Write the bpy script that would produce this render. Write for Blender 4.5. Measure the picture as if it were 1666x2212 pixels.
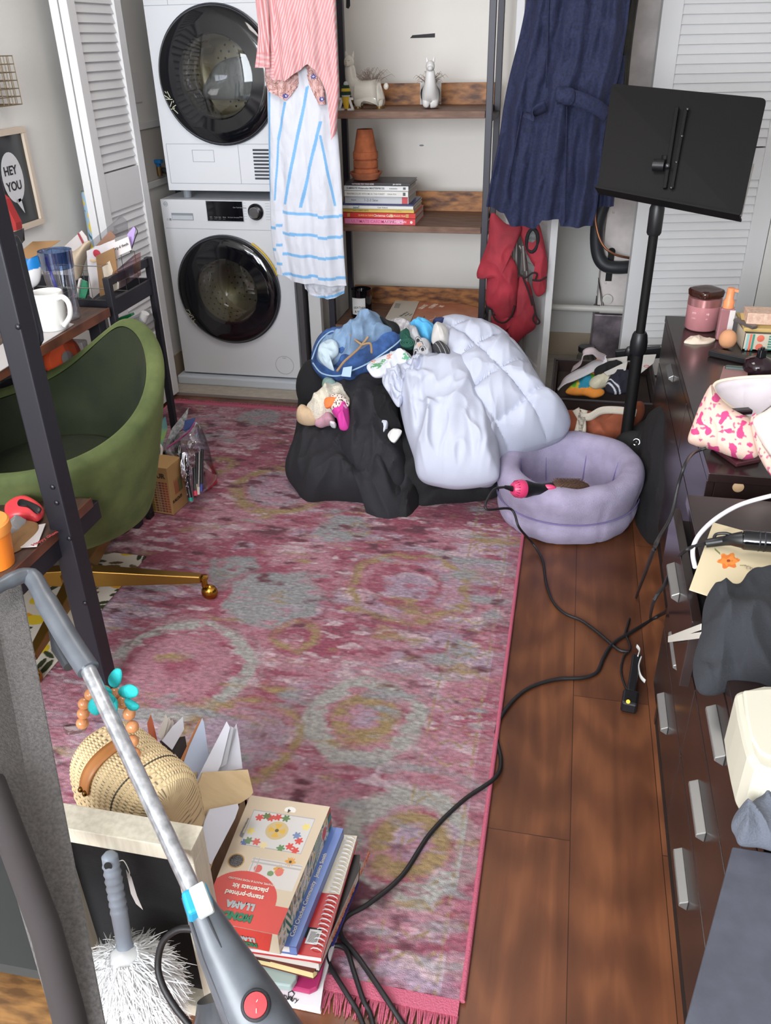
import bpy, math, random
import numpy as np
from mathutils import Vector, Matrix, Euler, noise as mnoise

for o in list(bpy.data.objects): bpy.data.objects.remove(o, do_unlink=True)
S = bpy.context.scene
COL = S.collection
R = math.radians
random.seed(7)

# ---------------------------------------------------------------- camera
FPX = 1793.0
CX, CY = 833.0, 1106.0
_p, _y, _r = R(29.6), R(12.56), R(1.22)
CAM = Vector((0, 0, 1.5))
FWD = Vector((-math.sin(_y)*math.cos(_p), math.cos(_y)*math.cos(_p), -math.sin(_p)))
_ri = Vector((math.cos(_y), math.sin(_y), 0)); _dn = FWD.cross(_ri)
RT = _ri*math.cos(_r) + _dn*math.sin(_r)
DN = -_ri*math.sin(_r) + _dn*math.cos(_r)
cd = bpy.data.cameras.new('camera'); cam = bpy.data.objects.new('camera', cd); COL.objects.link(cam)
cd.sensor_fit = 'VERTICAL'; cd.sensor_height = 24.0; cd.lens = FPX/2212*24.0; cd.clip_start = 0.02
m = Matrix((( RT.x, -DN.x, -FWD.x, CAM.x), (RT.y, -DN.y, -FWD.y, CAM.y), (RT.z, -DN.z, -FWD.z, CAM.z), (0,0,0,1)))
cam.matrix_world = m
S.camera = cam
def ray(u, v): return FWD + RT*((u-CX)/FPX) + DN*((v-CY)/FPX)
def at(u, v, ax, val):
    """the world point on the plane ax = val that stands at this place of the room"""
    i = 'xyz'.index(ax); w = ray(u, v); return CAM + w*((val-CAM[i])/w[i])
def onp(u, v, p0, n):
    w = ray(u, v); return CAM + w*((Vector(p0)-CAM).dot(n)/w.dot(n))

# ---------------------------------------------------------------- world, lights, exposure
W = bpy.data.worlds.new('world'); S.world = W; W.use_nodes = True
W.node_tree.nodes['Background'].inputs[0].default_value = (0.85, 0.90, 1.0, 1)
W.node_tree.nodes['Background'].inputs[1].default_value = 0.6
S.view_settings.view_transform = 'Standard'; S.view_settings.look = 'None'
S.view_settings.exposure = 0.72; S.view_settings.gamma = 1.0
def area(name, loc, target, sx, sy, power, col):
    l = bpy.data.lights.new(name, 'AREA'); l.shape = 'RECTANGLE'; l.size = sx; l.size_y = sy
    l.energy = power; l.color = col
    o = bpy.data.objects.new(name, l); COL.objects.link(o); o.location = loc
    o.rotation_euler = (Vector(target)-Vector(loc)).to_track_quat('-Z', 'Y').to_euler()
    return o
area('window_daylight', (-0.9, -1.45, 1.65), (-0.8, 3.2, 0.6), 2.0, 1.4, 112, (0.90, 0.95, 1.0))
area('ceiling_lamp_light', (-0.9, 2.1, 2.42), (-0.9, 2.1, 0), 0.7, 0.7, 10, (1.0, 0.95, 0.90))

# ---------------------------------------------------------------- materials
def lin(c):
    return tuple((x/255/12.92 if x/255 <= .04045 else ((x/255+.055)/1.055)**2.4) for x in c)
_mc = {}
def mat(name, rgb=(150,140,130), rough=.6, metal=0., bump=0., bscale=60., mott=0., mscale=8., rgb2=None, spec=.5, sheen=0., alpha=1., coat=0., stretch=None, trans=0., emit=0.):
    if name in _mc: return _mc[name]
    m = bpy.data.materials.new(name); m.use_nodes = True; nt = m.node_tree; b = nt.nodes['Principled BSDF']
    c = lin(rgb)+(1,)
    b.inputs['Base Color'].default_value = c; b.inputs['Roughness'].default_value = rough
    b.inputs['Metallic'].default_value = metal; b.inputs['Specular IOR Level'].default_value = spec
    if sheen: b.inputs['Sheen Weight'].default_value = sheen; b.inputs['Sheen Tint'].default_value = c
    if alpha < 1: b.inputs['Alpha'].default_value = alpha
    if coat: b.inputs['Coat Weight'].default_value = coat
    if trans: b.inputs['Transmission Weight'].default_value = trans
    if emit: b.inputs['Emission Color'].default_value = c; b.inputs['Emission Strength'].default_value = emit
    if bump or mott or rgb2:
        tc = nt.nodes.new('ShaderNodeTexCoord'); mp = nt.nodes.new('ShaderNodeMapping')
        nt.links.new(tc.outputs['Object'], mp.inputs[0])
        if stretch: mp.inputs['Scale'].default_value = stretch
    if bump:
        n = nt.nodes.new('ShaderNodeTexNoise'); n.inputs['Scale'].default_value = bscale; n.inputs['Detail'].default_value = 3
        bp = nt.nodes.new('ShaderNodeBump'); bp.inputs['Strength'].default_value = bump; bp.inputs['Distance'].default_value = .004
        nt.links.new(mp.outputs[0], n.inputs[0]); nt.links.new(n.outputs[0], bp.inputs['Height']); nt.links.new(bp.outputs[0], b.inputs['Normal'])
    if mott or rgb2:
        n = nt.nodes.new('ShaderNodeTexNoise'); n.inputs['Scale'].default_value = mscale; n.inputs['Detail'].default_value = 5
        r = nt.nodes.new('ShaderNodeValToRGB'); r.color_ramp.elements[0].position = .36; r.color_ramp.elements[1].position = .66
        if rgb2: a_, b_ = rgb, rgb2
        else: a_ = tuple(x*(1-mott) for x in rgb); b_ = tuple(min(255, x*(1+mott)) for x in rgb)
        r.color_ramp.elements[0].color = lin(a_)+(1,); r.color_ramp.elements[1].color = lin(b_)+(1,)
        nt.links.new(mp.outputs[0], n.inputs[0]); nt.links.new(n.outputs[0], r.inputs[0]); nt.links.new(r.outputs[0], b.inputs['Base Color'])
    _mc[name] = m; return m
def vcmat(name, rough=.8, bump=0., bscale=200., sheen=0., coat=0.):
    """printed surface: its pattern is a colour attribute of the mesh"""
    if name in _mc: return _mc[name]
    m = mat(name, (200,200,200), rough, bump=bump, bscale=bscale, sheen=sheen, coat=coat); nt = m.node_tree
    a = nt.nodes.new('ShaderNodeAttribute'); a.attribute_name = 'Col'
    nt.links.new(a.outputs['Color'], nt.nodes['Principled BSDF'].inputs['Base Color'])
    return m
def glassy(name, tint, gl=.08, rough=.03):
    """thin clear or tinted pane"""
    if name in _mc: return _mc[name]
    m = bpy.data.materials.new(name); m.use_nodes = True; nt = m.node_tree; nt.nodes.remove(nt.nodes['Principled BSDF'])
    t = nt.nodes.new('ShaderNodeBsdfTransparent'); t.inputs[0].default_value = tuple(tint)+(1,)
    g = nt.nodes.new('ShaderNodeBsdfGlossy'); g.inputs['Roughness'].default_value = rough
    lw = nt.nodes.new('ShaderNodeLayerWeight'); lw.inputs[0].default_value = .35
    ad = nt.nodes.new('ShaderNodeMath'); ad.operation = 'MULTIPLY_ADD'; ad.inputs[1].default_value = .6; ad.inputs[2].default_value = gl
    mx = nt.nodes.new('ShaderNodeMixShader')
    nt.links.new(lw.outputs['Facing'], ad.inputs[0]); nt.links.new(ad.outputs[0], mx.inputs[0])
    nt.links.new(t.outputs[0], mx.inputs[1]); nt.links.new(g.outputs[0], mx.inputs[2])
    nt.links.new(mx.outputs[0], nt.nodes['Material Output'].inputs[0])
    _mc[name] = m; return m

# ---------------------------------------------------------------- mesh building
class MB:
    def __init__(s): s.v = []; s.f = []; s.mi = []; s.T = Matrix.Identity(4); s.c = None
    def add(s, vs, fs, mi=0):
        b = len(s.v); s.v += [tuple(s.T @ Vector(p)) for p in vs]
        s.f += [tuple(i+b for i in f) for f in fs]; s.mi += [mi]*len(fs); return s
    def box(s, a, b, mi=0):
        x0,y0,z0 = a; x1,y1,z1 = b
        return s.add([(x0,y0,z0),(x1,y0,z0),(x1,y1,z0),(x0,y1,z0),(x0,y0,z1),(x1,y0,z1),(x1,y1,z1),(x0,y1,z1)],
                     [(0,3,2,1),(4,5,6,7),(0,1,5,4),(1,2,6,5),(2,3,7,6),(3,0,4,7)], mi)
    def bar(s, p, q, w, h=None, up=(0,0,1), mi=0):
        h = h or w; p = Vector(p); q = Vector(q); d = (q-p).normalized(); up = Vector(up)
        if abs(d.dot(up)) > .98: up = Vector((0,1,0))
        a = d.cross(up).normalized(); b = a.cross(d).normalized(); vs = []
        for e in (p, q):
            for sx, sy in ((-1,-1),(1,-1),(1,1),(-1,1)): vs.append(tuple(e+a*(sx*w/2)+b*(sy*h/2)))
        return s.add(vs, [(0,1,2,3),(7,6,5,4),(0,4,5,1),(1,5,6,2),(2,6,7,3),(3,7,4,0)], mi)
    def tube(s, pts, r, n=10, mi=0, cap=True, closed=False):
        pts = [Vector(p) for p in pts]; m = len(pts); rr = r if isinstance(r, (list,tuple)) else [r]*m
        vs = []; up = None
        for i, p in enumerate(pts):
            if closed: d = pts[(i+1)%m]-pts[i-1]
            else: d = pts[min(i+1,m-1)]-pts[max(i-1,0)]
            d.normalize()
            if up is None:
                up = Vector((0,0,1)) if abs(d.z) < .9 else Vector((1,0,0))
            a = d.cross(up)
            if a.length < 1e-6: a = d.orthogonal()
            a.normalize(); up = a.cross(d).normalized()
            for k in range(n):
                t = 2*math.pi*k/n; vs.append(tuple(p+a*(math.cos(t)*rr[i])+up*(math.sin(t)*rr[i])))
        fs = []
        for i in range(m if closed else m-1):
            for k in range(n):
                j = (i+1)%m; fs.append((i*n+k, i*n+(k+1)%n, j*n+(k+1)%n, j*n+k))
        if cap and not closed: fs.append(tuple(range(n-1,-1,-1))); fs.append(tuple((m-1)*n+k for k in range(n)))
        return s.add(vs, fs, mi)
    def lathe(s, prof, c=(0,0,0), ax=(0,0,1), n=32, mi=0, sx=1., sy=1., cap=True):
        """prof: list of (radius, height along the axis)"""
        ax = Vector(ax).normalized(); q = Vector((0,0,1)).rotation_difference(ax).to_matrix(); c = Vector(c); vs = []
        for (r, h) in prof:
            for k in range(n):
                t = 2*math.pi*k/n; vs.append(tuple(c+q@Vector((r*sx*math.cos(t), r*sy*math.sin(t), h))))
        fs = [(i*n+k, i*n+(k+1)%n, (i+1)*n+(k+1)%n, (i+1)*n+k) for i in range(len(prof)-1) for k in range(n)]
        if cap:
            if prof[0][0] > 1e-5: fs.append(tuple(range(n-1,-1,-1)))
            if prof[-1][0] > 1e-5: fs.append(tuple((len(prof)-1)*n+k for k in range(n)))
        return s.add(vs, fs, mi)
    def ball(s, c, r, n=16, mi=0, sc=(1,1,1)):
        m = n//2; b = Vector(c); vs = []; 
        for i in range(m+1):
            ph = math.pi*i/m
            for k in range(n):
                t = 2*math.pi*k/n
                vs.append((b.x+r*sc[0]*math.sin(ph)*math.cos(t), b.y+r*sc[1]*math.sin(ph)*math.sin(t), b.z-r*sc[2]*math.cos(ph)))
        return s.add(vs, [(i*n+k, i*n+(k+1)%n, (i+1)*n+(k+1)%n, (i+1)*n+k) for i in range(m) for k in range(n)], mi)
    def slab(s, poly, thick, mi=0):
        """poly: 3D points of a flat outline; thick: vector of its thickness"""
        n = len(poly); t = Vector(thick); vs = [tuple(p) for p in poly]+[tuple(Vector(p)+t) for p in poly]
        fs = [tuple(range(n)), tuple(range(2*n-1, n-1, -1))]+[(i, n+i, n+(i+1)%n, (i+1)%n) for i in range(n)]
        return s.add(vs, fs, mi)
    def grid(s, P, mi=0, closed_u=False):
        """P[i][j] points"""
        nu = len(P); nv = len(P[0]); vs = [tuple(p) for row in P for p in row]; fs = []
        for i in range(nu if closed_u else nu-1):
            for j in range(nv-1):
                k = (i+1)%nu; fs.append((i*nv+j, i*nv+j+1, k*nv+j+1, k*nv+j))
        return s.add(vs, fs, mi)
    def build(s, name, mats, parent=None, smooth=None, bevel=0., label=None, sub=0, solid=0.):
        me = bpy.data.meshes.new(name); me.from_pydata(s.v, [], s.f); me.update()
        mats = mats if isinstance(mats, (list,tuple)) else [mats]
        for m_ in mats: me.materials.append(m_)
        if len(mats) > 1: me.polygons.foreach_set('material_index', s.mi)
        import bmesh
        bm = bmesh.new(); bm.from_mesh(me); bmesh.ops.recalc_face_normals(bm, faces=bm.faces); bm.to_mesh(me); bm.free()
        if s.c is not None:
            a = me.color_attributes.new('Col', 'FLOAT_COLOR', 'POINT')
            cc = np.ones((len(s.v), 4), 'f'); cc[:, :3] = np.array(s.c, 'f').reshape(-1, 3); a.data.foreach_set('color', cc.ravel())
        if smooth is not None:
            me.polygons.foreach_set('use_smooth', [True]*len(me.polygons)); me.set_sharp_from_angle(angle=R(smooth))
        o = bpy.data.objects.new(name, me); COL.objects.link(o)
        if solid: d = o.modifiers.new('s', 'SOLIDIFY'); d.thickness = solid; d.offset = 0
        if bevel: d = o.modifiers.new('b', 'BEVEL'); d.width = bevel; d.segments = 2; d.limit_method = 'ANGLE'; d.angle_limit = R(40)
        if sub: d = o.modifiers.new('u', 'SUBSURF'); d.levels = sub; d.render_levels = sub
        if parent:
            o.parent = parent; L = Matrix.Translation(parent.location) @ parent.rotation_euler.to_matrix().to_4x4()
            if parent.parent: L = parent_world(parent)
            o.matrix_parent_inverse = L.inverted()
        if label: o['label'] = label
        return o
def parent_world(o):
    L = Matrix.Translation(o.location) @ o.rotation_euler.to_matrix().to_4x4()
    if o.parent: L = parent_world(o.parent) @ o.matrix_parent_inverse @ L
    return L
def thing(name, label, cat, loc=(0,0,0), group=None):
    o = bpy.data.objects.new(name, None); COL.objects.link(o); o.location = loc; o.empty_display_size = .05
    o['label'] = label; o['category'] = cat
    if group: o['group'] = group
    return o
def tag(o, label, cat, group=None, kind=None):
    o['label'] = label; o['category'] = cat
    if group: o['group'] = group
    if kind: o['kind'] = kind
    return o
def struct(o, kind='structure'): o['kind'] = kind; return o
def text(s, size, org, xdir, ydir, m, parent, name='lettering', ext=.0004, align='LEFT', bold=0., lift=.0006, sx=1.):
    """raised lettering: org = baseline start, xdir = reading direction, ydir = up of the letters"""
    c = bpy.data.curves.new('t', 'FONT'); c.body = s; c.size = size; c.extrude = ext; c.align_x = align; c.offset = bold
    t = bpy.data.objects.new('t', c); COL.objects.link(t)
    dg = bpy.context.evaluated_depsgraph_get(); dg.update()
    me = bpy.data.meshes.new_from_object(t.evaluated_get(dg)); bpy.data.objects.remove(t); bpy.data.curves.remove(c)
    x = Vector(xdir).normalized(); y = Vector(ydir); y = (y-x*y.dot(x)).normalized(); z = x.cross(y)
    Mx = Matrix(((x.x*sx,y.x,z.x,0),(x.y*sx,y.y,z.y,0),(x.z*sx,y.z,z.z,0),(0,0,0,1))); Mx.translation = Vector(org)+z*lift
    me.transform(Mx); me.materials.clear(); me.materials.append(m)
    for p in me.polygons: p.material_index = 0
    o = bpy.data.objects.new(name, me); COL.objects.link(o)
    if parent: o.parent = parent; o.matrix_parent_inverse = parent_world(parent).inverted()
    return o
def spline(pts, n=8, closed=False):
    """Catmull-Rom through points (any dimension)"""
    P = [np.array(p, float) for p in pts]; m = len(P); out = []
    for i in range(m if closed else m-1):
        if closed: a,b,c,d = P[i-1], P[i], P[(i+1)%m], P[(i+2)%m]
        else: a,b,c,d = P[max(i-1,0)], P[i], P[i+1], P[min(i+2,m-1)]
        for k in range(n):
            t = k/n; out.append(.5*((2*b)+(c-a)*t+(2*a-5*b+4*c-d)*t*t+(3*b-a-3*c+d)*t**3))
    if not closed: out.append(P[-1])
    return out
def ns(x, y, z=0.): return mnoise.noise(Vector((x, y, z)))
def fbm(x, y, z=0., o=3):
    s = 0; a = 1
    for i in range(o): s += a*mnoise.noise(Vector((x, y, z+i*7.3))); x *= 2.1; y *= 2.1; a *= .5
    return s
def vnoise(X, Y, seed=0):
    """value noise on numpy arrays, -1..1"""
    rs = np.random.RandomState(seed); T = rs.rand(256, 256)*2-1
    xi = np.floor(X).astype(int); yi = np.floor(Y).astype(int); fx = X-xi; fy = Y-yi
    fx = fx*fx*(3-2*fx); fy = fy*fy*(3-2*fy)
    g = lambda a, b: T[a % 256, b % 256]
    return (g(xi,yi)*(1-fx)+g(xi+1,yi)*fx)*(1-fy)+(g(xi,yi+1)*(1-fx)+g(xi+1,yi+1)*fx)*fy
def vfbm(X, Y, seed=0, o=4):
    s = 0; a = 1
    for i in range(o): s = s+a*vnoise(X, Y, seed+i); X = X*2.03; Y = Y*2.03; a *= .5
    return s
def cushion(name, outline, p0, n, off, thick, m, parent=None, seed=0, wr=.012, wf=7., back=.02, center=None, K=22, N=110, ridges=None, colf=None, label=None, pw=2.2, smooth=60, quilt=None, aniso=(1,1), rag=0., pe=.62):
    """a soft thing lying on a sloping support: its outline on the support plane, its own bulge, folds and underside"""
    n = Vector(n).normalized(); p0 = Vector(p0)
    o2 = spline(outline, max(2, N//len(outline)), True); L = len(o2)
    p0 = p0+n*off; off = 0
    W3 = [onp(q[0], q[1], p0, n) for q in o2]
    cpx = center or (sum(q[0] for q in outline)/len(outline), sum(q[1] for q in outline)/len(outline))
    C3 = onp(cpx[0], cpx[1], p0, n)
    ax = n.orthogonal().normalized(); ay = n.cross(ax)
    ax = Vector((1,0,0)); ax = (ax-n*ax.dot(n)).normalized(); ay = n.cross(ax)
    if rag:
        W3 = [w+(w-C3).normalized()*rag*ns(i*.9, seed) for i, w in enumerate(W3)]
    P = []; cols = []
    for i in range(K+1):
        r = math.sin(math.pi/2*i/K)
        row = []
        for j in range(L):
            b = C3.lerp(W3[j], r); l = b-C3; X = b.dot(ax)*aniso[0]; Y = b.dot(ay)*aniso[1]
            h = thick*max(0, 1-r**pw)**pe
            wx = X+.25/wf*ns(X*wf*.6, Y*wf*.6, seed+5); wy = Y+.25/wf*ns(X*wf*.6+9, Y*wf*.6, seed)
            w = wr*(fbm(wx*wf*.7, wy*wf*.7, seed*3.1, 2)*.9+1.1*max(0,1-2.6*abs(ns(wx*wf+seed, wy*wf*.5, seed*1.7)))**1.5+.55*max(0,1-3*abs(ns(wx*wf*2.1, wy*wf*1.1+seed, 3)))**1.5-.3)
            if quilt: 
                s_ = quilt[0]; a_ = abs(math.sin((X+Y)*math.pi/s_)); c_ = abs(math.sin((X-Y)*math.pi/s_)); h += quilt[1]*(min(a_, c_)**.5-.7)
            if ridges:
                for (x0,y0,x1,y1,rw,ra) in ridges:
                    A = onp(x0,y0,p0,n); B = onp(x1,y1,p0,n); ab = B-A; t = max(0,min(1,(b-A).dot(ab)/ab.length_squared)); dd = (b-(A+ab*t)).length
                    h += ra*math.exp(-(dd/rw)**2)*math.sin(math.pi*min(1,max(0,t*.9+.05)))
            h += w*(1-r**6)
            row.append(b+n*(off+h))
        P.append(row)
    B = []
    for i in range(K-1, -1, -3):
        r = math.sin(math.pi/2*i/K); B.append([C3.lerp(W3[j], r)+n*(off-back*(1-r**4)**.5) for j in range(L)])
    mb = MB(); rows = P+B; vs = [tuple(p) for row in rows for p in row]; fs = []
    for i in range(len(rows)-1):
        for j in range(L): fs.append((i*L+j, i*L+(j+1)%L, (i+1)*L+(j+1)%L, (i+1)*L+j))
    mb.add(vs, fs)
    if colf:
        cc = []
        for i in range(len(rows)):
            r = math.sin(math.pi/2*i/K) if i <= K else 1
            for j in range(L):
                q = (cpx[0]+(o2[j][0]-cpx[0])*r, cpx[1]+(o2[j][1]-cpx[1])*r); cc.append(lin(colf(q[0], q[1])))
        mb.c = cc
    return mb.build(name, m, parent, smooth=smooth, label=label)
def dup(root, d, label, rz=0):
    """a copy of a thing with its parts and sub-parts, moved by d"""
    c = root.copy(); COL.objects.link(c); c.location = root.location+Vector(d); c.rotation_euler.z += rz; c['label'] = label
    def kids(a, b):
        for ch in [x for x in bpy.data.objects if x.parent is a]:
            k = ch.copy(); COL.objects.link(k); k.parent = b; k.matrix_parent_inverse = ch.matrix_parent_inverse.copy(); kids(ch, k)
    kids(root, c); return c
# ================================================================ the room
WALL = mat('wall_paint', (218,216,212), .85, bump=.08, bscale=180)
WHITE = mat('white_paint', (214,213,212), .55, bump=.05, bscale=90)
PANEL = mat('closet_back_paint', (244,239,232), .6)
# wood floor material: boards running along the room
def wood_floor():
    m = bpy.data.materials.new('wood_floor'); m.use_nodes = True; nt = m.node_tree; b = nt.nodes['Principled BSDF']; N = nt.nodes.new; Lk = nt.links.new
    tc = N('ShaderNodeTexCoord'); mp = N('ShaderNodeMapping'); mp.inputs['Rotation'].default_value = (0,0,R(90)); mp.inputs['Location'].default_value = (0,-.112,0)
    Lk(tc.outputs['Object'], mp.inputs[0])
    br = N('ShaderNodeTexBrick'); br.inputs['Scale'].default_value = 1; br.offset = .37; br.inputs['Brick Width'].default_value = 1.25; br.inputs['Row Height'].default_value = .19
    br.inputs['Mortar Size'].default_value = .0009; br.inputs['Bias'].default_value = 0; br.inputs['Color1'].default_value = (.3,.3,.3,1); br.inputs['Color2'].default_value = (.7,.7,.7,1); br.inputs['Mortar'].default_value = (0,0,0,1)
    Lk(mp.outputs[0], br.inputs[0])
    mp2 = N('ShaderNodeMapping'); mp2.inputs['Scale'].default_value = (11, .9, 1); Lk(tc.outputs['Object'], mp2.inputs[0])
    n1 = N('ShaderNodeTexNoise'); n1.inputs['Scale'].default_value = 1.6; n1.inputs['Detail'].default_value = 7; n1.inputs['Distortion'].default_value = .5; Lk(mp2.outputs[0], n1.inputs[0])
    add = N('ShaderNodeVectorMath'); add.operation = 'ADD'; Lk(mp2.outputs[0], add.inputs[0]); Lk(br.outputs['Color'], add.inputs[1]); Lk(add.outputs[0], n1.inputs[0])
    mp3 = N('ShaderNodeMapping'); mp3.inputs['Scale'].default_value = (1.6, .5, 1); Lk(tc.outputs['Object'], mp3.inputs[0])
    wv = N('ShaderNodeTexWave'); wv.wave_type = 'RINGS'; wv.inputs['Scale'].default_value = 3.2; wv.inputs['Distortion'].default_value = 9; wv.inputs['Detail'].default_value = 3; wv.inputs['Detail Scale'].default_value = 1.2; Lk(mp3.outputs[0], wv.inputs[0])
    mm = N('ShaderNodeMix'); mm.inputs[0].default_value = .16; Lk(n1.outputs[0], mm.inputs[2]); Lk(wv.outputs[0], mm.inputs[3])
    rp = N('ShaderNodeValToRGB'); e = rp.color_ramp.elements; e[0].position = .28; e[0].color = lin((78,44,28))+(1,); e[1].position = .72; e[1].color = lin((124,76,48))+(1,)
    x = e.new(.5); x.color = lin((98,58,37))+(1,)
    Lk(mm.outputs[0], rp.inputs[0])
    mx = N('ShaderNodeMix'); mx.data_type = 'RGBA'; mx.blend_type = 'MULTIPLY'; mx.inputs[0].default_value = 1
    r2 = N('ShaderNodeValToRGB'); r2.color_ramp.elements[0].color = (.25,.25,.25,1); r2.color_ramp.elements[1].color = (1.25,1.25,1.25,1); r2.color_ramp.elements[1].position = .75
    x = r2.color_ramp.elements.new(.25); x.color = (.85,.85,.85,1); Lk(br.outputs['Color'], r2.inputs[0])
    Lk(rp.outputs[0], mx.inputs[6]); Lk(r2.outputs[0], mx.inputs[7]); Lk(mx.outputs[2], b.inputs['Base Color'])
    b.inputs['Roughness'].default_value = .38
    return m
WOODF = wood_floor()
f = MB().box((-2.1,-1.6,-.05), (1.2,3.55,0)).build('floor', WOODF); struct(f)
LINO = mat('linoleum', (176,166,152), .5, mott=.04, mscale=30)
f = MB().box((-2.1,3.55,-.05), (1.2,4.5,0.001)).build('floor', LINO); struct(f)
struct(MB().box((-2.1,3.535,0), (-.9,3.565,.004)).build('trim_1', mat('threshold', (120,104,98), .5)))
struct(MB().box((-2.1,-1.6,0), (-2.0,3.6,2.5)).build('wall_left', WALL))
struct(MB().box((-2.1,3.6,0), (-1.935,4.46,2.5)).box((-2.0,3.56,0), (-1.90,3.64,2.5)).build('wall_closet_left', WALL))
struct(MB().box((-2.1,4.46,0), (1.3,4.56,2.5)).build('wall_back', WALL))
struct(MB().box((1.02,-1.6,0), (1.12,4.46,2.5)).build('wall_right', WALL))
struct(MB().box((-2.1,-1.6,2.5), (1.3,4.56,2.6)).build('ceiling', WALL))
# rear wall with its window opening
wr_ = MB().box((-2.1,-1.7,0), (-1.95,-1.6,2.5)).box((.15,-1.7,0), (1.3,-1.6,2.5)).box((-1.95,-1.7,0), (.15,-1.6,.9)).box((-1.95,-1.7,2.4), (.15,-1.6,2.5))
struct(wr_.build('wall_rear', WALL))
struct(MB().box((-1.0,-1.66,.9), (-.95,-1.62,2.4)).box((-1.95,-1.66,.9), (-1.9,-1.62,2.4)).box((.1,-1.66,.9), (.15,-1.62,2.4)).box((-1.95,-1.66,.9),(.15,-1.62,.95)).box((-1.95,-1.66,2.35),(.15,-1.62,2.4)).build('window_1', WHITE))
# beige vinyl base of the closet walls
BEIGE = mat('beige_base', (176,160,138), .5)
struct(MB().box((-1.935,4.452,0), (1.02,4.4605,.118)).box((-1.935,4.446,.0),(1.02,4.452,.006)).build('baseboard_back', BEIGE))
struct(MB().box((-1.9355,3.64,0), (-1.927,4.46,.118)).build('baseboard_left', BEIGE))
# white smooth panel of the closet back, behind the shelf ladder, with its marks
pb = MB().box((-1.163,4.43,0), (-.30,4.46,2.5)).build('wall_back_panel', PANEL); struct(pb)
pm = mat('dark_mark', (40,40,44), .6)
A = at(886,82,'y',4.43); B = at(940,75,'y',4.43)
MB().slab([(A.x,4.4285,A.z-.001),(A.x+.012,4.4285,A.z+.011),(B.x,4.4285,B.z+.006),(B.x,4.4285,B.z-.011)], (0,.001,0)).build('wall_cutout', pm, pb)
A = at(911,314,'y',4.43); MB().ball((A.x,4.429,A.z), .012, 10, sc=(1,.1,.35)).build('wall_chip', mat('chip',(150,150,155),.7), pb)
A = at(753,6,'y',4.43); MB().slab([(A.x-.012,4.4285,A.z-.02),(A.x,4.4285,A.z-.024),(A.x+.008,4.4285,A.z-.012),(A.x+.008,4.4285,A.z+.05),(A.x-.008,4.4285,A.z+.05)], (0,.001,0)).build('wall_cutout', pm, pb)

# louvred bifold leaf between two points on the floor; slats face the side 'nrm'
LOUV = mat('louvre_paint', (222,221,222), .5)
def louvre(name, p, q, z0, z1, gaps, th=.032, stile=.075, parent=None, pitch=.036, tilt=.7, knob=None, sgn=1):
    p = Vector(p); q = Vector(q); d = (q-p); w = d.length; d.normalize(); nn = Vector((-d.y, d.x, 0))*sgn
    T = Matrix(((d.x,nn.x,0,p.x),(d.y,nn.y,0,p.y),(0,0,1,0),(0,0,0,1)))
    o = MB(); o.T = T
    o.box((0,0,z0),(stile,th,z1)).box((w-stile,0,z0),(w,th,z1))
    zz = z0
    for (a, b) in gaps: o.box((stile,.003,zz),(w-stile,th-.003,a)); zz = b
    o.box((stile,.003,zz),(w-stile,th-.003,z1))
    door = o.build(name, LOUV, parent, bevel=.0015); struct(door)
    k = MB(); k.T = T
    for (a, b) in gaps:
        z = a+.01
        while z < b-.012:
            # overlapping slanted slats
            k.add([(stile,.025,z-.003),(w-stile,.025,z-.003),(w-stile,.012,z+pitch),(stile,.012,z+pitch),(stile,.021,z-.005),(w-stile,.021,z-.005),(w-stile,.007,z+pitch-.002),(stile,.007,z+pitch-.002)],
                  [(0,1,2,3),(7,6,5,4),(0,4,5,1),(1,5,6,2),(2,6,7,3),(3,7,4,0)]); z += pitch
    k.build('slat', LOUV, door)
    return door
# left bifold pair folded against the left wall
dl = louvre('door_1', (-1.847,3.54,0), (-1.847,3.135,0), .02, 2.0, [(.12,.915),(1.06,1.92)], stile=.055, sgn=1, pitch=.032)
louvre('door_1', (-1.885,3.54,0), (-1.885,3.135,0), .02, 2.0, [(.12,.915),(1.06,1.92)], stile=.055, sgn=1)
# white jamb and short wall between the laundry and the shelf ladder
struct(MB().box((-1.192,3.76,0),(-1.133,3.80,2.5)).build('trim_4', WHITE, bevel=.003))
struct(MB().box((-1.20,3.80,0),(-1.165,4.46,2.5)).build('wall_partition', WALL))
# half open pair behind the coat
d3 = louvre('door_3', (-.055,3.83,0), (-.215,4.22,0), .02, 2.05, [(.12,.95),(1.08,1.92)], stile=.05, sgn=1, pitch=.034)
struct(MB().box((-.30,4.25,0),(-.27,4.46,2.1)).build('trim_3', WHITE))
louvre('door_3', (-.262,3.98,0), (-.262,4.40,0), .02, 2.05, [(.12,.95),(1.08,1.92)], stile=.05, sgn=1)
# the louvred leaf on the right
pL = at(1336,750,'y',4.12)
louvre('door_4', (pL.x,4.12,0), (pL.x+.60,4.25,0), .02, 2.05, [(.17,.93),(1.06,1.92)], stile=.085, sgn=-1, pitch=.036)
struct(MB().box((pL.x+.61,4.22,0),(1.02,4.30,2.4)).build('trim_2', WALL))
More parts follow.
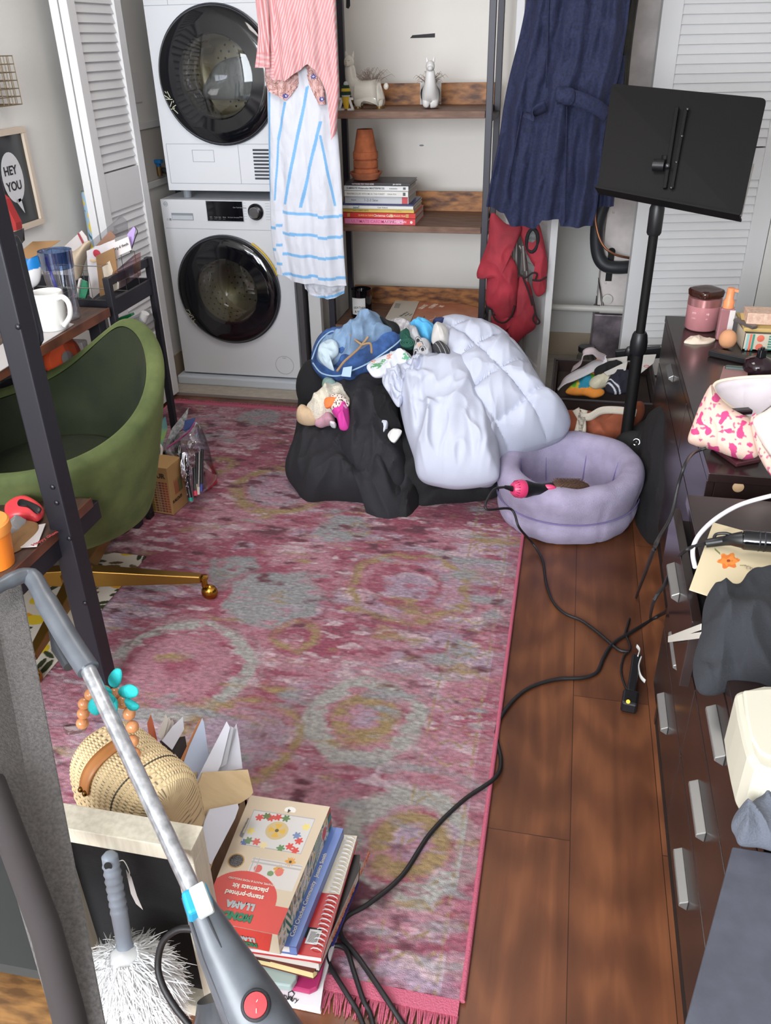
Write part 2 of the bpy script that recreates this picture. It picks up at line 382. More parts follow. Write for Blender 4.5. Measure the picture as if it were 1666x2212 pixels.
# ================================================================ washer and dryer
ENA = mat('white_enamel', (218,220,224), .32, spec=.5)
ENA2 = mat('white_enamel_trim', (196,200,206), .4)
BLKG = mat('black_gloss', (14,15,20), .07, spec=.7)
BLK = mat('black_plastic', (22,22,25), .4)
CHR = mat('chrome', (205,205,208), .22, metal=1)
STEEL = mat('drum_steel', (172,165,135), .28, metal=1)
SEAM = mat('seam_grey', (140,145,152), .6)
DARKG = glassy('dark_door_glass', (.72,.72,.76), .04, .02)
INK = mat('ink_black', (30,30,34), .6)
def front_hole(mb, x0, x1, z0, z1, y, cx, cz, r, n=64, mi=0):
    vs = []; 
    for k in range(n):
        t = 2*math.pi*k/n; c, s_ = math.cos(t), math.sin(t)
        vs.append((cx+r*c, y, cz+r*s_))
        k2 = min(((x1-cx)/c) if c > 1e-9 else ((x0-cx)/c if c < -1e-9 else 9), ((z1-cz)/s_) if s_ > 1e-9 else ((z0-cz)/s_ if s_ < -1e-9 else 9))
        vs.append((cx+k2*c, y, cz+k2*s_))
    fs = [(2*k, 2*k+1, 2*((k+1)%n)+1, 2*((k+1)%n)) for k in range(n)]
    mb.add(vs, fs, mi)
    for (sx, sz) in ((x0,z0),(x1,z0),(x1,z1),(x0,z1)):   # corner triangles
        t = math.atan2(sz-cz, sx-cx) % (2*math.pi); k = int(t/(2*math.pi)*n)
        a, b = vs[2*k+1], vs[2*((k+1)%n)+1]; mb.add([a, (sx,y,sz), b], [(0,1,2)], mi)
def machine(root, x0, x1, y0, y1, z0, z1, cx, cz, r):
    b = MB()
    b.add([(x0,y0,z0),(x1,y0,z0),(x1,y1,z0),(x0,y1,z0),(x0,y0,z1),(x1,y0,z1),(x1,y1,z1),(x0,y1,z1)], [(0,3,2,1),(4,5,6,7),(1,2,6,5),(2,3,7,6),(3,0,4,7)])
    front_hole(b, x0, x1, z0, z1, y0, cx, cz, r*.72)
    b.build('body', ENA, root)
    # drum with its perforated back
    d = MB(); d.lathe([(r*.72,0),(r*.74,.05),(r*.86,.07),(r*.86,.36),(.0,.38)], (cx,y0,cz), (0,1,0), 48, cap=False)
    for k in range(3):
        t = 2*math.pi*k/3+.5; d.box((-.012,.08,-r*.86),(.012,.34,-r*.62)) if False else None
        c, s_ = math.cos(t), math.sin(t)
        d.bar((cx+c*r*.78,y0+.09,cz+s_*r*.78), (cx+c*r*.78,y0+.34,cz+s_*r*.78), .03, .05, up=(c,0,s_))
    h = d
    for ring in range(1, 7):
        m_ = ring*6
        for k in range(m_):
            t = 2*math.pi*k/m_; rr = r*.12*ring
            h.lathe([(.0055,0),(.0,.001)], (cx+rr*math.cos(t), y0+.366, cz+rr*math.sin(t)), (0,-1,0), 6, 1, cap=False)
    for k in range(40):
        t = 2*math.pi*k/40
        for j in range(5):
            yy = y0+.10+.05*j; c, s_ = math.cos(t+j*.08), math.sin(t+j*.08)
            h.lathe([(.0055,0),(.0,.001)], (cx+r*.852*c, yy, cz+r*.852*s_), (-c,0,-s_), 6, 1, cap=False)
    d.build('drum', [STEEL, mat('hole_black', (25,24,20), .8)], root, smooth=40)
    # door: outer black ring, inner seal ring, dark convex glass
    do = MB(); do.lathe([(r*.70,.0),(r,.0),(r*1.0,-.012),(r*.985,-.026),(r*.95,-.034),(r*.80,-.036),(r*.62,-.040),(r*.60,-.034),(r*.60,-.01),(r*.70,-.002)], (cx,y0,cz), (0,1,0), 72, cap=False)
    door = do.build('door', BLKG, root, smooth=50)
    g = MB(); g.lathe([(r*.62,-.040),(r*.5,-.046),(r*.3,-.05),(0,-.052)], (cx,y0,cz), (0,1,0), 64, cap=False)
    g.build('door_glass', DARKG, door, smooth=60)
    g = MB(); g.lathe([(r*.60,-.02),(r*.56,.06),(r*.45,.10),(0,.115)], (cx,y0,cz), (0,1,0), 64, cap=False)
    g.build('door_bowl', glassy('bowl_glass', (.9,.9,.88), .03, .04), door, smooth=60)
    g = MB(); g.lathe([(r*1.0,0),(r*1.02,0),(r*1.02,-.012),(r*1.0,-.014)], (cx,y0,cz), (0,1,0), 72, cap=False)
    g.build('door_rim', mat('door_rim_grey', (60,62,70), .3), door, smooth=50)
    return door
wx0, wx1, wy, wz0, wz1 = -1.858, -1.243, 3.72, .055, .885
wm = thing('washing_machine', 'white front-loading washing machine with round black door under the dryer', 'washing machine', (-1.55,4.0,0))
machine(wm, wx0, wx1, wy, 4.36, wz0, wz1, -1.568, .478, .252)
pn = MB(); pn.box((wx0-.03,wy-.035,.0),(wx1+.01,4.38,.045)); pn.build('drip_pan', mat('pan_white', (200,206,214), .4), wm, bevel=.008)
# console: drawer, screen, knob
e = .004
MB().box((-1.637,wy-.003,.792),(-1.457,wy,.884)).build('screen_frame', ENA2, wm)
sc = MB().box((-1.634,wy-e,.795),(-1.460,wy-.003,.881)).build('screen', BLKG, wm)
PRN = mat('print_grey', (150,150,155), .6)
text('Our Tank Remaining', .0075, (-1.505,wy-e,.853), (1,0,0), (0,0,1), PRN, sc)
for i, s_ in enumerate(('Soil','Temp','Spin','Rinse')): text(s_, .007, (-1.622+i*.021,wy-e,.810), (1,0,0), (0,0,1), PRN, sc)
text('My Cycle  Download', .0065, (-1.535,wy-e,.810), (1,0,0), (0,0,1), PRN, sc)
text('Delay', .0065, (-1.478,wy-e,.812), (1,0,0), (0,0,1), PRN, sc)
for i in range(4): text('----', .009, (-1.622+i*.021,wy-e,.802), (1,0,0), (0,0,1), PRN, sc)
kn = MB(); kn.lathe([(.036,0),(.036,-.010),(.031,-.014),(.030,-.016)], (-1.398,wy,.838), (0,1,0), 40); k_ = kn.build('dial', BLKG, wm, smooth=40)
kn = MB(); kn.lathe([(.024,-.014),(.024,-.030),(.021,-.033),(0,-.033)], (-1.398,wy,.838), (0,1,0), 40, cap=False); kn.build('dial_cap', CHR, k_, smooth=40)
mk = MB()
for i in range(7):
    for sx in (-1, 1): mk.box((-1.398+sx*.056-.010, wy-.0012, .805+i*.0115),(-1.398+sx*.056+.010, wy, .8058+i*.0115))
mk.build('dial_marking', SEAM, wm)
dr = MB(); dr.box((-1.812,wy-.0015,.795),(-1.705,wy,.826)); dw = dr.build('detergent_drawer', SEAM, wm)
MB().box((-1.810,wy-.004,.797),(-1.707,wy-.001,.816)).build('drawer_pull', ENA2, dw, bevel=.002)
lg = MB(); lg.tube([(-1.834+.0095*math.cos(t*.4488),wy-.001,.865+.0095*math.sin(t*.4488)) for t in range(14)], .0008, 5, closed=True)
lo = lg.build('emblem', SEAM, wm); text('GE', .011, (-1.842,wy,.861), (1,0,0), (0,0,1), SEAM, lo)
# small energy marking beside the drawer
mk = MB(); mk.tube([(-1.834+.004*math.cos(t),wy-.001,.797+.004*math.sin(t)) for t in range(6)], .0006, 4, closed=True)
mk.box((-1.826,wy-.001,.792),(-1.816,wy,.802)); mk.build('marking', SEAM, wm)
sm = MB(); sm.box((wx0+.01,wy-.0008,.757),(wx1-.01,wy,.7585)); sm.build('panel_seam', SEAM, wm)
fl = MB(); fl.tube([(-1.322+.046*math.cos(R(t*10)),wy-.0005,.118+.046*math.sin(R(t*10))) for t in range(36)], .0008, 5, closed=True)
fl.box((-1.331,wy-.001,.154),(-1.312,wy,.156)); fl.build('filter_cover', SEAM, wm)
# scuff-like reflections on the round doors, painted as small silvery strokes
def glint_strokes(parent, cx, cz, s_):
    q = MB(); rnd = random.Random(3)
    for i in range(9):
        a = Vector((cx+rnd.uniform(-.012,.012)*s_+i*.004*s_, wy-.040, cz-i*.009*s_)); d = Vector((rnd.uniform(-.012,.016)*s_, 0, rnd.uniform(-.014,.014)*s_))
        q.bar(a-d, a+d, .0028*s_, .0006, up=(0,1,0))
    q.build('painted_glint', mat('glint_cream', (205,205,180), .35, metal=.3), parent)
glint_strokes(wm, -1.775, .385, .9)
yl = MB(); yl.tube([(-1.568+.262*math.cos(R(t)),wy-.012,.478+.262*math.sin(R(t))) for t in range(18,62,4)], .0045, 6); yl.build('warning_label', mat('label_yellow', (214,176,40), .5), wm)

dx0, dx1, dz0, dz1 = -1.807, -1.212, .925, 1.80
dm = thing('clothes_dryer', 'white clothes dryer with large round dark door stacked on the washer', 'dryer', (-1.51,4.0,.89))
machine(dm, dx0, dx1, wy, 4.34, dz0, dz1, -1.508, 1.380, .262)
sm = MB()
sm.box((dx0+.015,wy-.001,.955),(dx1,wy,.9565)).box((dx0+.015,wy-.001,.955),(dx0+.0165,wy,1.118)).box((dx0+.015,wy-.001,1.118),(dx1,wy,1.1195)).box((-1.455,wy-.001,.956),(-1.4535,wy,1.118)).box((dx0,wy-.001,1.642),(dx1,wy,1.6435)).box((-1.700,wy-.001,1.643),(-1.6985,wy,1.80))
for (a, b, c, d) in ((-1.672,-1.570,1.093,1.0945),(-1.672,-1.570,1.045,1.0465)): sm.box((a,wy-.001,c),(b,wy,d))
sm.box((-1.672,wy-.001,1.045),(-1.6705,wy,1.094)).box((-1.5715,wy-.001,1.045),(-1.570,wy,1.094)); sm.build('panel_seam', SEAM, dm)
vn = MB()
for i in range(9): vn.box((-1.388,wy-.0012,.975+i*.0145),(-1.30,wy+.0,.983+i*.0145))
vn.build('vent_slots', mat('vent_dark', (62,64,72), .7), dm)
for x in (dx0+.06, dx1-.06): MB().lathe([(.018,0),(.018,.042)], (x,3.78,.886), n=16).build('foot', SEAM, dm)
glint_strokes(dm, -1.735, 1.325, 1.0)
# grey laundry inside the dryer
tc = cushion('towel', [(438,196),(470,140),(520,122),(560,135),(580,170),(575,212),(500,215),(450,214)], (0,3.93,1.2), (0,-1,.35), 0, .05, mat('grey_cloth', (150,155,150), .9, bump=.5), seed=4, wr=.02, wf=12)
tag(tc, 'grey cloth laundry lying inside the dryer drum', 'laundry')

# recessed valve box in the closet side wall with blue valve and black hose
bx = thing('washer_outlet_box', 'white recessed water outlet box in the closet side wall left of the dryer', 'outlet box', (-1.93,3.9,1.0))
b = MB(); b.box((-1.934,3.72,.95),(-1.924,3.75,1.17)).box((-1.934,4.05,.95),(-1.924,4.08,1.17)).box((-1.934,3.72,1.1705),(-1.924,4.08,1.20)).box((-1.934,3.72,.92),(-1.924,4.08,.9495)); b.build('frame', WHITE, bx, bevel=.002)
MB().box((-1.9345,3.752,.952),(-1.932,4.048,1.168)).build('recess', mat('recess_beige', (190,184,176), .7), bx)
v = MB(); v.box((-1.934,3.86,1.02),(-1.90,3.89,1.035)).box((-1.925,3.868,.99),(-1.91,3.882,1.02)); v.build('valve_handle', mat('valve_blue', (24,110,175), .4), bx)
MB().lathe([(.012,0),(.012,.04)], (-1.918,3.875,.965), n=12).build('valve_body', mat('brass', (150,120,80), .35, metal=1), bx)
hs = MB(); hs.tube(spline([(-1.915,3.90,.985),(-1.885,3.90,.975),(-1.862,3.92,.92),(-1.872,3.95,.85),(-1.885,4.0,.4),(-1.885,4.1,.1)], 8), .014, 10); tag(hs.build('washer_hose', mat('rubber', (35,37,42), .5), smooth=60), 'black rubber hose curving down from the blue valve', 'hose')
sw = MB(); sw.box((-1.9345,3.76,1.28),(-1.929,3.83,1.40)); sw = sw.build('wall_plate', WHITE, bevel=.002); tag(sw, 'white blank wall plate above the outlet box', 'wall plate')
# dark panel to the right of the washer
dk = MB().box((-1.236,3.74,0),(-1.212,4.3,.86)).build('side_board', mat('dark_board', (82,78,82), .5)); tag(dk, 'narrow dark grey board standing between washer and folded doors', 'board')

# ================================================================ shelf rack
METD = mat('dark_metal', (58,56,64), .45, metal=.3)
RUST = mat('rustic_wood', (128,96,78), .55, rgb2=(100,70,54), mscale=6, stretch=(2,9,9), bump=.15)
RUSTB = mat('rustic_board', (176,118,66), .5, rgb2=(84,48,30), mscale=5, stretch=(3,14,9), bump=.15)
sh = thing('shelf_rack', 'brown wood and dark metal shelf rack against the closet back wall', 'shelf', (-.69,3.8,0))
for x in (-1.103, -.378):
    m_ = MB(); m_.bar((x,3.862,0),(x,3.862,2.0), .028, .03, up=(0,1,0)); m_.build('front_post', METD, sh, bevel=.002)
    m_ = MB(); m_.bar((x,4.235,0),(x,4.235,2.0), .028, .03, up=(0,1,0)); m_.build('back_post', METD, sh, bevel=.002)
    for z in (.262, .732, 1.202): MB().bar((x,3.862,z),(x,4.235,z), .022, .020).build('side_brace', METD, sh)
for z in (1.222, .752, .282):
    MB().box((-1.088,3.845,z-.014),(-.393,4.26,z+.014)).build('shelf_board', RUST, sh, bevel=.002)
    MB().box((-1.085,4.238,z+.014),(-.395,4.258,z+.104)).build('back_board', RUSTB, sh, bevel=.001)
SH1, SH2, SH3 = 1.236, .766, .296

# llama planters
GLZ = mat('white_glaze', (226,220,208), .12, coat=.6)
GLZ2 = mat('matt_white_ceramic', (222,220,218), .4)
GOLD = mat('gold_band', (176,148,100), .3, metal=.8)
DRY = mat('dry_grass', (150,132,122), .8)
def skin(name, verts, edges, radii, m, parent, sub=2):
    me = bpy.data.meshes.new(name); me.from_pydata(verts, edges, []); me.update(); o = bpy.data.objects.new('tmp', me); COL.objects.link(o)
    d = o.modifiers.new('k', 'SKIN')
    for i, r_ in enumerate(radii): me.skin_vertices[0].data[i].radius = (r_, r_) if not isinstance(r_, tuple) else r_
    me.skin_vertices[0].data[0].use_root = True
    d2 = o.modifiers.new('u', 'SUBSURF'); d2.levels = sub; d2.render_levels = sub
    dg = bpy.context.evaluated_depsgraph_get(); dg.update(); me2 = bpy.data.meshes.new_from_object(o.evaluated_get(dg)); bpy.data.objects.remove(o)
    me2.materials.clear(); me2.materials.append(m); me2.polygons.foreach_set('use_smooth', [True]*len(me2.polygons))
    o = bpy.data.objects.new(name, me2); COL.objects.link(o)
    if parent: o.parent = parent; o.matrix_parent_inverse = parent_world(parent).inverted()
    return o
def llama(x, y, z, rz, s, m, label, bands, facer=0):
    t = thing('llama_planter', label, 'planter', (x,y,z), group=None)
    Rz = Matrix.Rotation(rz, 3, 'Z'); q = lambda a, b, c: tuple(Vector((x,y,z))+Rz@Vector((a*s,b*s,c*s)))
    V = [q(0,0,.085), q(.075,0,.09), q(-.055,0,.088), q(-.095,0,.12), q(-.105,0,.19), q(-.107,0,.245)]
    E_ = [(0,1),(0,2),(2,3),(3,4),(4,5)]; rr = [.070*s,.062*s,.062*s,.044*s,.034*s,.034*s]
    for i, (a, b) in enumerate(((-.058,.028),(-.058,-.028),(.075,.028),(.075,-.028))):
        k = len(V); V += [q(a,b,.05), q(a,b,.004)]; E_ += [((2 if a < 0 else 1), k), (k, k+1)]; rr += [.029*s, .024*s]
    b = skin('body', V, E_, rr, m, t)
    hd = MB(); hd.T = Matrix.Translation(q(-.108,0,.250)) @ Matrix.Rotation(facer if facer else rz, 4, 'Z'); hd.ball((-.006*s,0,.0), .034*s, 18, sc=(1,.85,1.05)); hd.ball((-.034*s,0,-.010*s), .018*s, 14, sc=(1.1,1,.9))
    h = hd.build('head', m, t, smooth=80)
    er = MB(); er.T = Matrix.Translation(q(-.108,0,.250)) @ Matrix.Rotation(facer if facer else rz, 4, 'Z')
    for sy in (-1, 1): er.lathe([(.009*s,0),(.0095*s,.012*s),(.006*s,.028*s),(0,.038*s)], (.004*s,sy*.017*s,.020*s), (0,sy*.25,1), 12, sx=.5)
    er.build('ear', m, h, smooth=70)
    fc = MB(); fc.T = Matrix.Translation(q(-.108,0,.250)) @ Matrix.Rotation(facer if facer else rz, 4, 'Z')
    if bands:
        fc.tube([(-.0535*s,.006*s*math.cos(a),(-.008+.008*math.sin(a))*s) for a in [i*.628 for i in range(10)]], .0012*s, 5, closed=True)
        for sy in (-1, 1): fc.tube([(-.0385*s,sy*.008*s,.008*s),(-.0385*s,sy*.014*s,.006*s),(-.036*s,sy*.018*s,.009*s)], .0012*s, 5)
        fc.build('face_marking', GOLD, h)
        bm_ = MB()
        for (a, b_) in ((-.058,.028),(-.058,-.028),(.075,.028),(.075,-.028)): bm_.lathe([(.0215*s,0),(.0225*s,.012*s)], q(a,b_,.001), n=14)
        bm_.build('hoof_band', GOLD, t, smooth=60)
        tl = MB(); tl.ball(q(.112,0,.118), .016*s, 12, sc=(1,.7,1.2)); tl.build('tail', m, t, smooth=80)
    gr = MB(); rnd = random.Random(int(x*100))
    for i in range(70):
        a = rnd.uniform(0, 6.28); L_ = rnd.uniform(.05,.13)*s; sp = rnd.uniform(.2,1.1); b0 = Vector(q(.02+rnd.uniform(-.03,.03), rnd.uniform(-.02,.02), .12))
        d = Vector((math.cos(a)*sp, math.sin(a)*sp*.6, 1)).normalized()
        gr.tube([b0, b0+d*L_*.5, b0+d*L_*.85+Vector((d.x,d.y,-.1))*L_*.3, b0+d*L_*.9+Vector((d.x*1.2,d.y,-.5))*L_*.45], [.0012,.001,.0008,.0004], 4)
    gr.build('dry_grass', DRY, t)
    return t
A = at(790,222,'y',4.03)
llama(A.x+.012, 4.03, SH1, 0, .74, GLZ, 'glossy white llama planter with gold hooves, side view, on top shelf', True, facer=R(80))
A = at(930,222,'y',4.0)
llama(A.x, 4.0, SH1, R(98), .66, GLZ2, 'smaller matt white llama planter facing forward on the top shelf', False)
# little toy on the shelf end: striped knitted cap figure with white paper base
ty = thing('knitted_cap_figure', 'tiny figure in a green and yellow knitted cap beside the glossy llama', 'figurine', (-1.0,3.93,SH1))
tx = at(748,222,'y',3.93).x
b = MB(); b.lathe([(.009,.0),(.016,.03),(.017,.05)], (tx,3.93,SH1+.005), n=16); b.build('body', mat('toy_yellow', (226,182,50), .6), ty, smooth=50)
for i, c in enumerate(((38,66,44),(225,190,60),(38,66,44))): MB().lathe([(.022-.002*i,0),(.023-.003*i,.007),(.021-.003*i,.014)], (tx,3.93,SH1+.060+i*.012), n=18).build('cap_band', mat('knit%d' % (i % 2), c, .95, bump=.8, bscale=500), ty, smooth=60)
MB().lathe([(.019,0),(.019,.006)], (tx,3.93,SH1+.054), n=18).build('cap_brim', mat('knit_white', (225,225,225), .95, bump=.8, bscale=500), ty, smooth=60); MB().ball((tx+.002,3.93,SH1+.102), .011, 12).build('pompom', mat('knit_white', (225,225,225), .95, bump=.8, bscale=500), ty, smooth=70)
b = MB()
for sx in (-1, 1):
    b.bar((tx+sx*.030,3.925,SH1+.004),(tx+sx*.014,3.925,SH1+.05), .010, .004, up=(0,1,0)); b.box((tx+sx*.02-.014,3.923,SH1+.040),(tx+sx*.02+.014,3.927,SH1+.050)); b.box((tx+sx*.022-.014,3.915,SH1+.0),(tx+sx*.022+.014,3.93,SH1+.007))
b.build('stand', GLZ2, ty)

# terracotta pots, upside down on their saucer
TER = mat('terracotta', (176,98,62), .85, mott=.1, mscale=25, bump=.1); TER2 = mat('terracotta_light', (190,112,78), .85, mott=.08, mscale=25, bump=.1)
px, py = at(791,385,'y',3.97).x, 3.97; zs = SH2+.188
def pot(zb, r, h, label):
    b = MB(); b.lathe([(r*.97,0),(r,.003),(r,.026),(r*.975,.030),(r*.92,.031),(r*.62,h),(r*.60,h+.001),(0,h+.001)], (px,py,zb), n=40, cap=False); b.lathe([(r*.9,0),(r,0)], (px,py,zb), n=40, cap=False)
    tag(b.build('terracotta_pot', TER, smooth=25), label, 'flower pot', 'upturned terracotta pots')
sa = MB(); sa.lathe([(.056,0),(.071,.022),(.076,.030),(.070,.031),(.062,.010),(.0,.008)], (px,py,zs-.006), n=40, cap=False); sa.lathe([(0,0),(.052,0)], (px,py,zs-.006), n=40, cap=False)
tag(sa.build('terracotta_saucer', TER2, smooth=40), 'terracotta saucer under the upturned pots on the book stack', 'saucer')
pot(zs+.010, .056, .062, 'lowest upturned terracotta pot sitting in the saucer'); pot(zs+.044, .056, .062, 'middle upturned terracotta pot of the stack'); pot(zs+.080, .057, .122, 'top upturned terracotta pot with its whole cone showing')

# books on the middle shelf: spine texts kept
PAGE = mat('page_paper', (205,198,190), .8, bump=.3, bscale=300, stretch=(1,1,40))
def book(name, x0, x1, y0, y1, z, th, c, label, cat='book', rz=0, group=None, cov=None, soft=True):
    cx, cy = (x0+x1)/2, (y0+y1)/2
    t = thing(name, label, cat, (cx,cy,z), group)
    t.rotation_euler.z = 0
    T = Matrix.Translation((cx,cy,0)) @ Matrix.Rotation(rz,4,'Z') @ Matrix.Translation((-cx,-cy,0))
    m_ = cov or mat('cover_%d_%d_%d' % c, c, .35)
    b = MB(); b.T = T; ct = .0012; b.box((x0,y0,z),(x1,y1,z+ct)).box((x0,y0,z+th-ct),(x1,y1,z+th)).box((x0,y0,z),(x1,y0+ct,z+th)); b.build('cover', m_, t, bevel=.0004)
    b = MB(); b.T = T; b.box((x0+.003,y0+ct,z+ct),(x1-.003,y1-.002,z+th-ct)); b.build('pages', PAGE, t)
    return t, T
bz = SH2; yb = 3.868
bk = [ # x0 x1 depth dz col label spine text
 (-.995,-.672,.24,.026,(214,66,74),'pink and red cardmaking book, bottom of the shelf stack',[('ULTIMATE CARDMAKING',.0185,(214,80,130),.035),('SARAH BEAMAN',.014,(250,220,225),.19)]),
 (-1.0,-.672,.235,.022,(208,58,50),'red Christmas card craft book with square pictures on its spine',[('QUICK & CLEVER',.010,(240,190,120),.072),('Christmas Cards',.0135,(248,236,224),.145),('Elizabeth Moad',.009,(250,210,180),.238)]),
 (-1.003,-.680,.232,.016,(222,192,96),'yellow spined fabric gifts book in the shelf stack',[('EASY FABRIC GIFTS',.0085,(150,140,80),.05),('LIDDELL',.008,(200,170,80),.25)]),
 (-1.001,-.681,.24,.014,(226,226,222),'thin white sewing book above the yellow spine',[('sew!',.016,(90,130,150),.052),('Cath Kidston',.009,(140,130,120),.166)]),
 (-1.008,-.684,.235,.006,(62,66,122),'very thin navy blue booklet in the middle of the stack',[]),
 (-.99,-.704,.225,.030,(196,198,202),'pale grey sewing book with a red square on the spine',[('1-2-3 Sew',.016,(120,125,130),.09),('Beaton',.008,(120,125,130),.03)]),
 (-.988,-.703,.225,.024,(226,224,220),'white watercolor forest book in the shelf stack',[('WATERCOLOR WITH ME IN THE FOREST',.0095,(150,150,145),.012),('DANA FOX',.008,(150,150,150),.20)]),
 (-.99,-.703,.21,.020,(222,222,222),'white watercolor masterpieces book second from stack top',[('15-MINUTE Watercolor MASTERPIECES',.0105,(60,60,62),.01),('Kolodyazhna',.007,(110,110,110),.21)]),
 (-.985,-.697,.20,.012,(50,44,50),'black covered paperback on top of the shelf stack',[('TATTOOED FOR YOUR HOME',.0075,(230,210,210),.03),('JEN VENTRE',.007,(220,220,220),.22)])]
for i, (x0, x1, dp, th, c, lab, tx_) in enumerate(bk):
    x0 *= 1.034; x1 *= 1.034; th *= 1.03
    t, T = book('book', x0, x1, yb+ (0.006*((i*7)%3)), yb+dp, bz, th, c, lab, group='books stacked on the middle shelf')
    y_ = yb+(0.006*((i*7)%3))
    for (s_, sz, cc, dx) in tx_: text(s_, sz, (x0+dx,y_,bz+(th-sz*.7)/2), (1,0,0), (0,0,1), mat('ink%d_%d_%d' % cc, cc, .6), t, bold=.0002)
    if i == 0: MB().box((x0+.005,y_-.0006,bz+.002),(x1-.055,y_,bz+th-.002)).build('spine_label', mat('spine_pink', (232,140,180), .4), t)
    if i == 0: 
        q = MB(); q.lathe([(.006,0),(0,.0008)], (x1-.018,y_,bz+.012), (0,-1,0), 16, cap=False); q.build('publisher_mark', mat('mark_white', (240,230,230), .5), t)
    if i == 1:
        for dx in (.02, .23-.01, .295): MB().box((x0+dx,y_-.0006,bz+.004),(x0+dx+.013,y_,bz+th-.004)).build('spine_picture', mat('pic_gold', (206,160,90), .5), t)
    if i == 5: MB().box((x1-.03,y_-.0006,bz+.001),(x1-.003,y_,bz+th-.001)).build('spine_square', mat('sq_red', (196,70,78), .4), t)
    if i in (6, 7): MB().box((x1-.024,y_-.0006,bz+.006),(x1-.012,y_,bz+th-.005)).build('publisher_mark', mat('mark_dark', (90,90,92), .5), t)
    bz += th+.0004
# candle
cx_, cy_ = at(779,687,'z',SH3).x, at(779,687,'z',SH3).y+.03
ca = thing('jar_candle', 'black glass jar candle with white label on the bottom shelf', 'candle', (cx_,cy_,SH3))
b = MB(); b.lathe([(.0,0),(.050,0),(.053,.004),(.053,.138),(.050,.139),(.050,.122),(0,.121)], (cx_,cy_,SH3), n=40, cap=False); b.build('jar', BLKG, ca, smooth=40)
b = MB(); P_ = [[(cx_+0.0534*math.sin(a), cy_-0.0534*math.cos(a), z) for z in (SH3+.022, SH3+.104)] for a in [(-.75+.09*i) for i in range(16)]]; b.grid(P_); b.build('paper_label', mat('label_paper', (226,224,222), .7), ca, smooth=60)
text('LEATHER', .0145, (cx_-.026,cy_-.0540,SH3+.054), (1,.02,0), (0,0,1), INK, ca); text('& MUSK', .0145, (cx_-.022,cy_-.0540,SH3+.034), (1,.02,0), (0,0,1), INK, ca)
# sheet music books on the bottom shelf
z0 = SH3+.001
def flat_sheet(name, uv, z, th, m_, parent, label=None, zt=None):
    pts = [at(u, v, 'z', z) for (u, v) in uv]; b = MB(); b.slab(pts, (0,0,th)); return b.build(name, m_, parent, label=label), pts
mb_ = thing('music_book', 'orange pictorial song book under a cream sheet on the bottom shelf', 'book', (-.6,3.9,SH3)); mb_['label'] = 'orange pictorial song book under a cream sheet on the bottom shelf'
o_, P4 = flat_sheet('cover', [(905,640),(1040,672),(1030,702),(868,700)], z0, .014, mat('cover_orange', (190,112,84), .45, rgb2=(206,138,104), mscale=9), mb_)
xd = P4[1]-P4[0]; yd = P4[0]-P4[3]; xd.z = yd.z = 0; xd.normalize()
tm = mat('ink_cream', (240,220,205), .6)
for i, s_ in enumerate(('GREATEST', 'SCHIRMER', 'ART')): text(s_, .036, at(912+i*22,668-i*2,'z',z0+.015), (.25,1,0), (-1,.25,0), tm, mb_, sx=.5)
for i in range(5):
    a = at(905+i*24,690,'z',z0+.0155); b = MB(); b.tube([a+Vector((.008*math.sin(k*.7)+.004*k, .012*k-.01, 0)) for k in range(7)], .0015, 5); b.build('cover_scroll', tm if i % 2 else mat('ink_dusk', (120,84,70), .6), mb_)
ms = thing('sheet_music', 'cream sheet music cover lying across the orange book on the bottom shelf', 'sheet music', (-.75,3.8,SH3)); 
o_, P4 = flat_sheet('cover', [(862,637),(910,643),(886,698),(832,690)], z0+.015, .004, mat('cream_card', (214,206,192), .7), ms)
for i, s_ in enumerate(('YORK MUSIC CO.', '230 S. George St.', 'YORK, PA')): text(s_, (.016,.010,.010)[i], at(866+i*10,684-i,'z',z0+.020), (.28,1,0), (-1,.28,0), mat('ink_grey', (110,105,100), .6), ms, sx=.7)
MB().slab([at(855,655,'z',z0+.0195),at(866,656,'z',z0+.0195),at(862,666,'z',z0+.0195),at(851,665,'z',z0+.0195)], (0,0,.0005)).build('stamp', mat('stamp_grey', (170,166,158), .7), ms)
# ================================================================ hanging clothes
def hanging(name, rows, y, m, parent=None, D=.05, folds=9, fa=.010, seed=0, colf=None, nz=70, nt=180, hem=None, rowf=None, tag_=None, wr=.006, yb=None):
    """cloth tube hanging at depth y; rows: (v, uL, uR) silhouette; front half faces the room"""
    vs = [r[0] for r in rows]; v0, v1 = vs[0], vs[-1]; sp = spline(rows, 12); P = []; C = []
    sv = np.array([q[0] for q in sp]); sl = np.array([q[1] for q in sp]); sr = np.array([q[2] for q in sp])
    for i in range(nt):
        t = 2*math.pi*i/nt; row = []
        for j in range(nz):
            f = j/(nz-1); v = v0+(v1-v0)*f; uu = .5-.5*math.cos(t) ; front = t < math.pi
            if hem and front: v = v0+(hem(uu)-v0)*f
            if hem and not front: v = v0+(min(hem(uu), hem(uu))-8-v0)*f
            a = at(np.interp(v, sv, sl), v, 'y', y); b = at(np.interp(v, sv, sr), v, 'y', y)
            x = a.x+(b.x-a.x)*uu; z = a.z+(b.z-a.z)*uu
            pl = fa*(.35+.65*f)*(math.sin(folds*math.pi*uu+1.5*ns(uu*2,f*1.2,seed)+seed)+.5*math.sin(folds*2.3*math.pi*uu+seed*2))
            d = D*math.sin(t)**1 if True else 0
            yy = y-d+(pl+wr*fbm(uu*6, f*7, seed)*(1 if front else -1))*(-1 if front else 1)*min(1, abs(math.sin(t))*3)
            row.append((x, yy, z))
            if colf: u_ = np.interp(v, sv, sl)+(np.interp(v, sv, sr)-np.interp(v, sv, sl))*uu; C.append(lin(colf(u_, v)))
        P.append(row)
    mb = MB(); mb.grid(P, closed_u=True)
    if colf: mb.c = C
    return mb.build(name, m, parent, smooth=80)
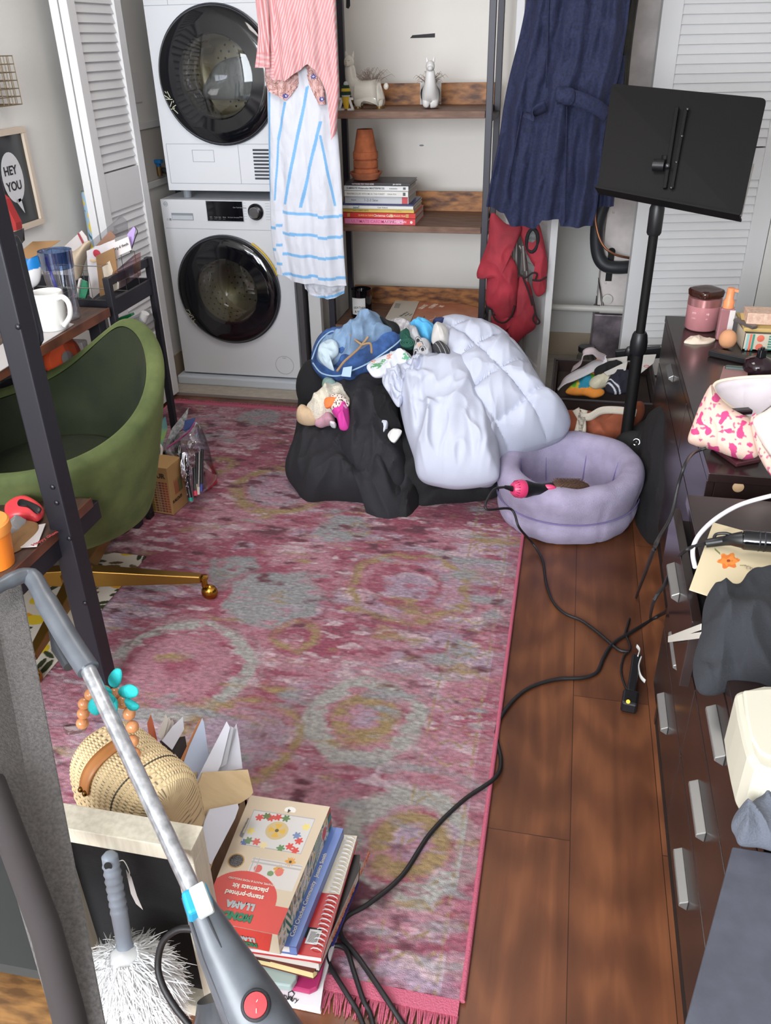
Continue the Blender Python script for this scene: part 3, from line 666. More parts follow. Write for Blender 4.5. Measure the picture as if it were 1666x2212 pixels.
# white skirt with pale blue stripes
SKM = vcmat('skirt_cotton', .85, bump=.15, bscale=300)
BL = (122,176,222); WH = (210,212,221)
def seg(u, v, x0, y0, x1, y1, w):
    if v < min(y0,y1) or v > max(y0,y1): return False
    return abs(u-(x0+(x1-x0)*(v-y0)/(y1-y0))) < w
def skirt_col(u, v):
    if v < 452:
        for s_ in ((586,160,584,430,2.6),(622,218,606,300,3.2),(606,300,598,430,2.2),(670,185,620,440,3.4),(698,260,655,445,3.4),(697,290,726,445,2.4)):
            if seg(u, v, *s_): return BL
        return WH
    if u < 600: bands = (447,491,537,579)
    elif u < 614: bands = (442,485,527,568)
    else: k = (u-612)/130; bands = (456+8*k,501+9*k,546+9*k,589+9*k) if u < 692 else (466,511,555,599)
    for b_ in bands:
        if abs(v-b_) < 3.2: return BL
    if abs(v-453) < 1.2: return (206,208,216)
    return WH
sk = thing('skirt', 'long white cotton skirt with pale blue stripes hanging in front of the washer', 'skirt', (-1.08,3.5,.6))
hanging('skirt_body', [(128,576,712),(200,578,720),(300,580,731),(400,583,738),(450,584,740),(520,588,742),(600,600,747),(617,606,749)], 3.47, SKM, sk, D=.035, folds=5, fa=.008, seed=2, colf=skirt_col, nz=230, nt=560,
        hem=lambda s: 592 if s < .13 else (592+(s-.13)/.08*12 if s < .21 else 604+13*(s-.2)/.8))
hanging('lining', [(560,650,744),(600,655,746),(640,662,744)], 3.50, vcmat('skirt_cotton'), sk, D=.03, folds=4, fa=.008, seed=5, colf=lambda u, v: BL if v > 628+8*math.sin((u-650)/30) and v < 634+8*math.sin((u-650)/30) else WH, nz=60, nt=200, hem=lambda s: 624+18*math.sin(s*2.6))
# red and white pinstriped blouse
def blouse_col(u, v):
    ph = (u*1.0+v*.28) if u > 597 else ((v*.9+u*.12) if v > 112 else (u-v*.12))
    s_ = .5+.5*math.sin(ph*2*math.pi/6.2)
    a = np.array((214,140,142)); b = np.array((216,196,198)); return tuple(a+(b-a)*(s_**1.5))
bls = thing('blouse', 'red and white pinstriped blouse hanging over the skirt', 'blouse', (-1.08,3.43,1.4))
bh = lambda s: 172+26*math.sin(math.pi*min(1,s/.34)) - (0 if s < .3 else 0) if s < .34 else (172-34*math.sin(math.pi*(s-.34)/.40) if s < .66 else 172+ (s-.66)/.34*128)
hanging('blouse_body', [(-230,615,665),(-190,572,712),(-130,558,724),(-60,556,724),(0,560,725),(60,570,727),(140,574,730),(200,578,732),(310,582,725)], 3.415, vcmat('blouse_cotton', .85), bls, D=.035, folds=6, fa=.009, seed=1, colf=blouse_col, nz=190, nt=440,
        hem=lambda s: np.interp(s, (0,.12,.3,.42,.62,.72,.86,.95,1.0), (150,172,174,160,138,150,208,302,290)))
hanging('sleeve', [(-200,566,580),(-60,548,566),(0,552,578),(60,558,582),(108,556,582),(146,551,584)], 3.37, vcmat('blouse_cotton'), bls, D=.018, folds=3, fa=.004, seed=3, colf=blouse_col, nz=80, nt=120)
# pink lace garment with small blue flowers showing under the blouse
rnd = random.Random(5); fl_ = [(620,207),(679,165),(697,213),(592,180),(640,178),(700,190)]
def lace_col(u, v):
    for (a, b) in ((620,207),(679,165),(697,214)):
        d = math.hypot(u-a, v-b); an = math.atan2(v-b, u-a)
        if d < 2: return (228,220,226)
        if d < 5+1.2*math.cos(an*8): return (70,84,160)
    n_ = ns(u*.13, v*.13, 1); return (168,122,114) if abs(n_) < .09 else ((196,150,144) if n_ > .25 else (222,184,180))
lc = thing('lace_top', 'pink lace garment with little blue flowers peeking out below the blouse', 'top', (-1.08,3.45,1.3))
hanging('left_hem', [(135,572,640),(180,574,645),(216,590,632)], 3.44, vcmat('lace', .9, bump=.5, bscale=200), lc, D=.02, folds=5, fa=.006, seed=6, colf=lace_col, nz=90, nt=200, hem=lambda s: np.interp(s,(0,.3,.7,.9,1),(196,206,217,206,190)))
hanging('right_hem', [(138,660,682),(180,668,698),(226,690,704)], 3.44, vcmat('lace'), lc, D=.012, folds=2, fa=.004, seed=7, colf=lace_col, nz=80, nt=120)
# navy coat with tie belt
NAVY = mat('navy_cotton', (31,37,67), .85, mott=.14, mscale=120, bump=.25, bscale=350)
ct = thing('navy_coat', 'navy blue belted coat hanging at the right side of the shelf rack', 'coat', (-.12,3.55,.9))
hanging('coat_body', [(-230,1215,1290),(-190,1170,1335),(-130,1150,1362),(-60,1145,1370),(0,1138,1362),(80,1122,1352),(160,1102,1338),(230,1088,1318),(300,1078,1305),(380,1062,1298),(450,1050,1290),(490,1050,1280)], 3.55, NAVY, ct, D=.055, folds=6, fa=.019, seed=4, wr=.02, nz=130, nt=320,
        hem=lambda s: np.interp(s, (0,.18,.24,.48,.53,.68,.70,1), (446,455,484,487,470,470,484,488)))
hanging('coat_back_panel', [(120,1290,1352),(250,1286,1342),(380,1285,1332),(445,1284,1326)], 3.62, NAVY, ct, D=.02, folds=2, fa=.01, seed=8)
def strap(name, pts, w, m, parent=None, up=None, th=.003, label=None, seed=0):
    """ribbon through 3D points; width along 'up'"""
    Q = [Vector(p) for p in spline(pts, 6)]; P = []
    for i, p in enumerate(Q):
        d = (Q[min(i+1,len(Q)-1)]-Q[max(i-1,0)]).normalized()
        u_ = Vector(up) if up else Vector((0,0,1)); s_ = (u_-d*u_.dot(d)).normalized()
        P.append([p-s_*w/2, p-s_*w/6, p+s_*w/6, p+s_*w/2])
    b = MB(); b.grid(P); return b.build(name, m, parent, smooth=60, solid=th, label=label)
Y = 3.44
strap('belt', [at(1180,228,'y',Y),at(1150,245,'y',Y-.01),at(1141,258,'y',Y-.015)], .050, NAVY, ct, up=(.75,0,.6))
strap('belt', [at(1203,210,'y',Y),at(1222,208,'y',Y-.02),at(1250,214,'y',Y-.022),at(1290,232,'y',Y-.0),at(1312,250,'y',Y+.03)], .050, NAVY, ct)
cushion('belt_knot', [(1202,188),(1222,188),(1240,192),(1243,210),(1236,226),(1218,226),(1200,216)], at(1220,205,'y',Y-.03), (0,-1,.1), 0, .018, NAVY, ct, seed=2, wr=.006, wf=20)
for (u0,v0,u1,v1) in ((1186,0,1180,190),(1225,230,1220,480),(1128,240,1090,440)):
    b = MB(); b.tube([at(u0+(u1-u0)*k/8, v0+(v1-v0)*k/8, 'y', 3.488) for k in range(9)], .003, 6); b.build('seam_fold', NAVY, ct, smooth=60)
# black hanging clothes in the shade behind the coat and the rod
rd = MB(); rd.tube([(-.40,3.58,1.98),(.45,3.58,1.98)], .014, 12); tag(rd.build('clothes_rod', METD, smooth=60), 'dark metal clothes rod carrying the navy coat', 'rod')
bg_ = hanging('dark_garment', [(-60,1345,1392),(0,1340,1380),(100,1335,1366),(182,1328,1358),(300,1322,1350)], 3.72, mat('olive_black', (52,48,36), .8, rgb2=(26,26,30), mscale=14), D=.03, folds=3, fa=.008, seed=9)
tag(bg_, 'narrow olive black garment hanging between navy coat and white duct', 'garment')
hk = MB(); hk.tube([(-.04,3.55,1.72),(-.04,3.55,1.90),(-.035,3.57,1.985),(-.04,3.59,2.0)], .004, 8).bar((-.22,3.55,1.70),(.14,3.55,1.70),.01,.01); hk.build('hanger', METD, ct)
hk = MB(); hk.tube([(-1.07,3.46,1.62),(-1.07,3.46,1.92),(-1.07,3.50,1.985),(-1.07,3.52,2.0)], .004, 8).bar((-1.2,3.46,1.62),(-.95,3.46,1.62),.01,.01); hk.build('hanger', METD, sk)
rd = MB(); rd.tube([(-1.9,3.51,1.985),(-.40,3.51,1.985)], .010, 12); tag(rd.build('garment_rail', METD, smooth=60), 'slim rail above the shelf rack holding skirt and blouse', 'rail')

# ================================================================ folded red camp chair
REDF = mat('red_canvas', (156,44,57), .8, bump=.2, bscale=300, mott=.12, mscale=9); BLKT = mat('black_binding', (42,26,30), .9, bump=.3)
ALU = mat('grey_tube', (150,145,142), .35, metal=.7)
cc = thing('folding_camp_chair', 'folded red canvas camp chair with grey tubes leaning beside the shelf rack', 'camp chair', (-.3,3.8,0))
Yc = 3.78
for i, (a, b) in enumerate((((1116,510),(1113,790)),((1060,670),(1056,740)),((1078,670),(1075,750)),((1107,690),(1094,770)),((1130,530),(1134,585)))):
    m_ = MB(); m_.tube([at(a[0],a[1],'y',Yc-.005*i), at(b[0],b[1],'y',Yc-.005*i)], .0085, 12); m_.build('leg', ALU, cc, smooth=60)
m_ = MB(); m_.tube(spline([at(1122,530,'y',Yc),at(1132,550,'y',Yc),at(1138,590,'y',Yc),at(1138,660,'y',Yc)],6), .008, 12); m_.build('arm_tube', ALU, cc, smooth=60)
for i, (a,b) in enumerate(((1135,740),(1122,730))):
    m_ = MB(); m_.tube([at(a,b-60,'y',Yc+.03), at(a-6,b+90,'y',Yc+.03)], .008, 12); m_.build('leg', ALU, cc, smooth=60)
cushion('seat_fabric', [(1062,460),(1095,484),(1124,486),(1124,508),(1104,545),(1118,580),(1118,640),(1108,680),(1085,696),(1062,668),(1050,650),(1052,560),(1035,600),(1030,590),(1040,560),(1054,520)], (0,Yc-.03,0), (0,-1,0), 0, .045, REDF, cc, seed=1, wr=.014, wf=8, center=(1085,590))
cushion('back_fabric', [(1120,600),(1140,605),(1152,640),(1160,700),(1135,725),(1110,745),(1095,735),(1085,700),(1075,733),(1062,700),(1060,680),(1100,690),(1118,640)], (0,Yc+.0,0), (0,-1,0), 0, .03, REDF, cc, seed=2, wr=.012, wf=8, center=(1118,680))
cushion('arm_fabric', [(1125,486),(1160,478),(1175,520),(1183,570),(1180,600),(1178,630),(1160,640),(1150,612),(1168,600),(1145,560),(1128,520)], (0,Yc-.01,0), (0,-1,0), 0, .03, REDF, cc, seed=3, wr=.008, wf=8, center=(1158,560))
m_ = MB(); c0 = at(1150,520,'y',Yc-.035)
m_.tube([c0+Vector((.024*math.cos(t*.35),-.004*math.sin(t),.047*math.sin(t*.35))) for t in range(18)], .0075, 8, closed=True); m_.build('cup_holder_ring', mat('black_mesh', (28,28,30), .8, bump=.4), cc, smooth=60)
MB().lathe([(.022,0),(.0,.001)], c0, (0,-1,0), 24, sy=2.0, cap=False).build('cup_holder_mesh', mat('grey_mesh', (112,114,114), .7, rgb2=(60,62,62), mscale=60), cc)
for pl in ([(1062,668),(1070,690),(1088,697),(1104,684),(1112,660)], [(1120,590),(1135,600),(1150,590),(1160,592),(1156,606)], [(1150,640),(1158,680),(1166,695),(1160,700),(1152,690),(1156,676)], [(1150,605),(1166,606),(1181,598)], [(1130,600),(1142,630),(1150,660)]):
    m_ = MB(); m_.tube(spline([at(a,b,'y',Yc-.055) for a,b in pl],5), .004, 8); m_.build('edge_binding', BLKT, cc, smooth=60)
# ================================================================ the laundry heap
PP = Vector((0,2.62,0)); PN = Vector((0,-.57,.82)).normalized()
BLKC = mat('black_fabric', (20,20,23), .85, bump=.3, bscale=300, mott=.1, mscale=40, sheen=.15)
BLKD = mat('charcoal_fabric', (33,32,37), .85, bump=.3, bscale=300, sheen=.2)
def pile(name, label, cat, outline, off, thick, m, **k):
    o = cushion(name, outline, PP, k.pop('n', PN), off, thick, m, **k); tag(o, label, cat); return o
# carrying mound of dark clothes
mound = cushion('dark_clothes_mound', [(650,800),(690,770),(780,720),(900,705),(1010,712),(1120,770),(1190,870),(1200,925),(1130,965),(1075,1010),(1060,1060),(960,1080),(860,1090),(760,1085),(665,1080),(625,1010),(640,920),(645,850)], PP, PN, -.02, .13, BLKC, seed=11, wr=.03, wf=8, back=.22, pw=3)
tag(mound, 'black clothes making up the underside of the laundry heap', 'clothes')
pile('black_shirt', 'black garment spread over the lower left of the heap on the rug', 'shirt', [(650,930),(700,920),(790,915),(850,900),(880,940),(905,1000),(905,1070),(890,1130),(845,1154),(800,1130),(795,1095),(720,1085),(668,1092),(640,1060),(618,1025),(622,985)], -.0, .13, BLKD, seed=3, wr=.028, wf=8, N=180, K=34, back=.05, pw=3,
     ridges=[(700,930,690,1080,.03,.02),(820,960,840,1120,.03,.03),(870,960,860,1130,.025,-.03),(760,940,800,1080,.03,-.02)])
pile('black_leggings', 'black cloth sleeve flopping toward the camera at the heap foot', 'clothes', [(800,1040),(860,1030),(905,1060),(900,1110),(885,1140),(850,1154),(815,1135),(795,1100)], .0, .09, BLKC, seed=5, wr=.02, wf=9)
pile('black_trousers', 'black fabric lying under the white comforter hem', 'trousers', [(880,1020),(960,1035),(1080,1030),(1078,1070),(1030,1082),(960,1090),(905,1100),(890,1060)], -.02, .07, BLKC, seed=6, wr=.015)
pile('black_sweater', 'matt black sweater hump below the jeans at left', 'sweater', [(650,815),(672,795),(720,800),(760,830),(740,870),(700,900),(660,890),(641,850)], .02, .12, mat('matt_black', (22,22,25), .95, sheen=.1), seed=7, wr=.02, wf=4)
pile('black_hoodie', 'charcoal black hoodie draped through the middle of the heap', 'hoodie', [(720,830),(770,810),(830,815),(862,860),(870,920),(880,990),(870,1050),(800,1060),(745,1010),(735,950),(750,890)], .06, .12, BLKD, seed=8, wr=.03, wf=8, N=180, K=34, pw=3, ridges=[(800,830,760,1010,.03,.03),(850,850,840,1010,.03,-.03),(770,820,740,950,.03,-.02)])
pile('fuzzy_black_scarf', 'fluffy black scarf bunched beside the comforter edge', 'scarf', [(808,840),(840,838),(858,850),(862,900),(868,928),(845,925),(815,905),(806,870)], .15, .05, mat('fuzzy_black', (20,20,23), 1, bump=1, bscale=500, sheen=.5), seed=9, wr=.02, wf=16)
# comforter
COMF = mat('comforter_white', (186,190,207), .75, bump=.12, bscale=260)
cf = thing('comforter', 'white quilted comforter heaped over the right of the laundry pile', 'comforter', (-.2,3.0,0))
cushion('quilted_side', [(938,712),(965,698),(1010,700),(1060,708),(1112,748),(1152,800),(1188,862),(1231,902),(1222,935),(1180,955),(1130,975),(1085,1000),(1060,1042),(1000,1030),(960,960),(950,850),(935,770)], PP, PN, .10, .20, COMF, cf, seed=2, wr=.009, wf=8, back=.16, pw=2.6, quilt=(.20,.036), K=60, N=240, center=(1060,850))
cushion('plain_side', [(862,862),(868,815),(905,775),(950,768),(985,765),(1015,785),(1035,830),(1058,890),(1075,950),(1080,1010),(1068,1038),(1000,1050),(950,1046),(905,1030),(893,985),(875,930)], PP, PN, .20, .12, COMF, cf, seed=5, wr=.020, wf=8, back=.12, pw=3, K=50, N=200, center=(970,900),
     ridges=[(880,800,900,960,.012,.018),(905,790,925,940,.012,-.015),(930,900,925,1040,.014,.015),(990,880,975,1040,.02,.012),(900,900,960,920,.012,.016),(890,830,940,850,.012,.016),(1040,880,1060,1030,.014,.014),(1010,900,1030,1040,.014,-.012)])
for pl in ([(1012,790),(1045,850),(1075,920),(1090,985)], [(1058,706),(1040,760),(1012,790)], [(870,880),(885,950),(905,1030)]):
    q = [onp(a,b,PP+PN*(.29 if i else .30),PN) for i,(a,b) in enumerate(pl)]
# ruched sheet edge between the shirt and comforter
pile('ruched_sheet', 'white elasticated sheet edge gathered at the comforter left side', 'sheet', [(833,800),(855,795),(900,770),(925,768),(905,800),(880,830),(868,870),(858,878),(840,850),(826,825)], .26, .03, COMF, seed=12, wr=.028, wf=22, N=160, K=30)
# jeans
DEN = mat('denim_dark', (52,84,138), .85, bump=.5, bscale=500, mott=.2, mscale=30); DEN2 = mat('denim_inside', (122,148,178), .85, bump=.5, bscale=500, mott=.08, mscale=20)
je = thing('blue_jeans', 'inside-out blue jeans with dark waistband on top of the heap', 'jeans', (-.8,3.2,.3))
cushion('waistband', [(672,775),(690,728),(735,712),(775,700),(800,690),(860,712),(872,735),(860,760),(815,790),(760,812),(715,818),(685,805)], PP, PN, .17, .06, DEN, je, seed=3, wr=.012, wf=10, back=.12, pw=4)
cushion('inner_cloth', [(684,770),(700,735),(740,728),(772,705),(795,678),(818,680),(832,705),(850,715),(832,728),(800,750),(755,775),(722,790),(700,790)], PP, PN, .215, .055, DEN2, je, seed=8, wr=.026, wf=12, N=180, K=34, pw=3, ridges=[(800,690,810,720,.02,.03),(740,740,800,720,.02,.02)])
cushion('pocket_lining', [(690,748),(712,733),(728,740),(731,762),(716,778),(722,800),(702,790),(688,772)], PP, PN, .262, .018, mat('denim_pale', (186,204,216), .85, bump=.3), je, seed=4, wr=.016, wf=14)
TAN = mat('tan_stitch', (160,130,98), .8)
for pl in ([(728,802),(745,780),(770,758),(782,745),(795,728)], [(757,722),(765,732),(782,745)], [(782,745),(800,742),(803,762)]):
    b = MB(); b.tube(spline([onp(a,c,PP+PN*.277,PN) for a,c in pl],6), .0045, 6); b.build('tan_seam', TAN, je, smooth=60)
b = MB(); b.slab([onp(a,c,PP+PN*.262,PN) for a,c in ((742,795),(761,792),(758,815),(738,813))], PN*.003); b.build('care_label', mat('label_blue', (168,194,232), .7), je)
b = MB(); b.tube(spline([onp(a,c,PP+PN*.245,PN) for a,c in ((674,776),(690,738),(716,716),(735,722),(752,716),(770,700))],6), .003, 6); b.build('hem_piping', mat('piping_pale', (150,178,206), .8), je, smooth=60)
sl_ = MB()
b = MB(); b.tube(spline([onp(a,c,PP+PN*.245,PN) for a,c in ((676,784),(695,806),(730,812),(762,800),(800,782),(850,748),(872,728))],6), .003, 6); b.build('hem_piping', mat('piping_pale', (150,178,206), .8), je, smooth=60)
# small clothes among the heap
def tiny(name, label, cat, ol, off, th, c, **k): return pile(name, label, cat, ol, off, th, mat(name+'_m', c, .85, bump=.3, bscale=200, rgb2=k.pop('c2', None), mscale=k.pop('ms', 30)) if not k.get('colf') else vcmat(name+'_m', .85), **k)
tiny('dark_tshirt', 'black t-shirt crumpled beneath the jeans leg at right', 'shirt', [(800,700),(835,695),(862,712),(900,760),(885,775),(835,790),(820,765),(850,740)], .14, .05, (24,24,28), seed=1, wr=.02)
tiny('black_sock_ball', 'black sock between jeans and grey shirt at heap top', 'sock', [(818,690),(838,700),(862,705),(862,722),(845,725),(825,705)], .2, .04, (18,18,20), seed=2, wr=.01)
tiny('grey_print_shirt', 'pale grey patterned shirt by the heap top behind the green socks', 'shirt', [(838,694),(870,690),(892,702),(905,730),(890,745),(866,725),(850,712)], .18, .04, (184,180,182), seed=3, wr=.02, c2=(140,134,136), ms=60)
tiny('light_blue_shirt', 'bright light blue shirt at the top of the heap', 'shirt', [(885,700),(905,694),(925,697),(940,706),(935,730),(928,745),(912,738),(895,715)], .2, .05, (88,176,226), seed=4, wr=.02, wf=14)
tiny('navy_sock', 'small navy cloth tucked behind the light blue shirt', 'sock', [(935,697),(955,692),(968,698),(955,708),(940,706)], .18, .03, (34,44,84), seed=5)
tiny('green_sock', 'dark green rolled sock next to the jeans', 'sock', [(864,722),(878,714),(890,725),(895,748),(885,755),(868,748)], .23, .035, (28,80,66), seed=6, wr=.01, wf=20)
b = MB(); c0 = onp(880,741,PP+PN*.27,PN); e1 = Vector((1,0,0)); e2 = PN.cross(e1)
for r_ in (.024,.016,.008): b.tube([c0+(e1*math.cos(t*.4)+e2*math.sin(t*.4)*.7)*r_ for t in range(16)], .0045, 6, closed=True)
tag(b.build('rolled_green_sock', mat('green_sock_m', (28,80,66)), smooth=60), 'tightly rolled dark green sock end facing up', 'sock')
def paw(u, v):
    for (a, b, r_) in ((924,739,3),(905,748,4),(899,771,3),(915,767,3.5),(908,758,5)):
        d = math.hypot(u-a, v-b)
        if d < r_: return (44,42,46) if (a, b) != (908,758) else (188,160,144)
        if abs(d-r_-3) < .8 and v < b: return (70,68,70)
    return (172,172,176)
tiny('grey_cat_shirt', 'grey shirt printed with little cat faces on the heap', 'shirt', [(884,706),(898,708),(912,735),(930,742),(934,765),(930,775),(905,782),(893,770),(895,745),(886,728)], .24, .035, (0,0,0), seed=7, wr=.010, wf=12, colf=paw, N=180, K=40)
tiny('white_sock', 'off-white sock standing against the comforter top', 'sock', [(932,735),(938,708),(952,702),(968,712),(968,740),(958,752),(940,745)], .27, .045, (206,202,198), seed=8, wr=.01, wf=12)
tiny('charcoal_sock_sole', 'charcoal sock with pale stripes beside the off-white sock', 'sock', [(935,748),(945,740),(960,744),(972,756),(968,765),(945,760)], .30, .03, (0,0,0), seed=9, colf=lambda u, v: (150,150,152) if ((u-v*.8) % 9) < 1.2 else (52,50,52), wr=.004, N=140, K=30)
def dino(u, v):
    for (a, b, c, w, h) in ((816,797,(90,150,104),12,6),(806,785,(206,140,120),7,5),(843,783,(206,140,120),6,6),(880,782,(96,160,120),8,5),(830,790,(96,150,110),6,4)):
        if abs((u-a)/w+.3*math.sin((v-b)))**2+((v-b)/h)**2 < 1 and ns(u*.4,v*.4,2) > -.25: return c
    return (206,208,216)
tiny('dinosaur_print_shirt', 'white shirt printed with small green and red dinosaurs', 'shirt', [(793,790),(815,775),(850,765),(880,762),(893,778),(888,795),(866,805),(835,812),(810,815),(798,805)], .25, .035, (0,0,0), seed=10, wr=.022, wf=12, colf=dino, N=200, K=40)
# left-hand clump: sherpa, leopard, orange, magenta
FL = mat('sherpa_cream', (226,218,202), 1, bump=1, bscale=220, sheen=.4)
pile('cream_sherpa_jacket', 'cream sherpa fleece garment on the left of the heap', 'fleece', [(662,885),(680,868),(700,845),(725,829),(745,835),(760,855),(762,880),(740,895),(715,905),(690,915),(672,905)], .13, .07, FL, seed=1, wr=.02, wf=14, rag=.004)
tiny('tan_fleece_cuff', 'tan fleece cuff at the left end of the cream sherpa', 'fleece', [(642,890),(655,880),(672,885),(688,898),(684,915),(662,918),(643,910)], .13, .05, (206,178,146), seed=2, wr=.012, wf=14)
def leop(u, v): return (64,48,46) if ns(u*.33, v*.33, 3) > .22 else (222,208,198)
tiny('leopard_print_shirt', 'white shirt with brown leopard spots within the sherpa', 'shirt', [(703,868),(720,852),(742,855),(755,872),(740,885),(718,885)], .21, .02, (0,0,0), seed=3, wr=.01, wf=16, colf=leop, N=160, K=40)
tiny('orange_sock', 'bright orange sock tucked beside the leopard print', 'sock', [(702,862),(720,858),(730,862),(718,875),(703,880)], .228, .014, (244,128,68), seed=4, wr=.008, wf=16)
tiny('pink_tshirt', 'magenta pink child top on the left of the heap', 'top', [(717,888),(730,878),(750,874),(755,895),(753,925),(735,927),(728,905)], .19, .04, (0,0,0), seed=5, wr=.014, wf=16, colf=lambda u, v: (240,170,210) if math.hypot((u-749),(v-889)) < 3 or math.hypot((u-751),(v-879)) < 2 else (212,62,158), N=120, K=30)
tiny('dusty_pink_tshirt', 'dusty pink cloth below the cream sherpa', 'top', [(680,915),(700,900),(718,896),(724,912),(705,918),(690,922)], .14, .03, (196,150,164), seed=6, wr=.014, wf=16)
tiny('white_tag', 'small white garment tag beside the magenta top', 'tag', [(714,912),(726,914),(724,921),(714,919)], .17, .006, (224,224,228), seed=6)
tiny('blue_grey_rag', 'small blue grey rag between black sweater and sherpa', 'cloth', [(697,826),(708,818),(722,822),(728,832),(712,842),(698,840)], .16, .03, (140,156,178), seed=8, c2=(126,176,110), ms=8)
tiny('white_hanky', 'small white cloth scrap poking out of the black hoodie', 'cloth', [(838,938),(850,926),(868,930),(862,944),(852,955),(842,950)], .185, .008, (220,218,216), seed=9, wr=.006, wf=20)
tiny('white_strip', 'narrow white cloth strip showing inside the black clothes', 'cloth', [(822,912),(838,908),(836,928),(824,948)], .165, .012, (200,204,216), seed=10)
# ================================================================ rug
rx0, rx1, ry0, ry1 = -1.80, -.075, .86, 3.42
GX, GY = 620, 920
X, Y = np.meshgrid(np.linspace(rx0, rx1, GX), np.linspace(ry0, ry1, GY), indexing='ij')
def C3(*c): return np.array(lin(c))
PINK, MAG, DEEP, LIL, GREY, GOLDC, PALE, CREAM = C3(160,112,124), C3(134,64,82), C3(90,42,56), C3(150,128,144), C3(134,132,134), C3(142,118,82), C3(176,150,156), C3(150,146,142)
f1 = .7*vfbm(X*7, Y*13, 1, 5)+.5*vfbm(X*2, Y*2, 14); f2 = vfbm(X*12, Y*34, 3, 5); f3 = vfbm(X*4, Y*5, 6, 5); f4 = vfbm(X*30, Y*80, 9)
def mixc(a, b, t): t = np.clip(t, 0, 1)[..., None]; return a*(1-t)+b*t
col = mixc(np.broadcast_to(PINK, X.shape+(3,)), MAG, (f1+f4*.6+.38)*1.35)
col = mixc(col, LIL, (f3+f2*.7-.1)*1.5)
col = mixc(col, PALE, (f2+f4*.8-.35)*1.7)
def ring(u, v, r0, r1, c, k=1., sq=0., soft=.02):
    global col
    q = at(u, v, 'z', 0); dx = X-q.x; dy = Y-q.y; d = np.sqrt(dx*dx+dy*dy); an = np.arctan2(dy, dx)
    d = d*(1+sq*np.cos(an*8))+.014*vnoise(X*14, Y*14, 4)+.008*f4
    w = np.clip((d-r0)/soft, 0, 1)*np.clip((r1-d)/soft, 0, 1)
    w = w*np.clip(1.0+f4*.7+f2*.4, 0, 1)*min(k*1.15,1.5); col = mixc(col, c, w)
# the medallions
for (u, v, s_, kind) in ((882,1272,1.0,'a'),(385,1450,1.25,'b'),(785,1560,1.0,'c'),(612,1060,1.15,'d'),(505,1235,.55,'e'),(640,1375,.45,'f'),(740,1150,.6,'e'),(1000,1410,.4,'g'),(590,1300,.9,'e'),(520,1600,.9,'d'),(470,1010,.5,'f'),(880,1830,1.1,'c'),(560,905,.6,'e'),(780,1150,.3,'f')):
    if kind == 'a': ring(u,v,.0,.085,LIL,.9); ring(u,v,.0,.03,MAG,.6); ring(u,v,.085,.13,MAG,.8); ring(u,v,.13,.165,PINK,.8); ring(u,v,.16,.205,GOLDC,.95,.03); ring(u,v,.205,.23,GREY,.6,.03)
    if kind == 'b': ring(u,v,.0,.17,MAG,.6); ring(u,v,.04,.15,PINK,.7); ring(u,v,.165,.225,CREAM,1.3,.02); ring(u,v,.225,.245,GREY,1)
    if kind == 'c': ring(u,v,.0,.05,LIL,.9); ring(u,v,.04,.10,GOLDC,1.1); ring(u,v,.10,.165,CREAM,1.3,.03); ring(u,v,.165,.18,GREY,1.,.03); ring(u,v,.2,.225,LIL,.8,.03)
    if kind == 'd': ring(u,v,.0,.13*s_,LIL,.6); ring(u,v,.13*s_,.18*s_,GOLDC,.9); ring(u,v,.10*s_,.13*s_,GREY,.8)
    if kind == 'e': ring(u,v,.0,.17*s_,GREY,1.1,.05); ring(u,v,.17*s_,.22*s_,MAG,.6)
    if kind == 'f': ring(u,v,.0,.08*s_,MAG,.9); ring(u,v,.08*s_,.19*s_,GOLDC,.9,.04)
    if kind == 'g': ring(u,v,0,.14*s_,GREY,1.3,.08)
# border: lattice lines and ticks along both long sides and the ends
for side in (1, 0):
    D = (rx1-X) if side else (X-rx0)
    w = np.clip(1-np.abs(D-.045)/.006, 0, 1)*np.clip(.6+f4, 0, 1); col = mixc(col, GOLDC, w)
    w = np.clip(1-np.abs(D-.165)/.006, 0, 1)*np.clip(.6+f4, 0, 1); col = mixc(col, GOLDC, w)
    lat = np.abs(np.mod(Y*9+.5*np.where(np.abs(D-.105) < .03, 1, 0), 1)-.5)+np.abs(D-.105)/.14
    w = np.clip(1-np.abs(lat-.40)/.07, 0, 1)*(D < .155)*(D > .055)*np.clip(.55+f2+f4*.5, 0, 1); col = mixc(col, GOLDC, w)
    col = mixc(col, MAG, (D < .035)*.5)
D = np.minimum(Y-ry0, ry1-Y)
for dd in (.10, .135, .30): w = np.clip(1-np.abs(D-dd)/.006, 0, 1)*np.clip(.5+f4, 0, 1); col = mixc(col, LIL, w*.8)
# worn gold and grey streaks, dark flecks
col = mixc(col, GOLDC, (vfbm(X*9, Y*26, 21)+.3*f3-.6)*1.5)
col = mixc(col, GREY, (vfbm(X*8, Y*24, 27)+.3*f3-.55)*1.5)
dk_ = vfbm(X*16, Y*34, 31); col = mixc(col, DEEP, (dk_+.6*vfbm(X*2, Y*2, 35)-.55)*1.5)
col = col*(1+.30*vnoise(X*120, Y*260, 41)+.10*vnoise(X*300, Y*90, 42))[..., None]
col = np.clip(col*.97, 0, 1)
me = bpy.data.meshes.new('rug_pile'); Z = .009+.0012*vnoise(X*90, Y*200, 2)+.002*vnoise(X*6, Y*6, 8)
V = np.stack([X, Y, Z], -1).reshape(-1, 3); n_ = GX*GY
idx = np.arange(n_).reshape(GX, GY); q = np.stack([idx[:-1,:-1], idx[1:,:-1], idx[1:,1:], idx[:-1,1:]], -1).reshape(-1, 4)
me.vertices.add(n_); me.vertices.foreach_set('co', V.ravel()); me.loops.add(q.size); me.loops.foreach_set('vertex_index', q.ravel())
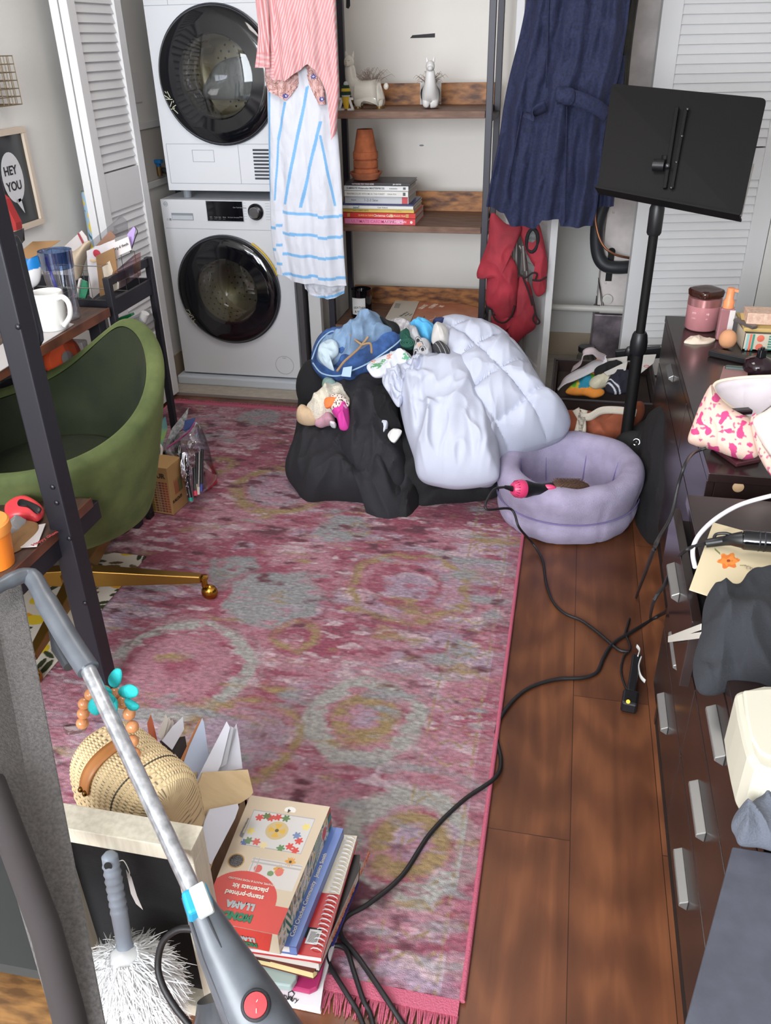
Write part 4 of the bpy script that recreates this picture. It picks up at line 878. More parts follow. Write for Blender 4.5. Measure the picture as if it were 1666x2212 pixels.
me.polygons.add(len(q)); me.polygons.foreach_set('loop_start', np.arange(0, q.size, 4)); me.polygons.foreach_set('loop_total', np.full(len(q), 4)); me.polygons.foreach_set('use_smooth', [True]*len(q))
me.update(calc_edges=True); a = me.color_attributes.new('Col', 'FLOAT_COLOR', 'POINT'); a.data.foreach_set('color', np.concatenate([col.reshape(-1,3), np.ones((n_,1))], 1).astype('f').ravel())
RUGM = vcmat('rug_wool', .75, bump=.5, bscale=420, sheen=.15); me.materials.append(RUGM)
rug = thing('rug', 'worn pink, lilac and gold medallion rug with pink fringe on the wooden floor', 'rug', (-.94,2.1,0))
o = bpy.data.objects.new('rug_pile', me); COL.objects.link(o); o.parent = rug; o.matrix_parent_inverse = parent_world(rug).inverted()
PB = mat('rug_binding', (180,88,110), .85, bump=.5, bscale=300)
b = MB(); b.tube([(rx1+.004, ry0+.02*k, .007) for k in range(int((ry1-ry0)/.02)+1)], .006, 8); b.build('edge_binding', PB, rug, smooth=60)
b = MB(); b.tube([(rx0-.004, ry0+.02*k, .007) for k in range(int((ry1-ry0)/.02)+1)], .006, 8); b.build('edge_binding', PB, rug, smooth=60)
for (ya, sg) in ((ry0,-1),(ry1,1)):
    b = MB(); b.box((rx0,min(ya,ya+sg*.028),.002),(rx1,max(ya,ya+sg*.028),.009)); b.build('end_band', PB, rug)
    b = MB(); rnd = random.Random(4)
    for i in range(560):
        x = rx0+(rx1-rx0)*i/559; L_ = .035+rnd.uniform(-.006,.008); dx = rnd.uniform(-.008,.008)+.006*ns(x*9, sg); y0 = ya+sg*.026
        b.tube([(x,y0,.006),(x+dx*.5,y0+sg*L_*.5,.007+rnd.uniform(0,.004)),(x+dx,y0+sg*L_,.003)], [.0016,.0018,.0008], 4)
    fo = b.build('fringe', PB, rug, smooth=60); fo['kind'] = 'stuff'

# lemon print mat under the chair
mx0, mx1, my0, my1 = -1.96, -1.295, 1.18, 2.12
rnd = random.Random(12); LE = []
for i in range(13):
    for j in range(10):
        LE.append((mx0+.06+j*.075+rnd.uniform(-.02,.02), my0+.05+i*.074+rnd.uniform(-.02,.02), rnd.uniform(0,3.14), rnd.random()))
GX, GY = 250, 330; X, Y = np.meshgrid(np.linspace(mx0,mx1,GX), np.linspace(my0,my1,GY), indexing='ij')
col = np.broadcast_to(C3(214,204,190), X.shape+(3,)).copy()
for (cx, cy, an, k) in LE:
    dx = (X-cx)*math.cos(an)+(Y-cy)*math.sin(an); dy = -(X-cx)*math.sin(an)+(Y-cy)*math.cos(an)
    if k < .42: w = ((dx/.034)**2+(dy/.024)**2 < 1); c = C3(218,186,48) if k > .12 else C3(216,150,40)
    else: w = ((dx/.030)**2+(dy/.010)**2 < 1) | (((dx-.01)/.024)**2+((dy-.022)/.008)**2 < 1); c = C3(58,66,44) if k < .8 else C3(110,92,60)
    col[w] = c
b = MB(); P_ = [[(X[i,j],Y[i,j],.0135) for j in range(GY)] for i in range(GX)]; b.grid(P_); b.c = col.reshape(-1,3)
lm = b.build('lemon_print_mat', vcmat('printed_vinyl', .35), solid=.002); tag(lm, 'white floor mat printed with yellow lemons and green leaves under the green chair', 'mat')

# ================================================================ lavender pet bed and styling brush
LAV = mat('lavender_plush', (158,149,174), .95, bump=.5, bscale=260, sheen=.35, mott=.05, mscale=16)
bd = thing('pet_bed', 'round lavender plush pet bed standing on the floor by the heap', 'pet bed', (.075,2.68,0))
bc = Vector((.068,2.675,0)); b = MB()
prof = [(0,.0),(.19,.0),(.225,.02),(.236,.055),(.230,.085),(.238,.12),(.247,.16),(.244,.195),(.226,.216),(.195,.218),(.172,.20),(.165,.16),(.158,.10),(.15,.06),(.10,.045),(0,.05)]
prof = [tuple(p) for p in spline(prof, 4)]
nn_ = 120; P_ = []
for k in range(nn_):
    t = 2*math.pi*k/nn_; row = []
    for i, (r_, h) in enumerate(prof):
        sc_ = 1+.02*math.sin(2*t+1)+.015*ns(math.cos(t)*2, math.sin(t)*2, h*8); pinch = 1
        if r_ > .14: pinch = 1-.018*max(0,1-abs(((t/(2*math.pi)*9) % 1)-.5)*14) if h < .17 else 1
        r2 = r_*sc_*pinch; hh = h*(1+.05*math.sin(t+.6)) + .006*ns(math.cos(t)*3+7, math.sin(t)*3, h*6)
        row.append((bc.x+r2*math.cos(t)*1.02, bc.y+r2*math.sin(t)*1.04, hh+.001))
    P_.append(row)
b.grid(P_, closed_u=True); b.build('bolster', LAV, bd, smooth=80)
LAV2 = mat('lavender_seam', (122,110,158), .95)
for rr, hh in ((.2385,.098),):
    b = MB(); b.tube([(bc.x+rr*math.cos(t*.105)*1.02*(1+.02*math.sin(2*t*.105+1)), bc.y+rr*math.sin(t*.105)*1.04*(1+.02*math.sin(2*t*.105+1)), hh*(1+.05*math.sin(t*.105+.6))) for t in range(60)], .0025, 6, closed=True); b.build('seam', LAV2, bd, smooth=60)
for k in range(7):
    t = 2*math.pi*(k+.35)/7; c, s_ = math.cos(t), math.sin(t); b = MB(); b.tube([(bc.x+r_*c*1.02,bc.y+r_*s_*1.04,h) for r_, h in ((.172,.195),(.163,.15),(.156,.10),(.148,.062))], .0022, 6); b.build('seam', LAV2, bd, smooth=60)
PK = mat('hot_pink_plastic', (214,62,110), .35); BRI = mat('bristle_brown', (62,44,38), .9, rgb2=(110,80,60), mscale=300)
br = thing('hot_air_brush', 'black hot air styling brush with pink end cap lying in the pet bed', 'hair brush', (.0,2.6,.1))
q0 = at(1120,1056,'z',.222); q1 = at(1268,1058,'z',.17); dr_ = (q1-q0).normalized()
def L3(a): return q0+dr_*a
b = MB(); b.lathe([(.0,-.022),(.018,-.022),(.026,-.012),(.030,.0),(.031,.012),(.029,.02)], q0, dr_, 32, cap=False); b.build('end_cap', PK, br, smooth=40)
b = MB()
for k in range(18):
    t = 2*math.pi*k/18; e1 = dr_.orthogonal().normalized(); e2 = dr_.cross(e1); r3 = e1*math.cos(t)+e2*math.sin(t); b.bar(q0+dr_*-.0175+r3*.0205, q0+dr_*-.008+r3*.0285, .0016, .002)
b.build('air_slots', mat('slot_dark', (120,20,55), .7), br)
b = MB(); b.lathe([(.029,.018),(.029,.03),(.022,.055),(.018,.085),(.021,.11),(.023,.125)], q0, dr_, 32); b.build('handle', BLK, br, smooth=50)
b = MB(); b.ball(L3(.118)+Vector((-.002,-.014,.012)), .016, 16, sc=(1.5,.6,.8)); b.build('switch', PK, br, smooth=70)
b = MB(); b.lathe([(.021,.125),(.026,.135),(.030,.17),(.030,.24),(.022,.262),(0,.268)], q0, dr_, 32); bb = b.build('barrel', BRI, br, smooth=50)
b = MB(); e1 = dr_.orthogonal().normalized(); e2 = dr_.cross(e1)
for i in range(14):
    for k in range(22):
        t = 2*math.pi*(k+.5*(i%2))/22; r3 = e1*math.cos(t)+e2*math.sin(t); a_ = L3(.140+.0075*i); b.tube([a_+r3*.028, a_+r3*.039], .0009, 4)
bo = b.build('bristles', BRI, br); bo['kind'] = 'stuff'
b = MB(); b.tube([q0-dr_*.022, q0-dr_*.05+Vector((0,0,.006))], [.010,.006], 12); b.build('cord_sleeve', BLK, br, smooth=60)

# ================================================================ cords
CORD = mat('black_cord', (26,24,26), .5)
def cord(name, pts, r_, label, m_=CORD, cat='cord'):
    b = MB(); b.tube(spline(pts, 7), r_, 8); return tag(b.build(name, m_, smooth=60), label, cat)
def fl(u, v, z=.006): return at(u, v, 'z', z)
e0 = q0-dr_*.05+Vector((0,0,.006))
cord('brush_cord', [e0, e0+Vector((-.035,-.03,.0)), e0+Vector((-.05,-.10,-.03)), at(1104,1100,'y',2.36), at(1122,1140,'y',2.33), fl(1150,1172,.03), fl(1172,1210), fl(1180,1260), fl(1195,1300), fl(1220,1325), fl(1255,1340), fl(1290,1365), fl(1325,1395), fl(1340,1405), fl(1358,1408)], .0042, 'thin black cord running from the styling brush across the wooden floor')
rz = .014
cord('extension_cord', [fl(1465,1290,.35), fl(1440,1320,.1), fl(1420,1332), fl(1370,1362), fl(1325,1390), fl(1305,1420), fl(1290,1452), fl(1260,1464), fl(1200,1468), fl(1140,1488), fl(1095,1530), fl(1072,1580), fl(1082,1640), fl(1070,1680,rz), fl(1000,1730,rz), fl(930,1800,rz), fl(870,1890,rz), fl(800,1950,rz), fl(752,1978,rz), fl(735,2005,rz), fl(742,2030,rz), fl(775,2070,rz), fl(830,2150,.016), fl(872,2215,.008), fl(900,2260,.006)], .0052, 'thick black cord winding over the floor and rug toward the vacuum')
cord('vacuum_cord', [fl(800,2260,.006), fl(775,2190,.010), fl(745,2140,.016), fl(712,2085,.016), fl(708,2058,.016), fl(722,2042,.016), fl(748,2052,.016), fl(765,2100,.016), fl(785,2160,.012), fl(800,2190,.008), fl(812,2240,.006)], .0048, 'black cord loop lying on the rug fringe beside the books')
cord('dangling_cord', [at(1525,968,'z',.66), at(1500,978,'z',.66), at(1482,1000,'x',.27), at(1465,1050,'x',.26), at(1450,1115,'x',.25), at(1425,1160,'x',.22), at(1408,1200,'x',.18), fl(1375,1290), fl(1358,1345), fl(1350,1372)], .0036, 'thin black cord hanging down the dresser front from the floral pouch')
cord('plug_lead', [fl(1352,1372), fl(1362,1400), fl(1348,1418), fl(1342,1450), fl(1352,1485), fl(1362,1490)], .003, 'thin black lead beside the dresser feeding the small adapter')
pg = thing('power_adapter', 'black plug adapter with tiny orange light on the floor by the dresser', 'adapter', tuple(fl(1362,1480,0)))
a0, a1 = fl(1375,1420,.02), fl(1363,1500,.02)
b = MB(); b.bar(a0, a1, .022, .026); b.build('arm', BLK, pg, bevel=.004)
b = MB(); b.bar(a1, a1+(a1-a0).normalized()*.055, .040, .034); b.build('plug_body', BLK, pg, bevel=.006)
b = MB(); b.ball(a1+(a1-a0).normalized()*.050+Vector((-.004,0,.018)), .005, 10); b.build('indicator_light', mat('orange_led', (255,170,40), .4, emit=2.), pg, smooth=70)
for (pts_) in ([(1376,1395),(1382,1405),(1378,1420)], [(1386,1420),(1380,1440),(1384,1460),(1394,1472)]):
    strap('foil_scrap', [fl(u,v,.03) for u,v in pts_], .010, mat('white_plastic', (210,208,205), .4), pg, up=(0,.3,1))

# ================================================================ music stand
SB = mat('stand_black', (16,15,16), .6, bump=.05, spec=.25); sx_, sy_ = .270, 2.97
sd = thing('music_stand', 'black music stand with solid desk facing away in front of the louvred door', 'music stand', (sx_,sy_,0))
b = MB(); b.tube([(sx_,sy_,.02),(sx_,sy_,.53)], .0215, 20); b.build('lower_tube', SB, sd, smooth=50)
b = MB(); b.lathe([(.024,0),(.030,.01),(.030,.045),(.026,.07),(.021,.08)], (sx_,sy_,.512), n=24); b.build('clutch', BLK, sd, smooth=40)
b = MB(); b.ball((sx_-.030,sy_,.52), .014, 12, sc=(1,.7,1.4)); b.build('clutch_lever', BLK, sd, smooth=60)
b = MB(); b.tube([(sx_,sy_,.53),(sx_,sy_,.98)], .0155, 20); b.build('upper_tube', SB, sd, smooth=50)
b = MB(); b.lathe([(.020,0),(.024,.008),(.024,.085),(.019,.10)], (sx_,sy_,.922), n=24); b.build('collar', BLK, sd, smooth=40)
b = MB(); b.tube([(sx_,sy_,1.0),(sx_+.004,sy_+.01,1.165)], .011, 16); b.build('tilt_post', SB, sd, smooth=50)
for k in range(3):
    t = (1.25,2.7,-1.4)[k]; b = MB(); b.bar((sx_+.02*math.cos(t),sy_+.02*math.sin(t),.16),(sx_+.26*math.cos(t),sy_+.20*math.sin(t),.012),.022,.012); b.build('leg', SB, sd, bevel=.003)
c1, c2, c3, c4 = at(1322,180,'y',3.20), at(1657,212,'y',3.00), at(1600,470,'y',2.79), at(1290,410,'y',3.00)
nrm = (c2-c1).cross(c4-c1).normalized()
if nrm.y > 0: nrm = -nrm
ct_ = (c1+c2+c3+c4)/4
ol = []
for (p_, a_, b_) in ((c1,c4,c2),(c2,c1,c3),(c3,c2,c4),(c4,c3,c1)):
    ra = .018
    for k in range(5):
        w = k/4; d1 = (a_-p_).normalized()*ra; d2 = (b_-p_).normalized()*ra; ol.append(p_+d1*(1-w)**2+d2*w**2)
b = MB(); b.slab(ol, -nrm*.004); b.build('desk_plate', SB, sd, bevel=.001)
e_x = (c3-c4).normalized(); 
b = MB(); b.bar(c4-nrm*.001, c3-nrm*.001, .006, .05, up=nrm); b.build('lip', SB, sd)
tp = at(1480,232,'y',2.80); bt = at(1452,408,'y',2.69)
for du in (-28, 0):
    A_ = onp(1484+du*.7,235,ct_,nrm); B_ = onp(1453+du*.55,410,ct_,nrm); b = MB(); b.bar(A_+nrm*.008, B_+nrm*.008, .012, .014, up=nrm); b.build('bracket', SB, sd, bevel=.002)
for (u, v) in ((1487,241),(1475,299),(1463,355),(1452,410)):
    b = MB(); p_ = onp(u,v,ct_,nrm); b.ball(p_+nrm*.014, .005, 10); b.build('rivet', mat('steel_dull', (90,90,94), .35, metal=.9), sd, smooth=60)
p_ = onp(1425,355,ct_,nrm)
b = MB(); b.lathe([(.018,0),(.018,.035)], p_+Vector((-.02,-.015,0)), (1,-.3,0), 20); b.build('tilt_hinge', BLK, sd, smooth=40)
b = MB(); b.ball(p_+Vector((.022,-.035,0)), .009, 12); b.build('hinge_bolt', mat('steel_dull', (90,90,94), .35, metal=.9), sd, smooth=60)
b = MB(); b.tube([c3+(c2-c3)*.02-nrm*.01, c3+(c2-c3)*.45+e_x*.004], .002, 6); b.build('page_clip', ALU, sd)

# ================================================================ heating alcove
STN = mat('stained_zinc', (122,112,118), .4, metal=.55, mott=.22, mscale=14); DUCT = mat('duct_enamel', (205,196,192), .5, mott=.08, mscale=8)
hv = thing('furnace_duct', 'tall off-white metal furnace casing in the alcove with rivets', 'furnace', (.25,4.3,.35))
MB().box((.172,4.22,.86),(.40,4.44,2.3)).build('upper_casing', DUCT, hv, bevel=.003); MB().box((.160,4.21,.34),(.40,4.44,.855)).build('lower_casing', DUCT, hv, bevel=.003)
MB().box((.165,4.215,.852),(.395,4.43,.862)).build('joint', mat('joint_dark', (70,64,62), .7), hv)
for (z, ) in ((.92,),(1.3,),(.78,),(.45,),(.6,),(.52,)): MB().ball((.188,4.212,z), .007, 8).build('rivet', DUCT, hv, smooth=60)
MB().box((.185,4.205,.46),(.215,4.212,.60)).lathe([(.018,0),(.018,.006)], (.20,4.206,.60), (0,1,0), 16).build('slot_hole', mat('hole_dark', (24,22,22), .8), hv)
wb = thing('zinc_box', 'stained zinc sheet metal box on the closet floor below the white pipe', 'metal box', (.23,4.3,0))
MB().box((.150,4.24,.0),(.40,4.44,.285)).build('body', STN, wb, bevel=.006); MB().box((.158,4.26,.285),(.40,4.44,.325)).build('collar', mat('zinc_dark', (84,78,78), .5, metal=.5), wb)
pw_ = MB(); pw_.tube([(-.25,4.22,.318),(.30,4.22,.318)], .0165, 16); po = thing('drain_pipe', 'white horizontal plastic drain pipe in the alcove', 'pipe', (.0,4.22,.31)); PVC = mat('pvc_white', (208,204,198), .45); pw_.build('pipe', PVC, po, smooth=60)
b = MB(); b.tube([(.175,4.22,.318),(.29,4.22,.318)], .0205, 16); b.build('coupling', PVC, po, smooth=40)
b = MB(); b.lathe([(.024,0),(.024,.012),(.013,.013),(.013,.016),(0,.016)], (.205,4.20,.375), (0,-1,0), 20, cap=False); b.build('cleanout_cap', PVC, po, smooth=40)
hs = MB(); hs.tube(spline([at(1305,440,'y',4.18),at(1290,490,'y',4.18),at(1291,545,'y',4.18),at(1306,572,'y',4.17),at(1335,578,'y',4.17),at(1375,575,'y',4.19)],7), .030, 16)
tag(hs.build('insulated_pipe', mat('foam_black', (40,42,46), .5), smooth=60), 'thick black foam insulated pipe bending into the furnace', 'pipe')
cp = MB(); cp.tube(spline([at(1288,430,'y',4.14),at(1287,480,'y',4.14),at(1300,525,'y',4.13),at(1325,548,'y',4.13),at(1362,558,'y',4.17)],7), .0055, 10)
tag(cp.build('copper_pipe', mat('copper', (168,112,84), .35, metal=.8), smooth=60), 'thin copper pipe curving beside the black insulated pipe', 'pipe')
for i in range(2):
    b = MB(); b.tube([at(1293,600,'y',4.19),at(1300+i*4,660,'y',4.19)], .0018, 6); tag(b.build('thin_wire', CORD), ('thin dark wire hanging straight above the white drain pipe','thin dark wire slanting above the white drain pipe')[i], 'wire')
gj = thing('glass_jar', 'clear glass jar with metal lid on the closet floor beside the zinc box', 'jar', (.06,4.22,0))
g0 = at(1262,790,'z',0); b = MB(); b.lathe([(0,.0),(.040,.002),(.044,.01),(.044,.085),(.036,.10),(.036,.115)], (g0.x,4.18,.0), n=32, cap=False); b.build('jar', glassy('jar_glass', (.82,.86,.84), .10), gj, smooth=60)
b = MB(); b.lathe([(.040,.112),(.041,.116),(.041,.134),(.038,.137),(0,.137)], (g0.x,4.18,0), n=32, cap=False); b.build('lid', mat('steel_dull', (90,90,94), .35, metal=.9), gj, smooth=40)

# ================================================================ dark fabric bin with its contents, tote and backpack
BRN = mat('brown_felt', (50,36,34), .9, mott=.08, mscale=20)
bn = thing('storage_bin', 'dark brown fabric storage bin full of odds and ends behind the pet bed', 'bin', (.2,3.55,0))
b = MB(); x0,x1,y0,y1,h = -.02,.42,3.36,3.86,.17
b.box((x0,y0,0),(x1,y0+.015,h)).box((x0,y1-.015,0),(x1,y1,h)).box((x0,y0,0),(x0+.015,y1,h)).box((x1-.015,y0,0),(x1,y1,h)).box((x0,y0,0),(x1,y1,.012)); b.build('walls', BRN, bn)
b = MB(); b.tube([(x0,y0,h),(x1,y0,h),(x1,y1,h),(x0,y1,h)], .006, 6, closed=True); b.build('rim', mat('rim_grey', (70,62,64), .7), bn)
b = MB(); b.box((x0+.02,y0+.02,.09),(x1-.02,y1-.02,.12)); tag(b.build('folded_blanket', mat('brown_blanket', (58,44,40), .95)), 'folded dark brown blanket filling the brown bin', 'blanket')
BNP = Vector((0,3.45,.15)); BNN = Vector((0,-.35,1)).normalized()
def camo(u, v):
    n_ = ns(u*.045, v*.05, 2); 
    if v > 846: return (240,150,60)
    return (38,140,170) if math.hypot((u-1263)/1.0,(v-830)/1.6) < 13 or n_ < -.28 else ((96,178,50) if n_ > .02 else (206,180,48))
t_ = cushion('camouflage_scarf', [(1222,846),(1245,824),(1272,808),(1292,818),(1300,832),(1306,850),(1285,858),(1262,852),(1240,852)], BNP, BNN, .02, .03, vcmat('camo_cloth', .8), seed=2, wr=.006, wf=14, colf=camo, N=160, K=36); tag(t_, 'green, yellow and blue camouflage print cloth in the brown bin', 'cloth')
t_ = strap('white_belt', [onp(1205,842,BNP+BNN*.02,BNN),onp(1225,822,BNP+BNN*.05,BNN),onp(1270,798,BNP+BNN*.06,BNN),onp(1300,782,BNP+BNN*.06,BNN),onp(1308,772,BNP+BNN*.07,BNN)], .055, mat('white_vinyl', (206,202,206), .4), up=(.3,.8,.3)); tag(t_, 'wide white strap curled over the camouflage cloth', 'strap')
t_ = strap('orange_ribbon', [onp(1276,808,BNP+BNN*.03,BNN),onp(1292,790,BNP+BNN*.04,BNN),onp(1302,776,BNP+BNN*.05,BNN)], .045, mat('orange_cloth', (236,150,84), .8), up=(1,.3,.2)); tag(t_, 'orange ribbon between the white strap and the papers', 'ribbon')
t_ = strap('visor_band', [onp(1236,798,BNP+BNN*.02,BNN),onp(1256,782,BNP+BNN*.09,BNN),onp(1262,764,BNP+BNN*.13,BNN),onp(1280,758,BNP+BNN*.13,BNN),onp(1294,768,BNP+BNN*.10,BNN),onp(1308,774,BNP+BNN*.06,BNN)], .035, mat('lilac_band', (196,180,184), .6), up=(.2,.9,.5)); tag(t_, 'curled pale lilac band arching at the back of the bin', 'band')
t_ = cushion('cream_shoe', [(1273,828),(1280,818),(1310,810),(1330,808),(1345,812),(1340,822),(1310,832),(1290,838),(1278,836)], BNP, BNN, .05, .03, mat('cream_knit', (206,200,176), .85, bump=.5, bscale=90), seed=3, wr=.004, wf=20); tag(t_, 'cream ribbed baby shoe sole lying on the camouflage cloth', 'shoe')
t_ = cushion('navy_sports_cloth', [(1318,812),(1335,802),(1365,804),(1372,825),(1360,845),(1335,850),(1318,848),(1308,838)], BNP, BNN, .06, .035, vcmat('jersey', .8), seed=4, wr=.01, wf=12, colf=lambda u, v: (204,206,214) if (abs((u-v*.7)-(720+8)) < 0 or (302 < u-v*1.2+0 and False) or abs((v-.8*(u-1300))-826) < 1.6 or abs((v-.8*(u-1300))-818) < 1.4) else (30,30,46), N=160, K=36); tag(t_, 'navy cloth with double white stripes in the brown bin', 'cloth')
t_ = cushion('black_pouch', [(1284,800),(1300,795),(1320,785),(1345,785),(1335,800),(1310,812),(1290,818)], BNP, BNN, .06, .025, BLKC, seed=5); tag(t_, 'small black pouch lying below the white papers in the bin', 'pouch')
PAP = mat('white_paper', (206,202,196), .7)
for i, (ol, of, lb) in enumerate(([[(1308,776),(1356,770),(1354,786),(1300,796)], .05, 'white paper sheet at the back left of the bin'], [[(1305,805),(1345,786),(1356,782),(1352,800),(1312,812)], .085, 'white printed leaflet rolled over the black pouch'], [[(1380,768),(1418,766),(1412,785),(1378,812),(1372,808)], .07, 'white leaflet with a red logo right of the music stand'])):
    b = MB(); b.slab([onp(u,v,BNP+BNN*of,BNN) for u,v in ol], BNN*.002); tag(b.build('paper_sheet', PAP), lb, 'paper')
    if i == 2:
        q = MB(); q.tube([onp(1397+6*math.cos(k*.6),791+2*math.sin(k*.6),BNP+BNN*(of+.003),BNN) for k in range(10)], .0012, 5, closed=True); q.build('red_oval', mat('mark_red', (190,70,70), .6), bpy.data.objects['paper_sheet.002'])
b = MB(); p1 = onp(1335,762,BNP+BNN*.06,BNN); b.bar(at(1330,768,'y',3.75), at(1428,760,'y',3.75), .03, .05); tag(b.build('black_folder', BLK, bevel=.003), 'black folder standing behind the papers next to the louvred door', 'folder')
# brown tote with beige straps
TT = mat('rust_canvas', (142,74,48), .85, mott=.08, mscale=20); BEI = mat('beige_webbing', (184,174,160), .85, bump=.4, bscale=300)
TP = Vector((0,2.98,.08)); TN = Vector((0,-.75,.66)).normalized()
tb = thing('tote_bag', 'rust brown tote bag with beige webbing straps behind the pet bed', 'bag', (.12,3.1,0))
cushion('bag_body', [(1200,900),(1230,888),(1300,892),(1340,895),(1385,868),(1390,900),(1345,960),(1300,1000),(1240,1010),(1205,970)], TP, TN, 0, .09, TT, tb, seed=2, wr=.012, back=.22)
for pl in ([(1262,885),(1256,905),(1250,930),(1240,955)], [(1244,884),(1256,905),(1258,930),(1252,960)], [(1255,900),(1275,900),(1300,887),(1335,886),(1375,892)]):
    strap('webbing_strap', [onp(u,v,TP+TN*.135,TN) for u,v in pl], .028, BEI, tb, up=(1,0,0) if pl[0][0] != 1255 else (0,.3,1))
# black backpack
bp_ = thing('backpack', 'black backpack with round silver badge between pet bed and dresser', 'backpack', (.3,2.9,0))
BP = Vector((0,3.0,.0)); BNN2 = Vector((-.15,-1,.30)).normalized()
BKM = mat('backpack_black', (20,18,20), .8, bump=.3, bscale=200)
cushion('main_body', [(1310,1000),(1335,950),(1365,925),(1400,900),(1440,850),(1462,870),(1475,960),(1470,1060),(1400,1080),(1320,1070)], BP, BNN2, .0, .10, BKM, bp_, seed=2, wr=.02, wf=5, back=.12)
cushion('front_pocket', [(1318,975),(1345,935),(1392,935),(1402,980),(1395,1040),(1360,1050),(1325,1030)], BP, BNN2, .07, .04, BKM, bp_, seed=3, wr=.01, wf=6)
GP = Vector((.345,2.6,0)); GN = Vector((-1,-.12,.12)).normalized()
gb = cushion('garment_bag', [(1398,915),(1412,885),(1448,872),(1462,900),(1470,1010),(1478,1110),(1440,1166),(1388,1166),(1384,1060),(1388,980)], GP, GN, .0, .025, BKM, seed=6, wr=.012, wf=6, back=.01, pw=5)
tag(gb, 'flat black garment bag leaning along the front of the far dresser', 'garment bag')
BP = BP-BNN2*.045
p_ = onp(1375,955,BP+BNN2*.155,BNN2); b = MB(); e1 = BNN2.orthogonal().normalized(); e2 = BNN2.cross(e1)
b.tube([p_+(e1*math.cos(k*.35)+e2*math.sin(k*.35))*.012 for k in range(18)], .0016, 6, closed=True); b.ball(p_, .003, 8); b.build('round_badge', CHR, bp_, smooth=60)
b = MB(); b.tube(spline([onp(u,v,BP+BNN2*.16,BNN2) for u,v in ((1430,1005),(1438,1025),(1455,1035))],5), .003, 6); b.build('zip_pull', ALU, bp_)
# ================================================================ desk side, left
DW = mat('desk_wood', (84,62,52), .5, rgb2=(58,40,34), mscale=6, stretch=(12,2,6), bump=.1)
DWE = mat('desk_wood_edge', (112,66,46), .5, rgb2=(72,40,30), mscale=10)
BM = mat('black_steel', (34,33,40), .5, metal=.2)
dk = thing('desk', 'dark wood topped desk with black steel frame at the left wall', 'desk', (-1.7,1.6,0))
MB().box((-1.985,.9,.760),(-1.400,2.345,.785)).build('desk_top', DW, dk, bevel=.002)
MB().box((-1.402,.9,.759),(-1.398,2.346,.786)).build('edge_band', DWE, dk)
for (x, y) in ((-1.43,2.31),(-1.96,2.31),(-1.96,.95)): MB().box((x-.02,y-.02,0),(x+.02,y+.02,.76)).build('leg', BM, dk, bevel=.002)
MB().box((-1.50,.93,.735),(-1.475,2.31,.76)).build('frame_rail', BM, dk); MB().box((-1.96,2.30,.725),(-1.43,2.325,.76)).build('frame_rail', BM, dk)
MB().bar((-1.95,2.28,.50),(-1.45,1.9,.73),.02,.02).build('brace', BM, dk)
MB().box((-1.98,2.245,.595),(-1.45,2.295,.607)).build('lower_shelf', DW, dk)
# tall black post with low shelf
su = thing('shelf_unit', 'tall black steel post with a low wooden shelf in the left foreground', 'shelf', (-1.106,1.49,0))
MB().box((-1.132,1.464,0),(-1.080,1.516,1.62)).build('post', BM, su, bevel=.004)
MB().box((-1.98,.92,.498),(-1.116,1.622,.520)).build('shelf_board', DW, su, bevel=.002); MB().box((-1.1165,.92,.497),(-1.112,1.623,.521)).build('edge_band', DWE, su)
MB().box((-1.155,.90,.446),(-1.116,1.655,.497)).build('beam', BM, su, bevel=.002)
for (x, y) in ((-1.88,1.64),(-1.88,1.02)): MB().box((x-.02,y-.02,0),(x+.02,y+.02,1.2)).build('post', BM, su)
for (u, v) in ((114,1052),(123,1086),(43,706),(158,1164),(186,1303)):
    p_ = at(u,v,'y',1.464); MB().ball((min(max(p_.x,-1.128),-1.085),1.463,p_.z), .0065, 10, sc=(1,.6,1)).build('bolt', mat('bolt_dark', (60,60,66), .35, metal=.8), su, smooth=60)
# black rounded plastic arm behind the post
def plate(uv, ax, val): return [at(u, v, ax, val) for u, v in uv]
b = MB(); b.slab(plate([(16,508),(28,512),(38,530),(48,575),(66,650),(84,722),(86,740),(80,752),(66,760),(58,742),(40,680),(20,590)],'y',1.60), (0,.02,0)); tag(b.build('phone_holder', mat('soft_black', (34,34,40), .3), bevel=.004), 'black rounded plastic holder attached behind the tall steel post', 'holder')

# black cart with letter basket at the end of the desk
ca_ = thing('rolling_cart', 'black steel tiered cart between desk end and louvred door', 'cart', (-1.6,2.5,0))
cx0, cx1, cy0, cy1 = -1.92, -1.405, 2.375, 2.66
for (x, y) in ((cx1,cy0),(cx1,cy1),(cx0,cy0),(cx0,cy1)): MB().box((x-.011,y-.011,.03),(x+.011,y+.011,.872)).build('post', BM, ca_, bevel=.002)
for z, h in ((.858,.026),(.775,.05),(.46,.03),(.12,.03)):
    for (p, q) in (((cx1,cy0),(cx1,cy1)),((cx0,cy0),(cx0,cy1)),((cx0,cy0),(cx1,cy0)),((cx0,cy1),(cx1,cy1))):
        if z > .8 and p[0] != q[0]: continue
        MB().bar((p[0],p[1],z),(q[0],q[1],z),.010,h).build('rail', BM, ca_)
for z in (.752,.445,.105): MB().box((cx0,cy0,z),(cx1,cy1,z+.006)).build('tray', BM, ca_)
for (x, y) in ((cx1,cy0),(cx1,cy1)): MB().lathe([(.018,-.008),(.018,.008)], (x,y,.018), (1,0,0), 16).build('wheel', BLK, ca_, smooth=40)
WIRE = mat('wire_grey', (150,146,140), .35, metal=.8)
wbk = thing('letter_basket', 'thin wire basket holding cards and envelopes on top of the cart', 'basket', (-1.62,2.5,.76))
bx0, bx1, by0, by1 = -1.74, -1.43, 2.40, 2.62
b = MB()
for z in (.765,.83,.90): b.tube([(bx0,by0,z),(bx1,by0,z),(bx1,by1,z),(bx0,by1,z)], .0016, 6, closed=True)
